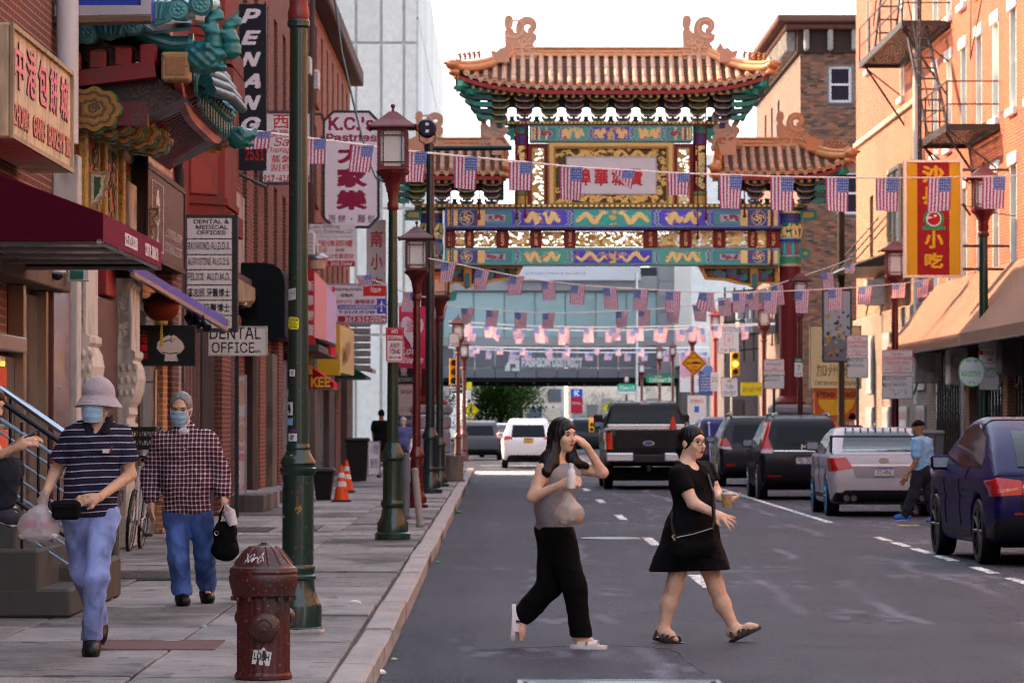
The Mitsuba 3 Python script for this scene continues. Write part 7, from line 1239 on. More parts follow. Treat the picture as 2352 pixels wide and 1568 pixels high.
t,fr,w,h=board('blue and red store pylon sign under the bridge',1311,948,1338,893,205,(.42,.015,.04),None,.25,name='pylon_sign',cat_='pylon sign');part(t,'blue_panel',fr.to(box(0,w,.66*h,h,0,.01)),(.04,.08,.45),'satin');words(t,fr,w,h,'K',.28,.70,.72,.95,(.66,.66,.7),bold=5,z=.011);words(t,fr,w,h,'FOOD HALL',.12,.36,.88,.46,(.6,.5,.5));part(t,'mast',box(*[fr.at(w/2,0)[0]+q for q in(-.15,.15)],205.1,205.3,0,fr.o[2]),(.3,.3,.3),'satin')
t,fr,w,h=board('white and blue disabled parking board below the information panel',1580,985,1622,908,135,(.55,.55,.57),None,.05,name='parking_sign',cat_='parking sign');part(t,'blue_square',fr.to(box(.35*w,.6*w,.5*h,.68*h,0,.004)),(.04,.12,.45),'satin');words(t,fr,w,h,'RESERVED',.15,.78,.85,.88,CR)
# shops and clutter behind the right of the archway
SB=thing('far_shop_row','dark row of small shops beyond the right of the archway','building');
part(SB,'wall',bbox(9.0,14,150,160,0,6.3),(.13,.12,.13),'grime')
for k in range(7):part(SB,'shutter',bbox(9.2+k*.65,9.75+k*.65,149.85,150,.2,2.4),nearest((.12,.11,.11),.4),'grime')
for k in range(9):q=W(1690+13*(k%3),700+34*(k//3),140);part(SB,'duct_box',bbox(q[0],q[0]+.9-.2*(k%2),140-k*.3,141,q[2],q[2]+.55,.03),nearest((.18,.20,.24),.6),'satin')
for k in range(4):a,b=W(1665+22*k,660,138),W(1665+22*k,830,138);part(SB,'stair_post',bar(a,b,.06),(.02,.02,.022),'satin')
for k in range(5):a,b=W(1662,672+34*k,138),W(1742,664+34*k,138);part(SB,'stair_rail',bar(a,b,.06),(.02,.02,.022),'satin')
solo('street_pole',cyl(W(1932,990,106),W(1932,480,106),.10,n=14),(.05,.035,.03),'grime','tall brown pole in front of the cream restaurant board','pole',smooth=40)
solo('street_pole',cyl(W(1417,935,230)*[1,1,0],W(1383,0,230)[:2].tolist()+[W(0,670,230)[2]],.09,n=8)if False else cyl([W(1462,0,195)[0],195,0],[W(1462,0,195)[0],195,9.3],.07,n=10),(.4,.4,.4),'metal','thin grey far pole crossing the shopping bridge','pole',smooth=40)
# street trees behind the bridge
LF=[(.05,.12,.03),(.07,.16,.04),(.03,.08,.025),(.13,.18,.05)]
def tree(label,x,Yd,zc,r,n,seed,pal=LF):
 q=np.random.default_rng(seed);t=thing('street_tree',label,'tree');X=W(x,965,Yd)[0];part(t,'trunk',tube([(X,Yd,0),(X+.1,Yd,zc*.5),(X-.1,Yd,zc)],[.2,.15,.07],8),(.05,.035,.025),'matte',40)
 for k in range(5):a=k*1.25;part(t,'limb',tube([(X,Yd,zc*.55),(X+.5*r*math.cos(a),Yd+.5*r*math.sin(a),zc*.8),(X+.8*r*math.cos(a),Yd+.7*r*math.sin(a),zc+.2*r)],[.08,.05,.02],6),(.05,.035,.025),'matte')
 cl=q.normal(0,.5,(26,3))*[r,r,r*.75]+[X,Yd,zc];idx=q.integers(0,26,n);P=cl[idx]+q.normal(0,.2*r,(n,3));s=q.uniform(.10,.2,n)*r*.30
 d1=q.normal(size=(n,3));d1/=np.linalg.norm(d1,axis=1)[:,None];d2=np.cross(d1,q.normal(size=(n,3)));d2/=np.linalg.norm(d2,axis=1)[:,None];v=np.stack([P+d1*s[:,None],P+d2*s[:,None]*.6,P-d1*s[:,None],P-d2*s[:,None]*.6],1).reshape(-1,3);i=np.arange(n)*4
 m=trimesh.Trimesh(v,np.vstack([np.stack([i,i+1,i+2],1),np.stack([i,i+2,i+3],1)]),process=False);cc=np.array(pal)[(idx*7+q.integers(0,2,n))%len(pal)]*q.uniform(.7,1.3,(n,1));m.metadata['vcol']=np.repeat(cc,4,0);part(t,'crown',m,None,'leaf')
tree('dark leafy street tree under the left of the bridge',1148,290,3.3,2.6,5000,1);tree('second leafy street tree with yellower leaves right of the dark one',1195,305,4.2,2.2,4000,2,[(.06,.12,.03),(.13,.16,.04),(.04,.08,.02),(.09,.13,.03)]);tree('low leafy tree behind the far parked cars on the left',1122,270,1.9,1.6,2500,3)
# ---------------------------------------------------------------- cars: a smooth body, windows, lamps and trim cut from its skin
def chaikin(P,n=2):
 P=np.asarray(P,float)
 for _ in range(n):Q=np.roll(P,-1,0);P=np.stack([P*.75+Q*.25,P*.25+Q*.75],1).reshape(-1,2)
 return P
def sd_poly(u,v,P):
 d=np.full(u.shape,1e9);s=np.ones(u.shape);n=len(P)
 for i in range(n):
  a,b=P[i],P[i-1];e=b-a;wx,wy=u-a[0],v-a[1];t=np.clip((wx*e[0]+wy*e[1])/max(e@e,1e-12),0,1);d=np.minimum(d,(wx-e[0]*t)**2+(wy-e[1]*t)**2)
  c1,c2,c3=v>=a[1],v<b[1],e[0]*wy>e[1]*wx;s=np.where((c1&c2&c3)|(~c1&~c2&~c3),-s,s)
 return s*np.sqrt(d)
PROF={'suv':([(.12,.32),(.02,.42),(0,.75),(.02,1.0),(.2,1.3),(.36,1.56),(.62,1.66),(1.6,1.70),(2.5,1.63),(3.3,1.12),(4.2,.98),(4.48,.78),(4.5,.42),(4.3,.24),(.4,.24)],4.5,.95,.24,(.80,3.45),.355,[(.5,1.02),(.62,1.42),(.95,1.54),(1.7,1.58),(2.45,1.52),(2.95,1.08)],[(-.58,1.05),(.58,1.05),(.52,1.47),(-.52,1.47)]),'fast':([(.1,.3),(.0,.45),(0,.8),(.06,.98),(.12,1.03),(.8,1.36),(1.5,1.58),(2.1,1.635),(2.75,1.56),(3.75,1.06),(4.4,.9),(4.72,.66),(4.72,.38),(4.5,.2),(.4,.22)],4.75,.93,.22,(.93,3.82),.365,[(.78,1.06),(.85,1.16),(1.25,1.40),(1.9,1.53),(2.6,1.49),(3.25,1.08)],[(-.60,1.08),(.60,1.08),(.52,1.46),(-.52,1.46)]),'sedan':([(.1,.26),(.0,.42),(0,.82),(.05,1.0),(.12,1.045),(.55,1.08),(1.35,1.42),(1.9,1.475),(2.6,1.43),(3.4,1.02),(4.2,.9),(4.55,.66),(4.55,.34),(4.3,.18),(.4,.2)],4.55,.98,.32,(.92,3.57),.335,[(.95,1.03),(1.25,1.28),(1.7,1.38),(2.5,1.35),(3.1,1.03)],[(-.66,1.075),(.66,1.075),(.54,1.40),(-.54,1.40)]),'pickup':([(.06,.62),(0,.75),(0,1.3),(.02,1.40),(2.02,1.41),(2.06,1.42),(2.18,1.9),(2.4,2.02),(3.9,2.04),(4.75,1.45),(6.1,1.32),(6.25,1.0),(6.25,.6),(5.9,.5),(.25,.52)],6.25,1.32,.2,(1.15,5.0),.42,[(2.35,1.42),(2.42,1.85),(3.8,1.88),(4.4,1.42)],[(-.72,1.47),(.72,1.47),(.64,1.88),(-.64,1.88)])}
def car(name,label,kind,xc,y0,w,paint,lamp,plate=None,rim=(.25,.25,.27),h=.04,zs=1.0,cat_='car',plate_col=(.6,.6,.58),extra=None,lit=False,low=False,ry=0):
 prof,L,belt,tum,ax,rw,sidew,rearw=PROF[kind];P=chaikin([(a,b*zs)for a,b in prof],1 if kind=='pickup' or low else 2);belt=belt*zs;H=max(b for a,b in prof)*zs
 wells=[(a,rw)for a in ax]
 def f(p,g=0.0):
  x,y,z=np.abs(p[:,0]),p[:,1],p[:,2];t=np.clip(y/L,0,1);plan=1-.10*np.clip((t-.72)/.28,0,1)**2-.055*np.clip((.16-t)/.16,0,1)**2
  hw=w/2*plan-np.where(z>belt,(z-belt)*(tum+.16),(belt-z)**2*.10)-.02*np.clip(1-np.abs(z-belt*.78)/.08,0,1)
  d=smax(sd_poly(y,z,P),x-hw,.09)-g
  for a,r in wells:d=smax(d,-np.maximum(np.hypot(y-a,z-rw)-(r+.055),(w/2-.26)-x),.015)
  if kind=='pickup':d=np.maximum(d,-np.maximum(np.maximum(x-w/2+.14,np.abs(y-1.04)-.92),.85-z))
  return d
 lo,hi=np.array([-w/2-.1,-.12,.1]),np.array([w/2+.1,L+.12,H+.12])
 t=thing(name,label,cat_);M=mat4(xc,y0,0,ry);mv=lambda m:(lambda q:(q.apply_transform(M),q)[1])(cat(m)if isinstance(m,Manifold)else m.copy())
 B=iso(f,lo,hi,h);part(t,'body',mv(B),paint,'paint',35)
 O=tomani(iso(lambda p:f(p,.010),lo,hi,h))
 def skin(poly,how,n,col,mat,x0=None,x1=None,par=t,deep=.5):
  cs=CrossSection([np.asarray(poly,float)])if not isinstance(poly,CrossSection)else poly
  if cs.area()<0 or cs.is_empty():cs=CrossSection([np.asarray(poly,float)[::-1]])
  m=Manifold.extrude(cs,3.0)
  if how=='rear':m=m.transform(np.array([[1,0,0,0],[0,0,1,-1.5],[0,1,0,0.0]]));m=m.trim_by_plane((0,-1,0),-deep)
  else:m=m.transform(np.array([[0,0,1,-1.5],[1,0,0,0],[0,1,0,0.0]]));m=m.trim_by_plane((-1,0,0),.3)if how=='left' else m.trim_by_plane((1,0,0),.3)
  q=O^m
  if q.is_empty()or q.num_tri()<4:return None
  return part(par,n,mv(q),col,mat,35)
 S=[(a,b*zs)for a,b in sidew];R=[(a*w/1.84,b*zs)for a,b in rearw];G=(.012,.013,.017)
 for sd in('left','right'):
  if low and sd==('left' if xc<0 else 'right'):continue
  skin(S,sd,'side_window',G,'glass')
  for q in(np.percentile([a for a,b in S],52),):skin([(q-.05,belt),(q+.05,belt),(q+.05,H),(q-.05,H)],sd,'pillar',tuple(k*.6 for k in paint),'paint')if not low else None
  if not low:
   skin([(ax[0]+rw+.1,.30),(ax[1]-rw-.1,.30),(ax[1]-rw-.1,.37),(ax[0]+rw+.1,.37)],sd,'sill_trim',(.02,.02,.022),'satin')
   for q in(1.75,2.75):skin([(q,belt-.14),(q+.2,belt-.14),(q+.2,belt-.11),(q,belt-.11)],sd,'door_handle',tuple(k*.5 for k in paint),'paint');skin([(q+.28,.40),(q+.295,.40),(q+.295,belt),(q+.28,belt)],sd,'door_gap',(.008,.008,.009),'satin')
 skin(R,'rear','rear_window',G,'glass',deep=1.7 if kind!='pickup' else 2.8)
 for s in(1,-1):
  k=skin([(s*a,b)for a,b in lamp],'rear','tail_light',(.42,.012,.014)if not lit else(.7,.06,.02),'gloss',deep=.45)
 yr=lambda x,z:next((y for y in np.arange(-.1,2.6,.01)if f(np.array([[x,y,z]]))[0]<.004),0)
 bz=.44 if kind!='pickup' else.72
 skin([(-w*.40,.27),(w*.40,.27),(w*.36,bz),(-w*.36,bz)],'rear','lower_bumper',(.018,.018,.02),'satin')
 if plate:
  pz,txt=plate;y=yr(0,pz)-.02;fr=Fr((-.155,y,pz-.08),(1,0,0));k=part(t,'number_plate',mv(fr.to(bbox(0,.31,0,.155,-.02,.004,.003))),plate_col,'satin');
  part(k,'edge',mv(fr.to(cat(box(0,.31,.128,.155,.004,.006),box(0,.31,0,.022,.004,.006)))),(.1,.1,.3)if plate_col[2]>.4 else(.05,.05,.1),'satin')
  if txt:part(k,'lettering',mv(fr.to(text(txt,.03,.035,.28,.12,bold=2,z=.005))),(.03,.03,.12),'satin')
 for s in(-1,1):
  for a in ax:
   xo=s*(w/2-.02);tr=np.array([[rw-.10,-.0],[rw-.02,.0],[rw,.03],[rw,.18],[rw-.02,.21],[rw-.12,.21]]);m=lathe(tr,(0,0,0),28);v=m.vertices.copy();m.vertices=np.stack([xo-s*v[:,2],a+v[:,0],rw+v[:,1]],1)
   k=part(t,'wheel',mv(m),(.012,.012,.013),'satin',40)
   if low:continue
   sp=[tube([(xo-s*.03,a+.05*math.cos(g),rw+.05*math.sin(g)),(xo-s*.012,a+(rw-.1)*math.cos(g),rw+(rw-.1)*math.sin(g))],[.028,.02],5)for g in np.arange(10)*.628]
   part(k,'rim',mv(cat(sp+[cyl((xo-s*.06,a,rw),(xo-s*.01,a,rw),.06,n=14)])),rim,'metal',40);part(k,'rim_ring',mv(cat([bar((xo-s*.015,a+(rw-.09)*math.cos(g),rw+(rw-.09)*math.sin(g)),(xo-s*.015,a+(rw-.09)*math.cos(g+.225),rw+(rw-.09)*math.sin(g+.225)),.03)for g in np.arange(28)*.2245])),rim,'metal');part(k,'brake_disc',mv(cyl((xo-s*.12,a,rw),(xo-s*.1,a,rw),rw*.62,n=20)),(.03,.03,.032),'metal',40)
  my=S[-1][0]-.12;mz=belt+.08
  k=part(t,'mirror',mv(cat(bbox(s*(w/2+.02)-.11,s*(w/2+.02)+.11,my,my+.12,mz,mz+(.17 if kind!='pickup' else.32),.03),bar((s*(w/2-.1),my+.08,mz),(s*(w/2+.02),my+.06,mz+.04),.05))),paint if name!='silver_sedan' else(.02,.02,.022),'paint',40);part(k,'mirror_glass',mv(box(s*(w/2+.02)-.09,s*(w/2+.02)+.09,my-.006,my+.01,mz+.03,mz+.14)),(.3,.33,.38),'glass')
 part(t,'underbody',mv(bbox(-w*.40,w*.40,.3,L-.3,.2,.45)),(.008,.008,.008),'matte')
 if extra:extra(t,mv,skin,yr,f)
 return t
def ex_tesla(t,mv,skin,yr,f):
 skin([(-.94,.30),(.94,.30),(.90,.52),(.62,.55),(.5,.46),(-.5,.46),(-.62,.55),(-.90,.52)],'rear','bumper_valance',(.018,.018,.022),'satin');skin([(-.70,.56),(-.45,.56),(-.45,.59),(-.70,.585)],'rear','reflector',(.35,.01,.01),'gloss');skin([(-.9,.985),(.9,.985),(.88,1.01),(-.88,1.01)],'rear','spoiler_lip',(.01,.01,.05),'paint')
 skin([(-.62,.50),(-.605,.50),(-.605,.95),(-.62,.95)],'rear','hatch_gap',(.008,.008,.01),'satin');skin([(-.88,.80),(-.60,.845),(-.60,.87),(-.88,.84)],'rear','lamp_bar',(.6,.35,.33),'gloss');skin([(-.6,.85),(.6,.85),(.6,.885),(-.6,.885)],'rear','chrome_bar',(.5,.5,.55),'metal')
def ex_wrx(t,mv,skin,yr,f):
 x=.86;y=.12;z=1.05
 part(t,'rear_wing',mv(cat(bbox(-x,x,y-.02,y+.22,z+.25,z+.285,.012),*[Manifold.hull_points(np.array([(s*x,y+.05,z),(s*(x-.03),y+.05,z),(s*x,y+.3,z),(s*(x-.03),y+.3,z),(s*x,y-.02,z+.28),(s*(x-.03),y-.02,z+.28),(s*x,y+.2,z+.28),(s*(x-.03),y+.2,z+.28)]))for s in(-1,1)])),(.05,.05,.055),'paint')
 for k in range(9):part(t,'vortex_fin',mv(bbox(-.5+k*.125-.008,-.5+k*.125+.008,1.33,1.48,1.40,1.455,.004)),(.02,.02,.022),'satin')
 skin([(-.46,.64),(.46,.64),(.52,.83),(-.52,.83)],'rear','plate_recess',(.24,.24,.27),'paint');skin([(-.54,.835),(.54,.835),(.54,.86),(-.54,.86)],'rear','chrome_bar',(.4,.4,.42),'metal');skin([(-.85,.24),(.85,.24),(.8,.40),(-.8,.40)],'rear','diffuser',(.014,.014,.016),'satin')
 for s in(-1,1):
  for q in(.50,.62):part(t,'exhaust_pipe',mv(cyl((s*q,-.06,.31),(s*q,.2,.31),.05,n=14)),(.10,.10,.11),'metal',40)
 y=yr(0,.93)-.012;part(t,'emblem',mv(Fr((0,y,.925),(1,0,0)).to(ext(aff.scale(sg.Point(0,0).buffer(1,8),.085,.045),.012))),(.5,.45,.4),'metal');y=yr(.5,.6)-.012;part(t,'lettering',mv(Fr((-.80,y,.56),(1,0,0)).to(text('SUBARU',0,0,.24,.035,bold=2))),(.5,.5,.52),'metal')
 part(t,'shark_fin',mv(ball((0,1.55,1.48),(.03,.1,.06),2)),(.4,.4,.43),'paint',True)
def ex_crv(t,mv,skin,yr,f):
 for s in(-1,1):skin([(s*.62,1.0),(s*.84,1.0),(s*.80,1.3),(s*.70,1.55),(s*.62,1.55),(s*.70,1.25)],'rear','tall_tail_light',(.40,.012,.016),'gloss',deep=.7);skin([(s*.62,.93),(s*.86,.93),(s*.84,1.02),(s*.62,1.02)],'rear','clear_lamp',(.45,.4,.4),'gloss')
 skin([(-.6,.965),(.6,.965),(.6,.99),(-.6,.99)],'rear','chrome_bar',(.5,.5,.52),'metal');skin([(-.72,.46),(-.45,.46),(-.45,.49),(-.72,.49)],'rear','reflector',(.35,.01,.01),'gloss');y=yr(0,1.03);part(t,'emblem',mv(Fr((-.06,y-.015,1.01),(1,0,0)).to(ext(sg.Polygon([(0,0),(.03,0),(.04,.045),(.08,.045),(.09,0),(.12,0),(.11,.1),(.085,.1),(.08,.06),(.04,.06),(.035,.1),(.01,.1)]),.012))),(.55,.55,.57),'metal')
 part(t,'roof_antenna',mv(cyl((0,.75,1.66),(0,.62,1.84),.008,n=5)),(.02,)*3,'satin');[part(t,'roof_rail',mv(tube([(s*.56,.7,1.66),(s*.56,.9,1.72),(s*.56,2.3,1.70),(s*.56,2.5,1.62)],.022,6)),(.3,.3,.32),'metal',40)for s in(-1,1)]
 skin([(-.2,.66),(.2,.66),(.2,.9),(-.2,.9)],'rear','plate_recess',(.008,.008,.01),'satin');part(t,'wiper',mv(bar((-.25,yr(-.25,1.12)-.02,1.10),(.2,yr(.2,1.12)-.02,1.12),.02)),(.01,)*3,'satin')
def ex_for(t,mv,skin,yr,f):
 for s in(-1,1):skin([(s*.58,.88),(s*.88,.92),(s*.86,.97),(s*.58,.95)],'rear','clear_lamp',(.5,.45,.45),'gloss');part(t,'roof_rail',mv(tube([(s*.55,.6,1.66),(s*.56,.8,1.74),(s*.56,2.3,1.72),(s*.56,2.5,1.62)],.03,6)),(.22,.22,.24),'metal',40)
 skin([(-.72,.50),(-.5,.50),(-.5,.54),(-.72,.54)],'rear','reflector',(.4,.01,.01),'gloss');part(t,'hi_vis_vest',mv(box(.28,.45,yr(.35,1.25)+.02,yr(.35,1.25)+.03,1.12,1.35)),(.5,.55,.3),'cloth')
def ex_pick(t,mv,skin,yr,f):
 skin([(-.80,.60),(.80,.60),(.80,.66),(-.80,.66)],'rear','under_bumper',(.02,.02,.022),'satin')
 for s in(-1,1):part(t,'chrome_bumper',mv(bbox(min(s*.34,s*.98),max(s*.34,s*.98),-.16,.06,.64,.84,.03)),(.55,.55,.58),'metal')
 part(t,'bumper_centre',mv(bbox(-.34,.34,-.15,.06,.62,.80,.02)),(.03,.03,.032),'satin');part(t,'tailgate_line',mv(bbox(-.78,.78,-.012,.02,.885,.90,.004)),(.006,)*3,'satin')
 part(t,'tailgate_panel',mv(bbox(-.76,.76,-.018,.02,.93,1.36,.012)),(.012,.012,.015),'paint');part(t,'tailgate_handle',mv(bbox(-.11,.11,-.03,0,1.20,1.29,.01)),(.01,)*3,'satin');part(t,'emblem',mv(Fr((.0,-.02,1.06),(1,0,0)).to(ext(aff.scale(sg.Point(0,0).buffer(1,10),.115,.05),.012))),(.06,.09,.22),'satin');part(t,'emblem_edge',mv(Fr((.0,-.02,1.06),(1,0,0)).to(ext(aff.scale(sg.Point(0,0).buffer(1,10).difference(sg.Point(0,0).buffer(.86,10)),.125,.056),.014))),(.6,.6,.62),'metal')
 part(t,'chrome_bed_box',mv(bbox(-.9,.9,1.55,1.98,1.32,1.49,.02)),(.62,.60,.58),'metal');part(t,'third_brake_light',mv(bbox(-.12,.12,2.28,2.4,1.94,1.98,.005)),(.4,.35,.33),'gloss');part(t,'tow_hitch',mv(bbox(-.05,.05,-.2,.1,.42,.55,.01)),(.02,)*3,'satin');part(t,'axle',mv(cat(cyl((-.8,1.15,.42),(.8,1.15,.42),.07,n=10),ball((0,1.15,.40),(.2,.2,.17),2))),(.015,)*3,'matte',40)
 for q in(-.24,.24):skin([(q-.015,1.45),(q+.015,1.45),(q+.015,1.9),(q-.015,1.9)],'rear','window_divider',(.006,)*3,'satin',deep=2.8)
 for k in range(5):part(t,'roof_lamp',mv(ball((-.6+.3*k,2.42,2.03),(.05,.04,.02),1)),(.4,.3,.2),'satin')
 part(t,'bed_cone',mv(lathe([(.10,1.36),(.02,1.68),(0,1.68)],(.62,1.4,0),12)),(.6,.07,.03),'satin',40)
car('blue_hatchback','glossy dark blue fastback car cut off by the right edge of the photo','fast',6.26,40.5,1.93,(.006,.008,.075),[(.60,.78),(.93,.76),(.96,.92),(.88,.965),(.60,.93)],rim=(.03,.03,.033),h=.033,ry=.045,extra=ex_tesla)
car('silver_sedan','silver saloon with a rear wing and bright blue wheels','sedan',6.30,61.4,1.80,(.42,.41,.45),[(.50,.80),(.88,.74),(.90,.96),(.62,.98)],(.735,'JTC•9961'),rim=(.02,.25,.52),plate_col=(.6,.58,.5),h=.035,extra=ex_wrx)
car('black_suv','black sport utility car with tall red tail lights behind the silver saloon','suv',6.05,74.4,1.82,(.010,.012,.018),[(.60,1.0),(.70,1.0),(.70,1.02),(.60,1.02)],(.79,'FBL·3R'),h=.04,extra=ex_crv)
car('grey_suv','dark grey sport utility car partly behind the black one','suv',6.12,89.3,1.80,(.025,.027,.036),[(.58,.96),(.88,.98),(.84,1.14),(.70,1.16),(.62,1.04)],(.80,''),h=.045,extra=ex_for)
car('black_pickup','big black pickup truck with chrome bumper in the middle lane','pickup',3.42,85.6,2.03,(.012,.012,.014),[(.82,.92),(1.02,.92),(1.02,1.30),(.84,1.30)],(.72,'ZKX-3142'),h=.045,lit=True,plate_col=(.55,.5,.3),extra=ex_pick,cat_='pickup truck')
car('white_suv','white sport utility car with an orange plate waiting beyond the archway','suv',.98,123.8,1.80,(.75,.74,.74),[(.48,.96),(.86,.92),(.86,1.08),(.60,1.06)],(.92,''),h=.05,zs=.97,plate_col=(.7,.34,.02))
car('grey_car','dark grey parked car at the far left kerb beside the white one','suv',-.75,149,1.8,(.08,.085,.10),[(.62,.9),(.86,.9),(.86,1.2),(.66,1.2)],None,h=.07,zs=.93,low=True)
car('silver_car','pale silver car half hidden behind the white sport utility car','sedan',.05,160,1.8,(.33,.34,.38),[(.45,.8),(.86,.8),(.86,.95),(.45,.93)],None,h=.07,low=True)
car('far_car','black far car just left of the pickup','suv',4.2,178,1.8,(.015,.016,.02),[(.55,.9),(.86,.9),(.86,1.05),(.55,1.05)],None,h=.08,low=True);car('far_car','pale far car beyond the black one left of the pickup','suv',4.3,215,1.9,(.5,.5,.52),[(.55,.9),(.86,.9),(.86,1.05),(.55,1.05)],None,h=.08,low=True)
car('far_car','dark blue far car glimpsed between the pickup and the bright red lamp post','suv',7.0,118,1.8,(.02,.022,.06),[(.55,.9),(.86,.9),(.86,1.05),(.55,1.05)],None,h=.07,low=True)
# ---------------------------------------------------------------- hydrant, steps, railing, bicycle
Yh=WZ(605,1556,.15)[1];kh=SC(Yh);hc=W(605,1556,Yh);hc[2]=.15
H=thing('fire_hydrant','rusty dark red fire hydrant with a white sticker in the near foreground','fire hydrant');RD=(.085,.014,.013)
zz=lambda y:(1556-y)*kh;rr_=lambda d:d*kh
fl=lathe([(rr_(66),0),(rr_(66),zz(1548)),(rr_(60),zz(1540)),(rr_(60),zz(1375)),(rr_(61),zz(1370))],(0,0,0),96);a=np.arctan2(fl.vertices[:,1],fl.vertices[:,0]);q=(1+.016*np.sign(np.sin(a*24))*(fl.vertices[:,2]>zz(1545)))[:,None];fl.vertices[:,:2]*=q;fl.vertices+=hc;part(H,'barrel',fl,RD,'rust',30)
part(H,'flange',lathe([(rr_(60),zz(1372)),(rr_(72),zz(1366)),(rr_(74),zz(1352)),(rr_(76),zz(1348)),(rr_(79),zz(1336)),(rr_(80),zz(1324)),(rr_(77),zz(1318)),(rr_(79),zz(1312)),(rr_(76),zz(1303)),(rr_(68),zz(1299))],hc,48),RD,'rust',35)
part(H,'bonnet',lathe([(rr_(70),zz(1300)),(rr_(64),zz(1292)),(rr_(55),zz(1282)),(rr_(45),zz(1268)),(rr_(34),zz(1258)),(rr_(22),zz(1253)),(0,zz(1252))],hc,48),RD,'rust',40);part(H,'operating_nut',cat(lathe([(rr_(9),zz(1256)),(rr_(8),zz(1246)),(0,zz(1246))],hc,5),lathe([(rr_(15),zz(1254)),(rr_(13),zz(1250)),(0,zz(1250))],hc,20)),(.07,.02,.018),'rust')
for k in range(12):g=k*math.pi/6+.1;part(H,'bolt',cat(cyl(hc+[rr_(69)*math.cos(g),rr_(69)*math.sin(g),zz(1378)],hc+[rr_(69)*math.cos(g),rr_(69)*math.sin(g),zz(1368)],rr_(6),n=6)),(.11,.02,.018),'rust')
for k in range(14):g=k*.449;part(H,'bonnet_rib',tube([hc+[rr_(r_)*math.cos(g),rr_(r_)*math.sin(g),zz(y)]for r_,y in((66,1295),(55,1281),(44,1267),(30,1256))],rr_(3),5),RD,'rust',40)
nz=W(612,1436,Yh);nz[1]=Yh-rr_(56);cap=lathe([(rr_(34),0),(rr_(36),.01),(rr_(36),rr_(14)),(rr_(33),rr_(22)),(rr_(26),rr_(28)),(rr_(12),rr_(31)),(0,rr_(31))],(0,0,0),36);v=cap.vertices.copy();cap.vertices=np.stack([nz[0]+v[:,0],nz[1]-v[:,2],nz[2]+v[:,1]],1);c_=part(H,'nozzle_cap',cap,(.085,.028,.024),'rust',40)
part(c_,'cap_nut',cyl(nz-[0,rr_(31),0],nz-[0,rr_(42),0],rr_(9),rr_(8),n=5),(.07,.025,.02),'rust');part(c_,'cap_ring',cat([tube([nz+[rr_(18)*math.cos(g),-rr_(31),rr_(18)*math.sin(g)]for g in np.linspace(0,6.283,25)],rr_(2.2),6,False)]),(.07,.025,.02),'rust',40);part(c_,'chain_lug',tube([nz+[rr_(x_),-rr_(4),rr_(y_)]for x_,y_ in((26,26),(34,36),(40,38),(41,30),(34,24))],rr_(2.6),6),RD,'rust',40)
for sx in(-1,1):part(H,'side_nozzle',cyl(hc+[sx*rr_(54),0,zz(1420)],hc+[sx*rr_(66),.05,zz(1420)],rr_(24),n=20)if sx>5 else cyl(hc+[sx*rr_(40),rr_(40),zz(1420)],hc+[sx*rr_(48),rr_(62),zz(1420)],rr_(24),n=20),RD,'rust',40)
def wrapH(m,x,y,R):v=m.vertices.copy();p=W(x,y,Yh-R);g=math.asin((p[0]-hc[0])/R)+v[:,0]/R;q=R+.004+v[:,2];m.vertices=np.stack([hc[0]+q*np.sin(g),hc[1]-q*np.cos(g),p[2]+v[:,1]],1);return m
st=aff.rotate(sg.Polygon([(-20,-20),(20,-20),(21,12),(8,14),(2,22),(-4,14),(-20,12)]),-8,origin=(0,0));part(H,'sticker',wrapH(ext(aff.scale(st,kh,kh,origin=(0,0)),.0015),601,1506,rr_(61)),(.62,.60,.57),'satin',label='white house shaped sticker reading LOEH');m=text('LOEH',-17*kh,-9*kh,17*kh,8*kh,bold=2,z=.0016,d=.001);m.apply_transform(trimesh.transformations.rotation_matrix(-.14,(0,0,1)));part(H,'lettering',wrapH(m,601,1506,rr_(61)),(.03,.03,.035),'satin')
g_=aff.scale(scribble(-.9,.0,1.8,1.5,13,21).union(scribble(-.7,-.5,1.4,.9,9,5)),26*kh,17*kh,origin=(0,0));m=ext(g_,.002);v=m.vertices.copy();p=W(588,1283,Yh-rr_(52));m.vertices=np.stack([p[0]+v[:,0]+v[:,1]*.5,p[1]+(v[:,1])*.9-v[:,2]-.045+np.abs(v[:,0])*.3,p[2]+v[:,1]*.9+.012],1);part(H,'graffiti',m,(.66,.64,.64),'satin')
# steps and railing of the bakery
ST=thing('stoop_steps','concrete stoop steps at the left edge below the railing','steps');a=WZ(162,1418,.15);Ys=a[1];X1=a[0];z1_,z2_=W(0,1358-65,Ys)[2],W(0,1205,Ys)[2]
CC=(.085,.083,.078);part(ST,'lower_step',bbox(-6.2,X1,Ys,Ys+1.9,.15,W(0,1352,Ys)[2]+.0,.02),CC,'grime');e1=W(88,1262,Ys);part(ST,'upper_step',bbox(-6.2,e1[0],Ys+.004,Ys+1.9,.15,e1[2],.02),CC,'grime');e2=W(38,1195,Ys+.35);part(ST,'landing',bbox(-6.2,e2[0],Ys+.30,Ys+1.9,.15,e2[2],.02),tuple(q*1.15 for q in CC),'grime')
for q in range(2):e=W(205,1290+50*q,Ys+1.2);part(ST,'side_step',bbox(e[0]-.6,e[0]+.04,Ys+1.3,Ys+3.2,.15,.15+.34-.17*q,.03),(.11,.09,.07),'grime')
RL=thing('stair_railing','black and pale blue iron stair railing rising to the left edge','railing');Yr=Ys+.2;BK=(.016,.018,.025);BL=(.26,.34,.46)
def rb(x0,y0,x1,y1,d,w_,col,n,mat='satin',dd=0):part(RL,n,cylx(W(x0,y0,Yr+d),W(x1,y1,Yr+d+dd),w_),col,mat,40)
def cylx(a,b,w_):return cyl(a,b,w_,n=8)
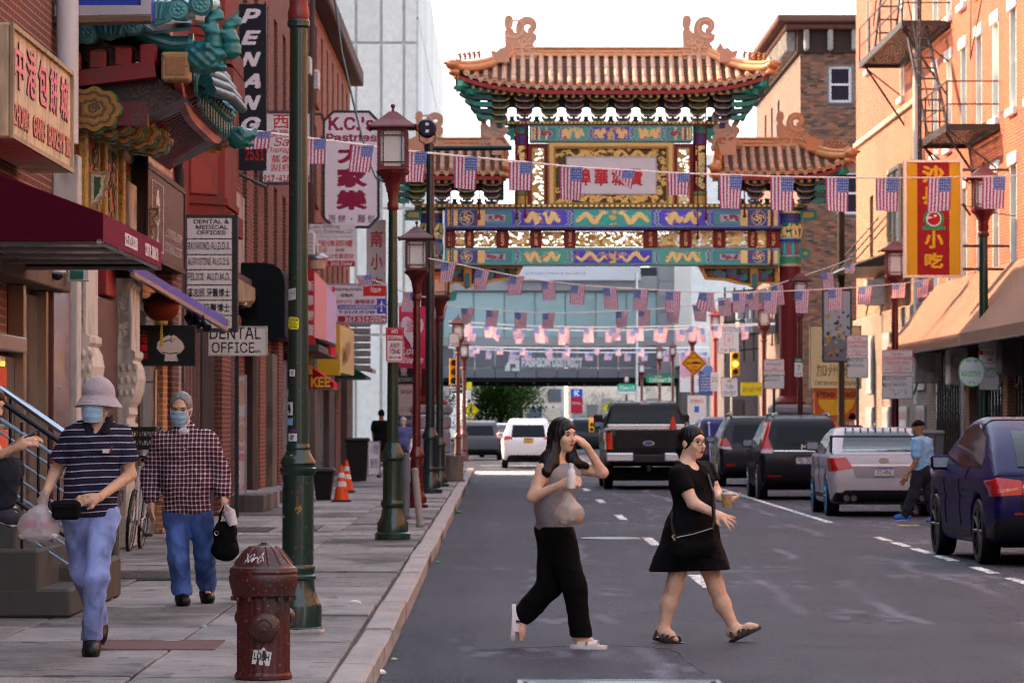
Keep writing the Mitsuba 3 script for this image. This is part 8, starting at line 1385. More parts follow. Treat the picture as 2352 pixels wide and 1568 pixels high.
rb(0,890,205,1034,.9,.026,(.42,.46,.52),'handrail','metal');rb(0,960-40,205,1060,.0,.020,BK,'handrail');rb(0,962,205,1098,.0,.016,BL,'rail')
for k in range(6):rb(0,992+40*k,min(205,160+14*k),992+40*k+min(205,160+14*k)*.66,.45,.010,BL,'slope_bar',dd=.0)
for x,y0,y1 in((24,905,1175),(50,960,1265),(88,965,1160),(112,985,1190),(134,1000,1150),(158,1020,1185),(176,1030,1215)):rb(x,y0+10,x,y1,.0 if x in(50,112,176)else.45,.011,BK,'baluster')
rb(10,1130,150,1230,.0,.016,BK,'rail');rb(60,1225,150,1290,.5,.014,BK,'rail')
BI=thing('bicycle','silver and black bicycle with a crate leaning behind the two men','bicycle');Yb=WZ(300,1262,.15)[1];
f0,r0=WZ(296,1265,.15),WZ(338,1250,.15);f0=np.array([f0[0],f0[1],.15]);r0=np.array([r0[0]+.03,f0[1]+1.05,.15]);rw_=.335;up=np.array([.10,0,1.0]);up/=np.linalg.norm(up);ax_=(r0-f0)/np.linalg.norm(r0-f0);C0,C1=f0+up*rw_,r0+up*rw_
for k,c_ in enumerate((C0,C1)):
 ring=lambda R,r_:tube([c_+R*(math.cos(g)*ax_+math.sin(g)*up)for g in np.linspace(0,2*math.pi,37)],r_,7,False)
 w_=part(BI,'wheel',ring(rw_,.019),(.012,)*3,'satin',40);part(w_,'rim',ring(rw_-.03,.012),(.16,.16,.17),'metal',40);part(w_,'spokes',cat([cyl(c_,c_+(rw_-.03)*(math.cos(g)*ax_+math.sin(g)*up),.0025,n=4)for g in np.arange(20)*.314]),(.3,.3,.3),'metal',kind='stuff');part(w_,'hub',ball(c_,.03,1),(.3,.3,.3),'metal',True)
hd,st_,bb=C0+ax_*.17+up*.50,C0+ax_*.68+up*.52,C0+ax_*.58-up*.05
part(BI,'frame',cat([tube(p,r_,8)for p,r_ in(([hd,bb],.02),([hd+up*.05,st_],.018),([st_,bb],.018),([st_,C1],.011),([bb,C1],.012),([hd+up*.1,hd-up*.05],.022))]),(.42,.42,.44),'satin',40);part(BI,'fork',cat(tube([hd,C0+[.05,0,0]],.013,8),tube([hd,C0-[.05,0,0]],.013,8)),(.42,.42,.44),'satin',40);part(BI,'handlebar',tube([hd+up*.18+[-.28,-.06,0],hd+up*.2,hd+up*.18+[.28,-.06,0]],.014,8),(.02,)*3,'satin',40);part(BI,'saddle',ball(st_+up*.14,(.06,.13,.035),2),(.015,)*3,'satin',True);part(BI,'seat_post',cyl(st_,st_+up*.13,.013,n=8),(.4,)*3,'metal');part(BI,'pedal',cat(bbox(bb[0]+.06,bb[0]+.16,bb[1]-.05,bb[1]+.05,bb[2]-.14,bb[2]-.11,.005),cyl(bb,bb+[.08,0,-.12],.012,n=6)),(.03,)*3,'satin')
cr=hd+up*.28;part(BI,'crate',cat([bbox(cr[0]-.17,cr[0]+.17,cr[1]-.15,cr[1]-.13,cr[2]+q,cr[2]+q+.05,.004)for q in(0,.10,.20)]+[bbox(cr[0]+s,cr[0]+s+.02,cr[1]-.15,cr[1]+.17,cr[2]+q,cr[2]+q+.05,.004)for s in(-.17,.15)for q in(0,.1,.2)]+[bar((cr[0]-.17+.057*j,cr[1]-.14,cr[2]),(cr[0]-.17+.057*(j+s),cr[1]-.14,cr[2]+.25),.012)for j in range(0,7)for s in(-1,1)]+[bbox(cr[0]-.17,cr[0]+.17,cr[1]-.15,cr[1]+.17,cr[2],cr[2]+.02,.004)]),(.014,)*3,'satin')
# ---------------------------------------------------------------- people: bodies as one smooth surface from joints, clothes as layers over them
def nrm(v):v=np.asarray(v,float);return v/(np.linalg.norm(v)+1e-12)
def su(p,prims,k=.03,cull=.16):
 """smooth union of cones (a, b, ra, rb) and ellipsoids ('e', c, r, R); far ones are skipped"""
 d=np.full(len(p),1.0)
 for q in prims:
  if isinstance(q[0],str):c,R=np.asarray(q[1]),max(q[2]);f=lambda x:sd_ell(x,q[1],q[2],q[3]if len(q)>3 else None)
  else:c,R=(np.asarray(q[0])+q[1])/2,np.linalg.norm(np.asarray(q[0])-q[1])/2+max(q[2],q[3]);f=lambda x:sd_cone(x,*q[:4])
  b=np.linalg.norm(p-c,axis=1)-R;i=b<cull;v=b+.01
  if i.any():v[i]=f(p[i])
  d=smin(d,v,q[4]if not isinstance(q[0],str)and len(q)>4 else k)
 return d
def bounds(prims,m=.08):
 P=np.vstack([[np.asarray(q[1])-max(q[2]),np.asarray(q[1])+max(q[2])]if isinstance(q[0],str)else[np.minimum(q[0],q[1])-max(q[2],q[3]),np.maximum(q[0],q[1])+max(q[2],q[3])]for q in prims]);return P.min(0)-m,P.max(0)+m
def hand(w,d,n,th,L=.175,curl=.5,spread=.12,curls=None):
 """wrist w, hand direction d, back-of-hand normal n, th = +1 / -1: side of the thumb"""
 d,n=nrm(d),nrm(np.asarray(n)-nrm(d)*(np.asarray(n)@nrm(d)));s=np.cross(d,n)*th;P=[(w,w+d*.05+s*.006,.024,.030),(w+d*.03+s*.018,w+d*.085+s*.02,.021,.018),(w+d*.03-s*.018,w+d*.08-s*.02,.020,.017)]
 for i,(o,l)in enumerate(((.030,.92),(.010,1.0),(-.011,.94),(-.030,.76))):
  c=curl if curls is None else curls[i];a=w+d*.09+s*o;l1,l2,l3=.040*l,.027*l,.022*l;dd=nrm(d+s*o*spread*30)
  for ll,ang,r0,r1 in((l1,.45*c,.0095,.0088),(l2,1.2*c,.0088,.0082),(l3,1.8*c,.0082,.0068)):v=dd*math.cos(ang)-n*math.sin(ang);b=a+v*ll;P.append((a,b,r0,r1,.008));a=b
 a=w+d*.025+s*.028;b=a+nrm(d*.7+s*.65-n*.35)*.042;c_=b+nrm(d*.85+s*(.25-.5*curl)-n*.5)*.032;P+=[(a,b,.0135,.011,.012),(b,c_,.011,.008,.008)];return P
def foot(an,toe,h=.045):d=nrm(np.asarray(toe)-an);return[(an,an-[0,0,.02],.036,.036),(np.asarray(an)-d*.035-[0,0,h*.6],np.asarray(toe)-d*.05,.030,.025),(np.asarray(toe)-d*.06,toe,.025,.018)]
def head_prims(c,f,u,s=1.0):
 f=nrm(f);r=nrm(np.cross(f,u));u=np.cross(r,f);R=np.array([r,f,u]);L=lambda x,y,z:np.asarray(c)+(x*r+y*f+z*u)*s
 P=[('e',L(0,-.012,.028),np.array([.074,.094,.090])*s,R),('e',L(0,.022,-.045),np.array([.060,.068,.062])*s,R),('e',L(0,.052,-.086),np.array([.032,.030,.024])*s,R),('e',L(.036,.058,-.022),np.array([.028,.026,.028])*s,R),('e',L(-.036,.058,-.022),np.array([.028,.026,.028])*s,R),('e',L(0,.070,.034),np.array([.050,.018,.014])*s,R)]
 F=[(L(0,.084,.014),L(0,.108,-.024),.009*s,.013*s,.012),(L(.013,.090,-.026),L(-.013,.090,-.026),.010*s,.010*s,.01),('e',L(0,.084,-.052),np.array([.022,.014,.010])*s,R),('e',L(.077,-.008,-.004),np.array([.010,.022,.032])*s,R),('e',L(-.077,-.008,-.004),np.array([.010,.022,.032])*s,R)]
 return P,F,L,R
SK,SK2=(.70,.43,.29),(.62,.36,.235)
def person(label,Y0,J,skin=SK,h=.007,s=1.0,face=None,up=(0,0,1),w=1.0,eyes=True,hands=None,feet=True,arms=1.0,legs=1.0,brow=(.02,.014,.012),lip=(.30,.09,.08),mouth=0,belly=0):
 """J: joints as (photo x, photo y, metres behind Y0); returns the thing, its joints and its surface functions"""
 feet='toeL' in J and feet;t=thing('person',label,'person');G={k:W(v[0],v[1],Y0+(v[2]if len(v)>2 else 0))for k,v in J.items()}
 HP,HF,L,R=head_prims(G['head'],face,up,s);f=R[1]
 ch,pv=G['chest'],G['pelvis'];sd=nrm(G['shL']-G['shR'])if 'shL' in G else np.array([1.,0,0]);hd=nrm(G['hipL']-G['hipR'])if 'hipL' in G else sd;fw=nrm(np.cross(sd,(0,0,1))*(1 if np.cross(sd,(0,0,1))@f>0 else-1));wa=G.get('waist',(ch+pv)/2)
 tors=[]
 for q in(-1,1):tors+=[(ch+sd*q*.075*w+[0,0,.03],wa+sd*q*.055*w+fw*belly*.4,.105*w,.098*w,.06),(wa+sd*q*.055*w+fw*belly,pv+hd*q*.065*w,.098*w+belly*.5,.108*w,.06)]
 tors+=[(G['neck']-[0,0,.03],ch+[0,0,.06],.07*w,.10*w,.06)]+[(G[a]*.86+G['neck']*.14,ch+sd*q*.06,.055*w,.10*w,.05)for a,q in(('shL',1),('shR',-1))if a in G]
 neck=[(G['head']+R[2]*-.04*s-f*.015,G['neck']-[0,0,.02],.052*s,.056*s,.03)];limbs,hp=[],[]
 for q in 'LR':
  if 'sh'+q in G:limbs+=[(G['sh'+q],G['el'+q],.050*arms,.038*arms,.035),(G['el'+q],G['wr'+q],.038*arms,.025*arms,.02)]
  if hands and q in hands:hp+=hand(G['wr'+q],*hands[q][:-1],**hands[q][-1])
 lg=[]
 for q in 'LR':
  if 'hip'+q in G:lg+=[(G['hip'+q],G['kn'+q],.085*legs,.052*legs,.05),(G['kn'+q],G['kn'+q]*.6+G['an'+q]*.4-fw*.012,.050*legs,.052*legs,.04),(G['kn'+q]*.6+G['an'+q]*.4-fw*.012,G['an'+q],.052*legs,.032*legs,.04)]+(foot(G['an'+q],G['toe'+q])if feet else[])
 allp=tors+neck+limbs+lg
 def body(p):
  d=su(p,allp,.035);hd_=su(p,HP,.022*s);c=G['head'];i=np.linalg.norm(p-c,axis=1)<.2*s
  if i.any()and h<.012:x=su(p[i],HF,.010);hd_[i]=smin(hd_[i],x,.010);
  if i.any()and h<.012:
   for e in(-1,1):hd_[i]=smax(hd_[i],-sd_ell(p[i],L(.031*e,.094,.010),np.array([.018,.020,.010])*s,R),.012)
  d=smin(d,hd_,.02)
  return smin(d,su(p,hp,.010),.014)if hp else d
 lo,hi=bounds(allp+HP+hp);part(t,'body',iso(body,lo,hi,h),skin,'skin',True)
 if eyes and h<.012:
  for e in(-1,1):
   part(t,'eye',ball((0,0,0),1,2)if False else tomesh_ell(L(.031*e,.0775,.010),np.array([.0135,.007,.0048])*s,R),(.30,.27,.25),'satin',True);part(t,'iris',tomesh_ell(L(.031*e,.0815,.010),np.array([.0058,.004,.0050])*s,R),(.012,.008,.006),'gloss',True)
   part(t,'eyelid',tube([L(.031*e+x_*.0155,.081-abs(x_)*.006,.0145-.003*x_*x_)for x_ in(-1,-.5,0,.5,1)],.0022*s,5),(.03,.018,.015),'matte',40);part(t,'eyebrow',tube([L(.031*e+x_*.019,.091-abs(x_)*.010-.006*(x_*e>0)*abs(x_),.031+.003*(1-x_*x_))for x_ in(-1,-.5,0,.5,1)],[.0015,.003,.0033,.003,.0015],5),brow,'matte',40)
  if mouth is not None:
   for z_,r_ in((-.049+mouth*.3,.0052),(-.0575-mouth,.0062)):part(t,'lip',tube([L(x_*.022,.0945-x_*x_*.012,z_-(.002 if z_>-.052 else-.001)*x_*x_)for x_ in(-1,-.5,0,.5,1)],[r_*.35,r_*.9,r_,r_*.9,r_*.35],6),lip,'satin',50)
   if mouth:part(t,'open_mouth',tomesh_ell(L(0,.0935,-.055-mouth*.4),(.015,.006,mouth*.8),R),(.03,.008,.008),'satin',True);part(t,'teeth',tomesh_ell(L(0,.096,-.0515),(.011,.003,.004),R),(.5,.47,.42),'satin',True)
 return t,G,dict(tors=tors,limbs=limbs,legs=lg,L=L,R=R,f=f,fw=fw,sd=sd,hd=hd)
def tomesh_ell(c,r,R):m=trimesh.creation.icosphere(2);m.vertices=(m.vertices*np.asarray(r))@np.asarray(R)+np.asarray(c);return m
def folds(p,amp,fx=9,fz=14,seed=0):return amp*((meshkit.noise(p*[fx,fx,fz],seed)-.5)*1.6+(meshkit.noise(p*[fx*2.3,fx*2.3,fz*1.4],seed+1)-.5)*.8-.9*(1-np.abs(2*meshkit.noise(p@np.array([[1,0,.5],[0,1,.3],[-.5,.2,1.0]])*[13,13,9],seed+2)-1))**4)
def layer(t,n,prims,cuts,col,mat,k=.05,grow=0.0,h=.0085,amp=.006,seed=0,label=None,uvf=None,fz=14):
 """a garment: smooth union of prims, kept where every cut (point, normal, softness) is negative"""
 def f(p):
  d=su(p,prims,k)-grow+folds(p,amp,9,fz,seed)
  for c in cuts:d=smax(d,c(p)if callable(c)else(p-c[0])@nrm(c[1]),.006)
  return d
 lo,hi=bounds(prims,.05+grow);m=iso(f,lo,hi,h);return part(t,n,m,col,mat,True,label=label)
def hairs(t,G,I,prims,cuts,col,h=.006,amp=.004,mat='hair'):
 q=lambda p:-(.0012*np.sin(p[:,0]*420+9*np.sin(p[:,2]*14))+.0014*np.sin(p[:,0]*190-p[:,1]*160+5*np.sin(p[:,2]*9)))
 def f(p):
  d=su(p,prims,.02)+folds(p,amp,9,5,3)-q(p)
  for c in cuts:d=smax(d,c(p)if callable(c)else(p-c[0])@nrm(c[1]),.006)
  return d
 lo,hi=bounds(prims,.05);return part(t,'hair',iso(f,lo,hi,h),col,mat,True)
def cap_prims(I,s=1.0,g=.012):return[('e',I['L'](0,-.016,.030),np.array([.074+g,.094+g,.090+g])*s,I['R'])]
def shoe(t,an,toe,col,sole=(.02,.02,.02),n='shoe',r=1.0):
 d=nrm((np.asarray(toe)-an)*[1,1,0])if abs(nrm(np.asarray(toe)-an)[2])<.8 else nrm(np.asarray(toe)-an);hl=np.asarray(an)-d*.05;u=nrm(np.cross(np.cross(d,[0,0,1.0]),d))if abs(d[2])<.9 else np.array([0,-1.,0]);dz=np.asarray(toe)-an;b=np.asarray(an)-u*.045
 P=[(an+d*.0,an-u*.03,.045*r,.047*r,.03),(hl-u*.03,toe-d*.07-u*.0,.042*r,.046*r,.03),(toe-d*.08,toe-d*.02,.046*r,.036*r,.03)]
 k=layer(t,n,P,[],col,'satin' if n=='shoe' else 'cloth',.03,.004,.007,.001);z=min(q[1][2]-q[3]for q in P);part(k,'sole',cat(Manifold.hull_points(np.array([o+s_*np.cross(d,u)*.042*r+e for o in(hl-u*.055,toe-d*.05-u*.035)for s_ in(-1,1)for e in(0*u,-u*.016)]+[toe-u*.03,toe-u*.042]))),sole,'satin');return k
def sleeves(t,G,fr,r0,r1,col,mat,h=.008):
 for q in 'LR':
  if 'sh'+q not in G:continue
  a=G['sh'+q];b=a+(G['el'+q]-a)*fr;d=nrm(b-a);layer(t,'sleeve',[(a-d*.02,b+d*.06,r0,r1,.03)],[(b,d)],col,mat,.03,0,h,.008,4)
def f_stripe(p,n,uv):
 z=p.z+0.018*(fbm(p.x*5,p.y*5,p.z*2,2)-0.5)-0.03*p.x;q=z/0.0415;q=q-dr.floor(q);return mix((0.017,0.018,0.040),(0.42,0.40,0.44),1-smoothstep(0.055,0.085,dr.abs(q-0.5)))*(0.8+0.4*noise(p.x*200,p.y*200,p.z*200))
def f_plaid(p,n,uv):
 a,b=p.x/0.0315+0.25*noise(p.z*8,p.x*3,1.0),(p.z+0.012*noise(p.x*9,p.z*5,0.0))/0.034;a,b=a-dr.floor(a),b-dr.floor(b);wa,wb=1-smoothstep(0.11,0.17,dr.abs(a-0.5)),1-smoothstep(0.11,0.17,dr.abs(b-0.5))
 base=mix((0.016,0.013,0.030),(0.10,0.010,0.022),0.5+0.5*dr.sin(p.x*100)*dr.sin(p.z*92));return mix(base,(0.66,0.58,0.58),dr.clip(wa*0.30+wb*0.30+0.5*wa*wb,0,1))
def f_denim(p,n,uv):return col_of(uv)*(0.45+0.9*smoothstep(.3,.75,fbm(p.x*9,p.y*9,p.z*3.6,3))+0.22*noise(p.x*260,p.y*260,p.z*120))
for k_,f_ in(('stripe_cloth',f_stripe),('plaid_cloth',f_plaid),('denim',f_denim)):scene[k_]=bs(base_color=mikit.proc(f_),roughness=0.92,specular=0.15)
def mask_(t,I,s=1.0):
 L=I['L'];m,_=grid(lambda u,v:np.stack([np.sin((u-.5)*2.5)*(.074-.016*np.abs(v-.45)),.046+.084*np.cos((u-.5)*2.3)-.012*(v-.4)**2*4+.004*np.sin(v*19),.004-v*.105+.012*np.cos((u-.5)*3)*(1-v)-.012*np.cos((u-.5)*3)*v],-1),15,13);m.vertices=np.array([L(*q)for q in m.vertices]);k=part(t,'face_mask',m,(.34,.52,.66),'cloth',True,label='pale blue surgical face mask')
 part(k,'edge',tube([L(math.sin(a)*.074,.047+.085*math.cos(a*.92),.004+.012*math.cos(a*1.2))for a in np.linspace(-1.2,1.2,9)],.0022,5),(.6,.62,.66),'cloth');[part(k,'ear_loop',tube([L(e*.070,.050,-.012+z_),L(e*.082,.012,-.004+z_*.5),L(e*.086,-.014,z_*.2)],.0022,5),(.66,.66,.68),'cloth')for e in(-1,1)for z_ in(.012,-.05)]
def plastic_bag(t_label,top,c,r,Y=None,name='plastic_bag',col=(.74,.72,.72)):
 t=thing(name,t_label,'plastic bag');top,c=np.asarray(top),np.asarray(c);rr_=random.Random(int(abs(c[0])*999));m=iso(lambda p:su(p,[('e',c,r),(c+[0,0,r[2]*.5],top,min(r[:2])*.8,.012)],.05)+folds(p,.010,16,9,5),c-np.array(r)*1.3-.03,np.maximum(c+np.array(r)*1.2,top+.05)+.03,.009);part(t,'film',m,col,'film',True);part(t,'knot',iso(lambda p:su(p,[('e',top,(.028,.026,.03)),(top,top+[.02,-.01,.05],.012,.02)],.02)+folds(p,.008,40,40),top-.08,top+.1,.006),(.62,.58,.58),'film',True);return t
 # ---- the young woman in the grey tank top
t,G,I=person('young woman with long black hair in a grey tank top and loose black trousers',26.1,dict(head=(1293,1001),neck=(1276,1058,.0),chest=(1284,1105),waist=(1273,1165),pelvis=(1270,1212),shR=(1246,1083,-.15),elR=(1223,1141,-.20),wrR=(1287,1113,-.30),shL=(1328,1074,.14),elL=(1384,1085,.10),wrL=(1348,1026,.04),hipR=(1285,1225,-.06),knR=(1318,1345,-.08),anR=(1335,1462,-.06),toeR=(1372,1483,-.09),hipL=(1268,1225,.07),knL=(1262,1345,.05),anL=(1199,1415,.10),toeL=(1197,1468,.06)),SK,face=(.70,-.70,-.06),s=.98,w=.84,arms=1.0,legs=.98,hands=dict(R=((.8,-.3,.25),(.0,-.8,.6),-1,dict(curl=1.0)),L=((-.75,-.2,.66),(.5,-.3,.8),1,dict(curl=.5))))
L=I['L'];GREY=(.26,.245,.26)
layer(t,'tank_top',I['tors'],[lambda p,g=G:-(sd_cone(p,g['neck']+[0,-.0,.10],g['neck']+[.01,-.02,-.015],.075,.060)),lambda p,g=G:-sd_cone(p,g['shR']+[-.05,-.06,.06],g['shR']+[.015,-.05,-.07],.085,.055),lambda p,g=G:-sd_cone(p,g['shL']+[.06,.0,.06],g['shL']+[.02,-.0,-.06],.085,.05),(W(1272,1216,26.1),(0,0,-1)),lambda p,g=G:p[:,2]-g['neck'][2]+.015],GREY,'cloth',.05,.014,amp=.004,label='ribbed light grey tank top')
tr=[(G['pelvis']+I['hd']*q*.055,G['pelvis']+I['hd']*q*.040+[0,0,.05],.092,.078,.05)for q in(-1,1)]+[(G['hipR'],G['knR'],.094,.072,.04),(G['knR'],G['anR']+[0,0,.02],.072,.060,.03),(G['hipL'],G['knL'],.094,.074,.04),(G['knL'],G['anL']+[.02,0,.02],.074,.064,.03)]
layer(t,'trousers',tr,[(W(1272,1208,26.1),(0,0,1)),lambda p,g=G:np.where(p[:,0]>g['pelvis'][0]+.1,g['anR'][2]-.0-p[:,2],-1)],(.008,.008,.009),'cloth',.03,.012,amp=.006,fz=8,label='loose black trousers')
hp_=cap_prims(I,.98,.013)+[(L(.060,.0,.03),L(.070,-.012,-.10),.034,.042),(L(.070,-.012,-.09),W(1266,1064,26.0),.044,.052),(W(1264,1062,26.0),W(1254,1084,25.92),.055,.040),(W(1258,1050,26.05),W(1246,1080,26.0),.05,.03),(L(-.058,-.0,.02),L(-.066,-.0,-.10),.034,.045),(L(-.06,-.01,-.1),W(1322,1066,26.14),.048,.045),(L(0,-.07,.0),L(0,-.075,-.13),.055,.06),(L(0,-.07,-.12),W(1268,1075,26.18),.055,.05),(W(1322,1060,26.14),W(1348,1070,26.16),.035,.02)]
hairs(t,G,I,hp_,[lambda p:-sd_ell(p,L(-.004,.085,-.028),(.062,.080,.088),I['R'])],(.010,.008,.008))
for q,(an,toe)in(('R',(G['anR'],G['toeR'])),('L',(G['anL'],G['toeL']))):
 d=nrm(toe-an)if q=='L' else nrm((toe-an)*[1,1,0]);u=np.array([-.9,-.15,.0])*-1 if q=='L' else np.array([0,0,1.0]);u=nrm(u-d*(u@d));sv=np.cross(d,u);B0=an-u*(.055 if q=='R' else.05)-d*.055;o=aff.scale(sg.Point(0,0).buffer(1,10),.135,.050);m=ext(o,.028,-.028);v=m.vertices;m.vertices=B0+d*.105+v[:,:1]*d+v[:,1:2]*sv+v[:,2:3]*u
 k=part(t,'sandal',m,(.70,.68,.68),'satin',40,label='white two strap sandal');
 for x_,w_ in((.065,.028),(.145,.030)):mm,_=grid(lambda a,b:(B0+(d*(x_+(0)))+0)[None,None]+((b-.5)*2*w_)[...,None]*d+(np.cos(a*math.pi)*.052)[...,None]*sv+(np.sin(a*math.pi)**.8*(.062 if x_<.1 else.048)-.012)[...,None]*u,12,4);part(k,'strap',mm,(.72,.70,.70),'satin',True)
bt=W(1312,1096,25.74);b_=thing('bottle','white milk bottle with a white cap held by the young woman','bottle');part(b_,'bottle_body',lathe([(0,-.075),(.027,-.075),(.030,-.06),(.030,.02),(.026,.045),(.014,.065),(.013,.075)],bt,18),(.80,.77,.76),'satin',40);part(b_,'cap',lathe([(.017,.072),(.017,.095),(0,.097)],bt,16),(.72,.72,.74),'satin',40)
bg=plastic_bag('clear plastic bag of buns hanging from the hand of the young woman',W(1302,1122,25.80),W(1308,1182,25.78),(.10,.085,.075));c_=W(1308,1182,25.78)
for k,(x,y,z,r,cc)in enumerate(((-.05,0,.0,.042,(.55,.25,.06)),(.02,-.03,.03,.046,(.58,.36,.20)),(.055,.01,-.03,.040,(.55,.30,.08)),(-.03,-.03,-.035,.042,(.62,.55,.50)),(.01,-.05,-.02,.036,(.62,.52,.42)),(.0,.03,.05,.04,(.6,.45,.3)))):part(bg,'bun',ball(c_+[x,y,z],(r,r,r*.85),2),cc,'satin',True)
# ---- the woman in the black dress
t,G,I=person('woman with glasses in a short black dress walking with a paper cup',26.75,dict(head=(1590,1017),neck=(1574,1066),chest=(1588,1112),waist=(1594,1175),pelvis=(1586,1230),shR=(1562,1095,-.16),elR=(1592,1155,-.20),wrR=(1640,1178,-.24),shL=(1622,1085,.14),elL=(1644,1130,.12),wrL=(1650,1143,.0),hipR=(1570,1245,-.06),knR=(1549,1345,-.05),anR=(1524,1446,-.04),toeR=(1553,1467,-.10),hipL=(1608,1245,.07),knL=(1645,1348,.05),anL=(1688,1443,.06),toeL=(1737,1437,.0)),(.74,.48,.34),face=(.74,-.66,-.02),s=1.0,w=.98,arms=1.12,legs=1.08,belly=.01,mouth=.009,hands=dict(R=((.75,-.15,-.35),(.2,-.75,.6),1,dict(curl=.35,spread=.5)),L=((.9,-.3,-.1),(-.1,.4,-.85),1,dict(curl=.6))))
L=I['L'];BLK=(.010,.010,.011)
dr_=I['tors']+[(G['pelvis']+I['sd']*q*.06+[0,0,.05],W(1586+34*q,1325,26.75),.13,.185,.09)for q in(-1,1)]
layer(t,'dress',dr_,[lambda p,g=G:-sd_cone(p,g['neck']+[0,0,.08],g['neck']+[.05,-.07,-.02],.07,.05),(W(1586,1309,26.75),(.03,0,-1)),],BLK,'cloth',.05,.010,amp=.008,fz=7,label='short black dress')
sleeves(t,G,.55,.068,.068,BLK,'cloth')
hairs(t,G,I,cap_prims(I,1.0,.010)+[(L(0,-.09,-.01),L(0,-.115,-.05),.045,.03),(L(0,-.11,-.06),L(-.0,-.10,-.15),.022,.012)],[lambda p:-sd_ell(p,L(0,.090,-.030),(.075,.088,.092),I['R'])],(.008,.006,.006))
for e in(-1,1):part(t,'spectacle_rim',tube([L(.033*e+.024*math.cos(a),.103-.010*abs(math.cos(a)*.5+.5*(e*math.cos(a)>0)),.006+.018*math.sin(a))for a in np.linspace(0,6.283,17)],.0026,5,False),(.012,.010,.010),'gloss',40);part(t,'spectacle_arm',tube([L(.056*e,.092,.012),L(.076*e,.05,.014),L(.084*e,-.01,.010)],.0024,5),(.012,.010,.010),'gloss',40);part(t,'earring',ball(L(.086*e,-.006,-.042),.006,1),(.6,.5,.3),'metal',True)
part(t,'spectacle_bridge',tube([L(-.010,.104,.010),L(0,.107,.012),L(.010,.104,.010)],.0024,5),(.012,.010,.010),'gloss',40);part(t,'necklace',tube([G['neck']+[.062*math.sin(a)+.02,-.05*math.cos(a)-.03,-.02-.045*math.cos(a*.7)]for a in np.linspace(-1.5,1.5,11)],.002,5),(.5,.45,.4),'metal')
for x_,y_ in((1646,1112),(1637,1121)):part(t,'button',ball(W(x_,y_,26.5),.007,1),(.6,.5,.3),'metal',True)
for q,(an,toe)in(('R',(G['anR'],G['toeR'])),('L',(G['anL'],G['toeL']))):
 d=nrm(toe-an-[0,0,-.045])if q=='R' else nrm(W(1745,1441,26.75)-W(1684,1470,26.8));u=np.array([0,0,1.0]);u=nrm(u-d*(u@d));sv=np.cross(d,u);B0=an-u*.058-d*.05;o=aff.scale(sg.Point(0,0).buffer(1,10),.128,.046);m=ext(o,.024,-.024);v=m.vertices;m.vertices=B0+d*.10+v[:,:1]*d+v[:,1:2]*sv+v[:,2:3]*u;k=part(t,'sandal',m,(.03,.026,.022),'satin',40,label='brown strapped walking sandal')
 for x_,w_,hh_ in((.03,.014,.085),(.085,.012,.068),(.12,.012,.056),(.155,.012,.044)):mm,_=grid(lambda a,b:(B0+d*x_)[None,None]+((b-.5)*2*w_+(a-.5)*.03)[...,None]*d+(np.cos(a*math.pi)*.050)[...,None]*sv+(np.sin(a*math.pi)**.8*(hh_+.008)-.012)[...,None]*u,12,4);part(k,'strap',mm,(.075,.055,.045),'satin',True)
hb=thing('handbag','black cross body bag hanging at the hip of the woman in the black dress','handbag');c_=W(1592,1250,26.42);part(hb,'bag_body',iso(lambda p:su(p,[(c_+[-.08,0,-.04],c_+[.09,0,-.02],.075,.07),(c_+[-.10,0,.03],c_+[.11,0,.08],.035,.035)],.05)*1.0+folds(p,.008,18,18,7)+np.maximum(0,np.abs(p[:,1]-c_[1])-.02)*.7,c_-.25,c_+.25,.008),(.008,.008,.009),'cloth',True)
part(hb,'zip',tube([c_+[-.12,-.05,.05],c_+[0,-.055,.075],c_+[.13,-.05,.115]],.004,5),(.4,.36,.3),'metal');part(hb,'strap',cat(tube([c_+[.13,-.03,.10],W(1640,1190,26.46),W(1637,1130,26.50),W(1622,1078,26.78)],.013,6),tube([c_+[-.13,-.03,.03],W(1544,1200,26.52),W(1545,1176,26.62)],.013,6)),(.008,.008,.009),'satin',40);part(hb,'purse_charm',ball(W(1558,1254,26.40),(.03,.02,.04),2),(.008,.008,.01),'satin',True);part(hb,'buckle',tube([c_+[-.13,-.05,.03],c_+[-.15,-.05,.06],c_+[-.13,-.05,.07]],.006,6),(.5,.45,.35),'metal')
cu=W(1670,1150,26.70);cp=thing('paper_cup','tan paper cup with a white lid in the hand of the woman in black','cup');part(cp,'cup',lathe([(0,-.05),(.031,-.05),(.041,.048)],cu,22),(.46,.30,.15),'satin',40);part(cp,'lid',lathe([(.044,.046),(.046,.052),(.042,.060),(0,.060)],cu,22),(.66,.62,.6),'satin',40)
for s_,a,b,c0,d0,cc in(('Lala',.005,.018,.025,.028,(.35,.03,.02)),('Fu',-.025,.018,-.010,.028,(.15,.12,.05)),('Mija',-.01,-.03,.02,-.015,(.15,.10,.05))):part(cp,'lettering',Fr((cu[0],cu[1]-.0385,cu[2]),(1,0,0)).to(text(s_,a,b,c0,d0,slant=.3,d=.002)),cc,'satin')
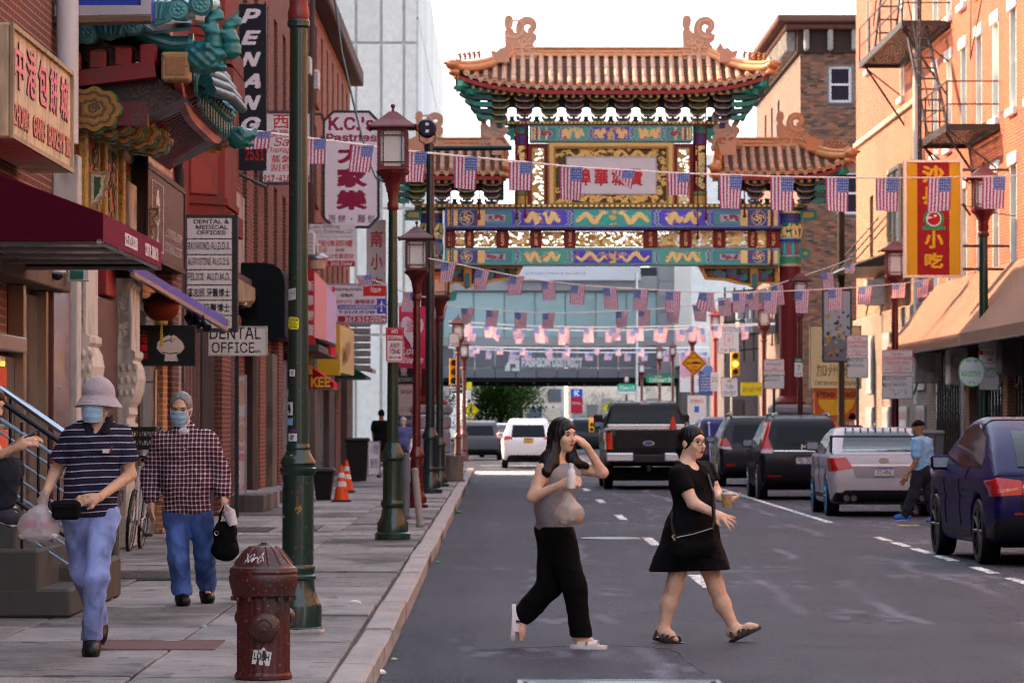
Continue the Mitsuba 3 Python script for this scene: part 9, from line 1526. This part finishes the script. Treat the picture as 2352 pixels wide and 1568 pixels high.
# ---- the man in the bucket hat
t,G,I=person('man in a bucket hat and striped polo shirt carrying takeaway cups',22.9,dict(head=(224,928),neck=(226,972),chest=(220,1030),waist=(212,1110),pelvis=(206,1175),shR=(168,1005,.0),elR=(127,1085,.05),wrR=(102,1138,-.10),shL=(277,1005,.0),elL=(299,1090,.02),wrL=(228,1142,-.20),hipR=(178,1190,.02),knR=(188,1310,.12),anR=(228,1432,.62),toeR=(222,1462,.50),hipL=(236,1190,0),knL=(222,1325,-.12),anL=(211,1470,-.02),toeL=(208,1496,-.24)),SK2,face=(-.30,-.95,.02),s=1.02,w=.86,mouth=None,hands=dict(R=((-.1,-.25,-.9),(-.9,-.2,.1),1,dict(curl=1.1)),L=((-.95,-.25,-.12),(.05,-.75,.65),-1,dict(curl=.75))))
L=I['L']
layer(t,'polo_shirt',I['tors'],[lambda p,g=G:-sd_cone(p,g['neck']+[0,-.02,.09],g['neck']+[-.01,-.11,-.045],.066,.03),(W(206,1187,22.9),(.03,0,-1))],(.02,.02,.04),'stripe_cloth',.05,.016,amp=.012,fz=9,label='navy polo shirt with thin white stripes')
sleeves(t,G,.68,.068,.076,(.02,.02,.04),'stripe_cloth');co=G['neck']+[0,-.015,.012];part(t,'collar',cat([Manifold.hull_points(np.array([co+[e*.012,-.085,-.055],co+[e*.075,-.05,.03],co+[e*.085,.03,.045],co+[e*.10,-.04,-.035],co+[e*.055,-.105,-.075],co+[e*.075,-.045,.015],co+[e*.08,-.06,-.05]]))for e in(-1,1)]),(.022,.022,.028),'cloth');p_=W(255,1040,22.76);part(t,'pen',bar(p_,p_+[.005,-.01,.045],.008),(.4,.02,.02),'satin');part(t,'pocket_paper',box(p_[0]-.05,p_[0]-.01,p_[1]-.015,p_[1],p_[2],p_[2]+.025),(.6,.6,.58),'satin')
JN=lambda g,q:[(g['hip'+q],g['kn'+q],.088,.064,.05),(g['kn'+q],g['an'+q]+[0,0,.03],.064,.056,.03)]
layer(t,'jeans',[(G['pelvis']+I['hd']*q*.055,G['pelvis']+I['hd']*q*.045+[0,0,.06],.098,.094,.05)for q in(-1,1)]+JN(G,'R')+JN(G,'L'),[lambda p,g=G:np.where(p[:,1]<23.2,W(0,1470,22.9)[2]-p[:,2],-1)],(.26,.33,.62),'denim',.03,.004,amp=.010,fz=8,label='light blue jeans')
shoe(t,G['anL']+[0,0,.0],G['toeL'],(.014,.013,.014));shoe(t,G['anR'],G['toeR'],(.014,.013,.014));mask_(t,I)
hat=[('e',L(0,-.012,.078),np.array([.095,.108,.056]),I['R']),(L(0,-.012,.045),L(0,-.012,.075),.104,.094),(L(0,-.012,.06),L(0,-.012,.105),.08,.062)];layer(t,'bucket_hat',hat,[(L(0,0,.028),-I['R'][2])],(.40,.345,.36),'cloth',.02,.0,.007,.002,label='pale grey bucket hat');m,_=grid(lambda a,b:np.stack([np.cos(a*2*math.pi)*(.096+.045*b),-.012+np.sin(a*2*math.pi)*(.110+.048*b),.050-.062*b-.006*np.cos(a*4*math.pi)*b],-1),40,5);m.vertices=np.array([L(*q)for q in m.vertices]);part(t,'hat_brim',m,(.38,.33,.345),'cloth',True)
hairs(t,G,I,cap_prims(I,1.02,.005),[(L(0,0,.03),I['R'][2]),lambda p:(p-L(0,.02,0))@I['R'][1],(L(0,0,-.03),-I['R'][2])],(.03,.026,.024))
po=W(152,1170,22.62);pc=thing('waist_pouch','small black pouch on the belt of the bucket hat man','pouch');part(pc,'pouch_body',bbox(po[0]-.085,po[0]+.085,po[1]-.035,po[1]+.05,po[2]-.06,po[2]+.05,.02),(.010,.010,.011),'cloth');part(pc,'flap',bbox(po[0]-.088,po[0]+.088,po[1]-.042,po[1]+.03,po[2]-.005,po[2]+.055,.018),(.013,.012,.013),'cloth')
bg=plastic_bag('frosted plastic bag holding two pink printed cups carried by the bucket hat man',W(97,1152,22.72),W(88,1208,22.68),(.125,.10,.095));c_=W(88,1208,22.68)
for e in(-1,1):k=part(bg,'cup',lathe([(0,-.05),(.036,-.05),(.045,.05),(.047,.055),(0,.056)],c_+[e*.055,0,.01],18),(.62,.55,.56),'satin',40);part(k,'print',lathe([(.0405,-.02),(.0445,.03)],c_+[e*.055,0,.01],18),(.52,.08,.20),'satin')
part(bg,'tray',bbox(c_[0]-.115,c_[0]+.115,c_[1]-.06,c_[1]+.06,c_[2]-.075,c_[2]-.035,.015),(.55,.53,.53),'cloth')
# ---- the man in the checked shirt
t,G,I=person('grey haired man in a red checked shirt looking down above his face mask',28.95,dict(head=(416,938),neck=(424,980),chest=(426,1040),waist=(428,1110),pelvis=(431,1175),shR=(371,1017,.0),elR=(345,1090,.05),wrR=(348,1150,-.04),shL=(478,1017,0),elL=(504,1085,.05),wrL=(514,1136,-.06),hipR=(404,1190,0),knR=(410,1285,-.06),anR=(418,1366,.0),toeR=(423,1381,-.16),hipL=(461,1190,.02),knL=(470,1272,.05),anL=(474,1352,.36),toeL=(480,1374,.22)),SK2,face=(-.10,-.94,-.30),up=(0,-.3,.95),s=1.0,w=.95,belly=.035,mouth=None,brow=(.05,.045,.04),hands=dict(R=((.0,-.1,-1),(-.85,-.4,0),1,dict(curl=.35)),L=((.1,-.1,-1),(.85,-.4,0),-1,dict(curl=1.0))))
L=I['L'];layer(t,'checked_shirt',I['tors']+[q for e in 'LR' for q in((G['sh'+e],G['el'+e],.063,.055,.05),(G['el'+e],G['el'+e]*.2+G['wr'+e]*.8,.055,.048,.03))],[lambda p,g=G:-sd_cone(p,g['neck']+[0,-.03,.08],g['neck']+[0,-.115,-.02],.062,.02),(W(430,1173,28.95),(0,0,-1))if False else(lambda p,g=G:np.where(np.abs(p[:,0]-g['pelvis'][0])<.27,W(0,1174,28.95)[2]-.02*np.cos((p[:,0]-g['pelvis'][0])*9)-p[:,2],-1))],(.1,.02,.03),'plaid_cloth',.05,.016,amp=.012,fz=9,label='red, navy and white checked shirt with long sleeves')
for e in 'LR':a_=G['el'+e]*.2+G['wr'+e]*.8;part(t,'cuff',cyl(a_,a_+nrm(G['wr'+e]-G['el'+e])*.045,.058,.052,16),(.1,.02,.03),'plaid_cloth',40)
co=G['neck']+[0,-.02,.005];part(t,'undershirt',ball(co+[0,-.055,-.04],(.045,.03,.03),2),(.55,.53,.58),'cloth',True)
for k in range(6):part(t,'button',ball(W(425-k*.6,1005+26*k,28.95-.185-.008*min(k,4)),.006,1),(.6,.58,.56),'satin',True)
layer(t,'jeans',[(G['pelvis']+I['hd']*q*.06,G['pelvis']+I['hd']*q*.055+[0,0,.06],.110,.106,.05)for q in(-1,1)]+[q_ for q in 'LR' for q_ in((G['hip'+q],G['kn'+q],.094,.070,.05),(G['kn'+q],G['an'+q]+[0,0,.03],.070,.066,.03))],[lambda p,g=G:np.where(p[:,1]<29.15,W(0,1366,28.95)[2]-p[:,2],-1)],(.08,.14,.36),'denim',.03,.006,amp=.010,fz=8,label='dark blue jeans')
shoe(t,G['anR'],G['toeR'],(.010,.010,.010));shoe(t,G['anL'],G['toeL'],(.010,.010,.010));mask_(t,I)
hairs(t,G,I,cap_prims(I,1.0,.009)+[],[lambda p:-sd_ell(p,L(0,.090,.026),(.062,.070,.082),I['R']),(L(0,0,-.05),-I['R'][2]),lambda p:np.where((p-L(0,0,.012))@I['R'][2]<0,(p-L(0,-.012,0))@I['R'][1],-1)],(.20,.195,.19))
hb=thing('handbag','black soft bag hanging from the hand of the checked shirt man','bag');c_=W(517,1238,28.85);part(hb,'bag_body',iso(lambda p:su(p,[(c_+[-.045,0,-.08],c_+[.045,0,-.08],.055,.055),(c_+[-.03,0,.06],c_+[.035,0,.06],.05,.05),(c_+[0,0,-.08],c_+[0,0,.06],.085,.075)],.05)+folds(p,.006,20,20,9),c_-.25,c_+.25,.009),(.008,.008,.009),'cloth',True);part(hb,'handle',tube([c_+[-.05,0,.10],W(507,1180,28.85),W(515,1158,28.85),W(526,1180,28.85),c_+[.05,0,.10]],.010,6),(.01,.01,.011),'cloth',40);part(hb,'ring',tube([c_+[-.06+.015*math.cos(a),-.08,.05+.015*math.sin(a)]for a in np.linspace(0,6.28,11)],.004,5),(.5,.48,.45),'metal')
cu=W(529,1186,28.78);cp=thing('paper_cup','white foam cup in a thin bag held upside down beside the black bag','cup');fr=Fr(cu,(1,0,.35));m=lathe([(0,.045),(.047,.045),(.05,.035),(.035,-.07),(0,-.07)],(0,0,0),18);v=m.vertices;m.vertices=cu+v[:,:1]*fr.u+v[:,1:2]*fr.n+v[:,2:3]*fr.v;part(cp,'cup',m,(.62,.60,.60),'satin',40);part(cp,'bag_neck',cat(tube([cu+[-.005,0,.03],W(521,1165,28.8),W(516,1155,28.82)],[.045,.02,.012],10)),(.6,.58,.6),'film',50)
# ---- the man in the light blue shirt, the seated man, the walkers
t,G,I=person('man in a black cap and light blue shirt stepping between the parked cars',58.4,dict(head=(2108,983),neck=(2113,1006),chest=(2116,1030),waist=(2118,1062),pelvis=(2119,1085),shL=(2106,1017,-.17),elL=(2104,1058,-.20),wrL=(2082,1092,-.22),shR=(2128,1017,.15),elR=(2134,1050,.15),wrR=(2130,1080,.1),hipL=(2110,1090,-.07),knL=(2098,1135,-.08),anL=(2080,1183,-.05),toeL=(2056,1188,-.06),hipR=(2128,1090,.07),knR=(2136,1140,.07),anR=(2146,1186,.1),toeR=(2130,1196,.08)),(.28,.13,.075),h=.012,face=(-.9,.25,-.1),s=1.0,w=.95,hands=dict(L=((-.5,0,-.85),(0,-1,0),-1,dict(curl=.4))))
layer(t,'polo_shirt',I['tors']+[(G['shL'],G['shL']*.35+G['elL']*.65,.07,.068),(G['shR'],G['shR']*.35+G['elR']*.65,.07,.068)],[lambda p,g=G:-sd_cone(p,g['neck']+[0,0,.08],g['neck']+[-.05,0,0],.06,.05),(G['pelvis']+[0,0,-.06],(0,0,-1))],(.22,.42,.68),'cloth',.05,.016,.014,.012,label='light blue short sleeved shirt');layer(t,'trousers',[(G['pelvis']+[0,q,0],G['pelvis']+[0,q,.05],.11,.11)for q in(-.05,.05)]+[q_ for q in 'LR' for q_ in((G['hip'+q],G['kn'+q],.10,.08),(G['kn'+q],G['an'+q]+[0,0,.02],.08,.068))],[],(.028,.030,.042),'cloth',.04,.004,.014,.014)
shoe(t,G['anL'],G['toeL'],(.05,.12,.5),(.6,.6,.6),'running_shoe');shoe(t,G['anR'],G['toeR'],(.05,.12,.5),(.6,.6,.6),'running_shoe');L=I['L'];layer(t,'cap',cap_prims(I,1,.012)+[(L(-.03,.08,.045),L(.03,.08,.045),.014,.014),(L(-.03,.13,.035),L(.03,.13,.035),.010,.010)],[(L(0,0,.03),-I['R'][2])],(.01,.01,.011),'cloth',.02,0,.012,0);part(t,'face_mask',tomesh_ell(L(0,.075,-.045),(.05,.035,.04),I['R']),(.30,.42,.55),'cloth',True);part(t,'wrist_watch',cyl(G['wrL']+[.012,0,.02],G['wrL']+[0,0,-.01],.034,n=10),(.45,.33,.1),'metal')
t,G,I=person('seated man at the left edge bent over his phone behind the railing',25.6,dict(head=(-22,928),neck=(-40,968),chest=(-70,1010),waist=(-85,1060),pelvis=(-95,1115),shR=(-100,1000,-.1),elR=(-40,1060,-.25),wrR=(38,1027,-.28),shL=(-30,995,.15),elL=(0,1050,.05),wrL=(48,1012,-.12),hipR=(-90,1115,-.1),knR=(12,1085,-.2),anR=(8,1172,-.2),toeR=(50,1192,-.26),hipL=(-80,1115,.1),knL=(20,1080,.1),anL=(10,1160,.15),toeL=(45,1180,.1)),SK2,face=(.75,-.5,-.42),s=1.02,hands=dict(R=((.8,0,.35),(0,-.7,.6),-1,dict(curl=.8)),L=((.8,-.2,.2),(0,.3,.9),1,dict(curl=.7))),lip=(.3,.1,.08))
layer(t,'shirt',I['tors']+[(G['shR'],G['shR']*.5+G['elR']*.5,.07,.068)],[],(.02,.02,.025),'cloth',.05,.015,.01,.008);layer(t,'trousers',[q_ for q in 'LR' for q_ in((G['hip'+q],G['kn'+q],.10,.085),(G['kn'+q],G['an'+q]+[0,0,.08],.085,.075))],[],(.030,.031,.042),'cloth',.04,.006,.009,.012);shoe(t,G['anR'],G['toeR'],(.06,.062,.075),(.5,.48,.46),'running_shoe');shoe(t,G['anL'],G['toeL'],(.06,.062,.075),(.5,.48,.46),'running_shoe');hairs(t,G,I,cap_prims(I,1.02,.010),[lambda p:-sd_ell(p,I['L'](0,.095,-.02),(.06,.08,.085),I['R'])],(.008,.007,.007))
ph=W(66,1003,25.40);pn=thing('phone','black phone held up by the seated man at the left edge','phone');part(pn,'case',obox(ph,nrm((.8,.1,.5)),nrm((-.1,.9,-.3)),nrm((-.5,.1,.8)),(.075,.036,.005)),(.012,.012,.016),'gloss');part(pn,'screen',obox(ph+nrm((-.5,.1,.8))*.006,nrm((.8,.1,.5)),nrm((-.1,.9,-.3)),nrm((-.5,.1,.8)),(.07,.032,.001)),(.05,.07,.1),'gloss')
def walker(label,Y0,x,yh,yf,shirt,legs_,skin,face,hat=None,low=None,shorts=False,stride=8):
 k=(yf-yh)/150.0;P=lambda dx,dy,d=0:(x+dx*k,yh+dy*k,d);t,G,I=person(label,Y0,dict(head=P(0,11),neck=P(0,24),chest=P(0,40),waist=P(0,60),pelvis=P(0,76),shL=P(14,31),elL=P(17,53),wrL=P(15,72,-.05),shR=P(-14,31),elR=P(-18,53),wrR=P(-17,73,.05),hipL=P(6,80),knL=P(7,110),anL=P(6+stride*.3,141,.1),toeL=P(8,147,-.1),hipR=P(-6,80),knR=P(-6,110),anR=P(-5,141,-.1),toeR=P(-6,147,-.25)),skin,h=.016,face=face,hands=dict(L=((0,0,-1),(1,0,0),-1,dict(curl=.4)),R=((0,0,-1),(-1,0,0),1,dict(curl=.4))))
 layer(t,'shirt',I['tors']+[(G['sh'+q],G['sh'+q]*.4+G['el'+q]*.6,.07,.066)for q in 'LR'],[(G['neck'],(0,0,1)),(G['pelvis']+[0,0,-.05],(0,0,-1))],shirt,'cloth',.05,.015,.017,.01);layer(t,'shorts' if shorts else 'trousers',[(G['pelvis'],G['pelvis']+[0,0,.05],.15,.14)]+[q_ for q in 'LR' for q_ in((G['hip'+q],G['kn'+q],.10,.085),)+(()if shorts else((G['kn'+q],G['an'+q],.085,.07),))],[],legs_,'cloth',.05,.0,.017,.01)
 layer(t,'cap' if hat else 'hair',cap_prims(I,1,.01),[lambda p:-sd_ell(p,I['L'](0,.095,-.03),(.07,.085,.09),I['R']),(I['L'](0,0,-.03 if not hat else.02),-I['R'][2])],hat or(.01,.009,.009),'cloth',.02,0,.014,0);[shoe(t,G['an'+q],G['toe'+q],(.03,.03,.03))for q in 'LR']
 return t,I
walker('man in a black shirt and shorts walking away behind the second lamp post',94,876,940,1096,(.010,.010,.011),(.014,.014,.016),(.25,.12,.07),(.1,1,0),shorts=True)
t,I=walker('person in a white cap and blue shirt right of the second lamp post',97,926,958,1100,(.13,.15,.34),(.05,.06,.1),SK2,(-.2,-1,0),hat=(.55,.54,.52));part(t,'face_mask',tomesh_ell(I['L'](0,.075,-.045),(.05,.04,.045),I['R']),(.34,.52,.66),'cloth',True)
walker('person in a dark purple shirt with brown hair behind the silver saloon',88,1957,947,1128,(.05,.012,.06),(.02,.02,.03),SK2,(.1,1,0))
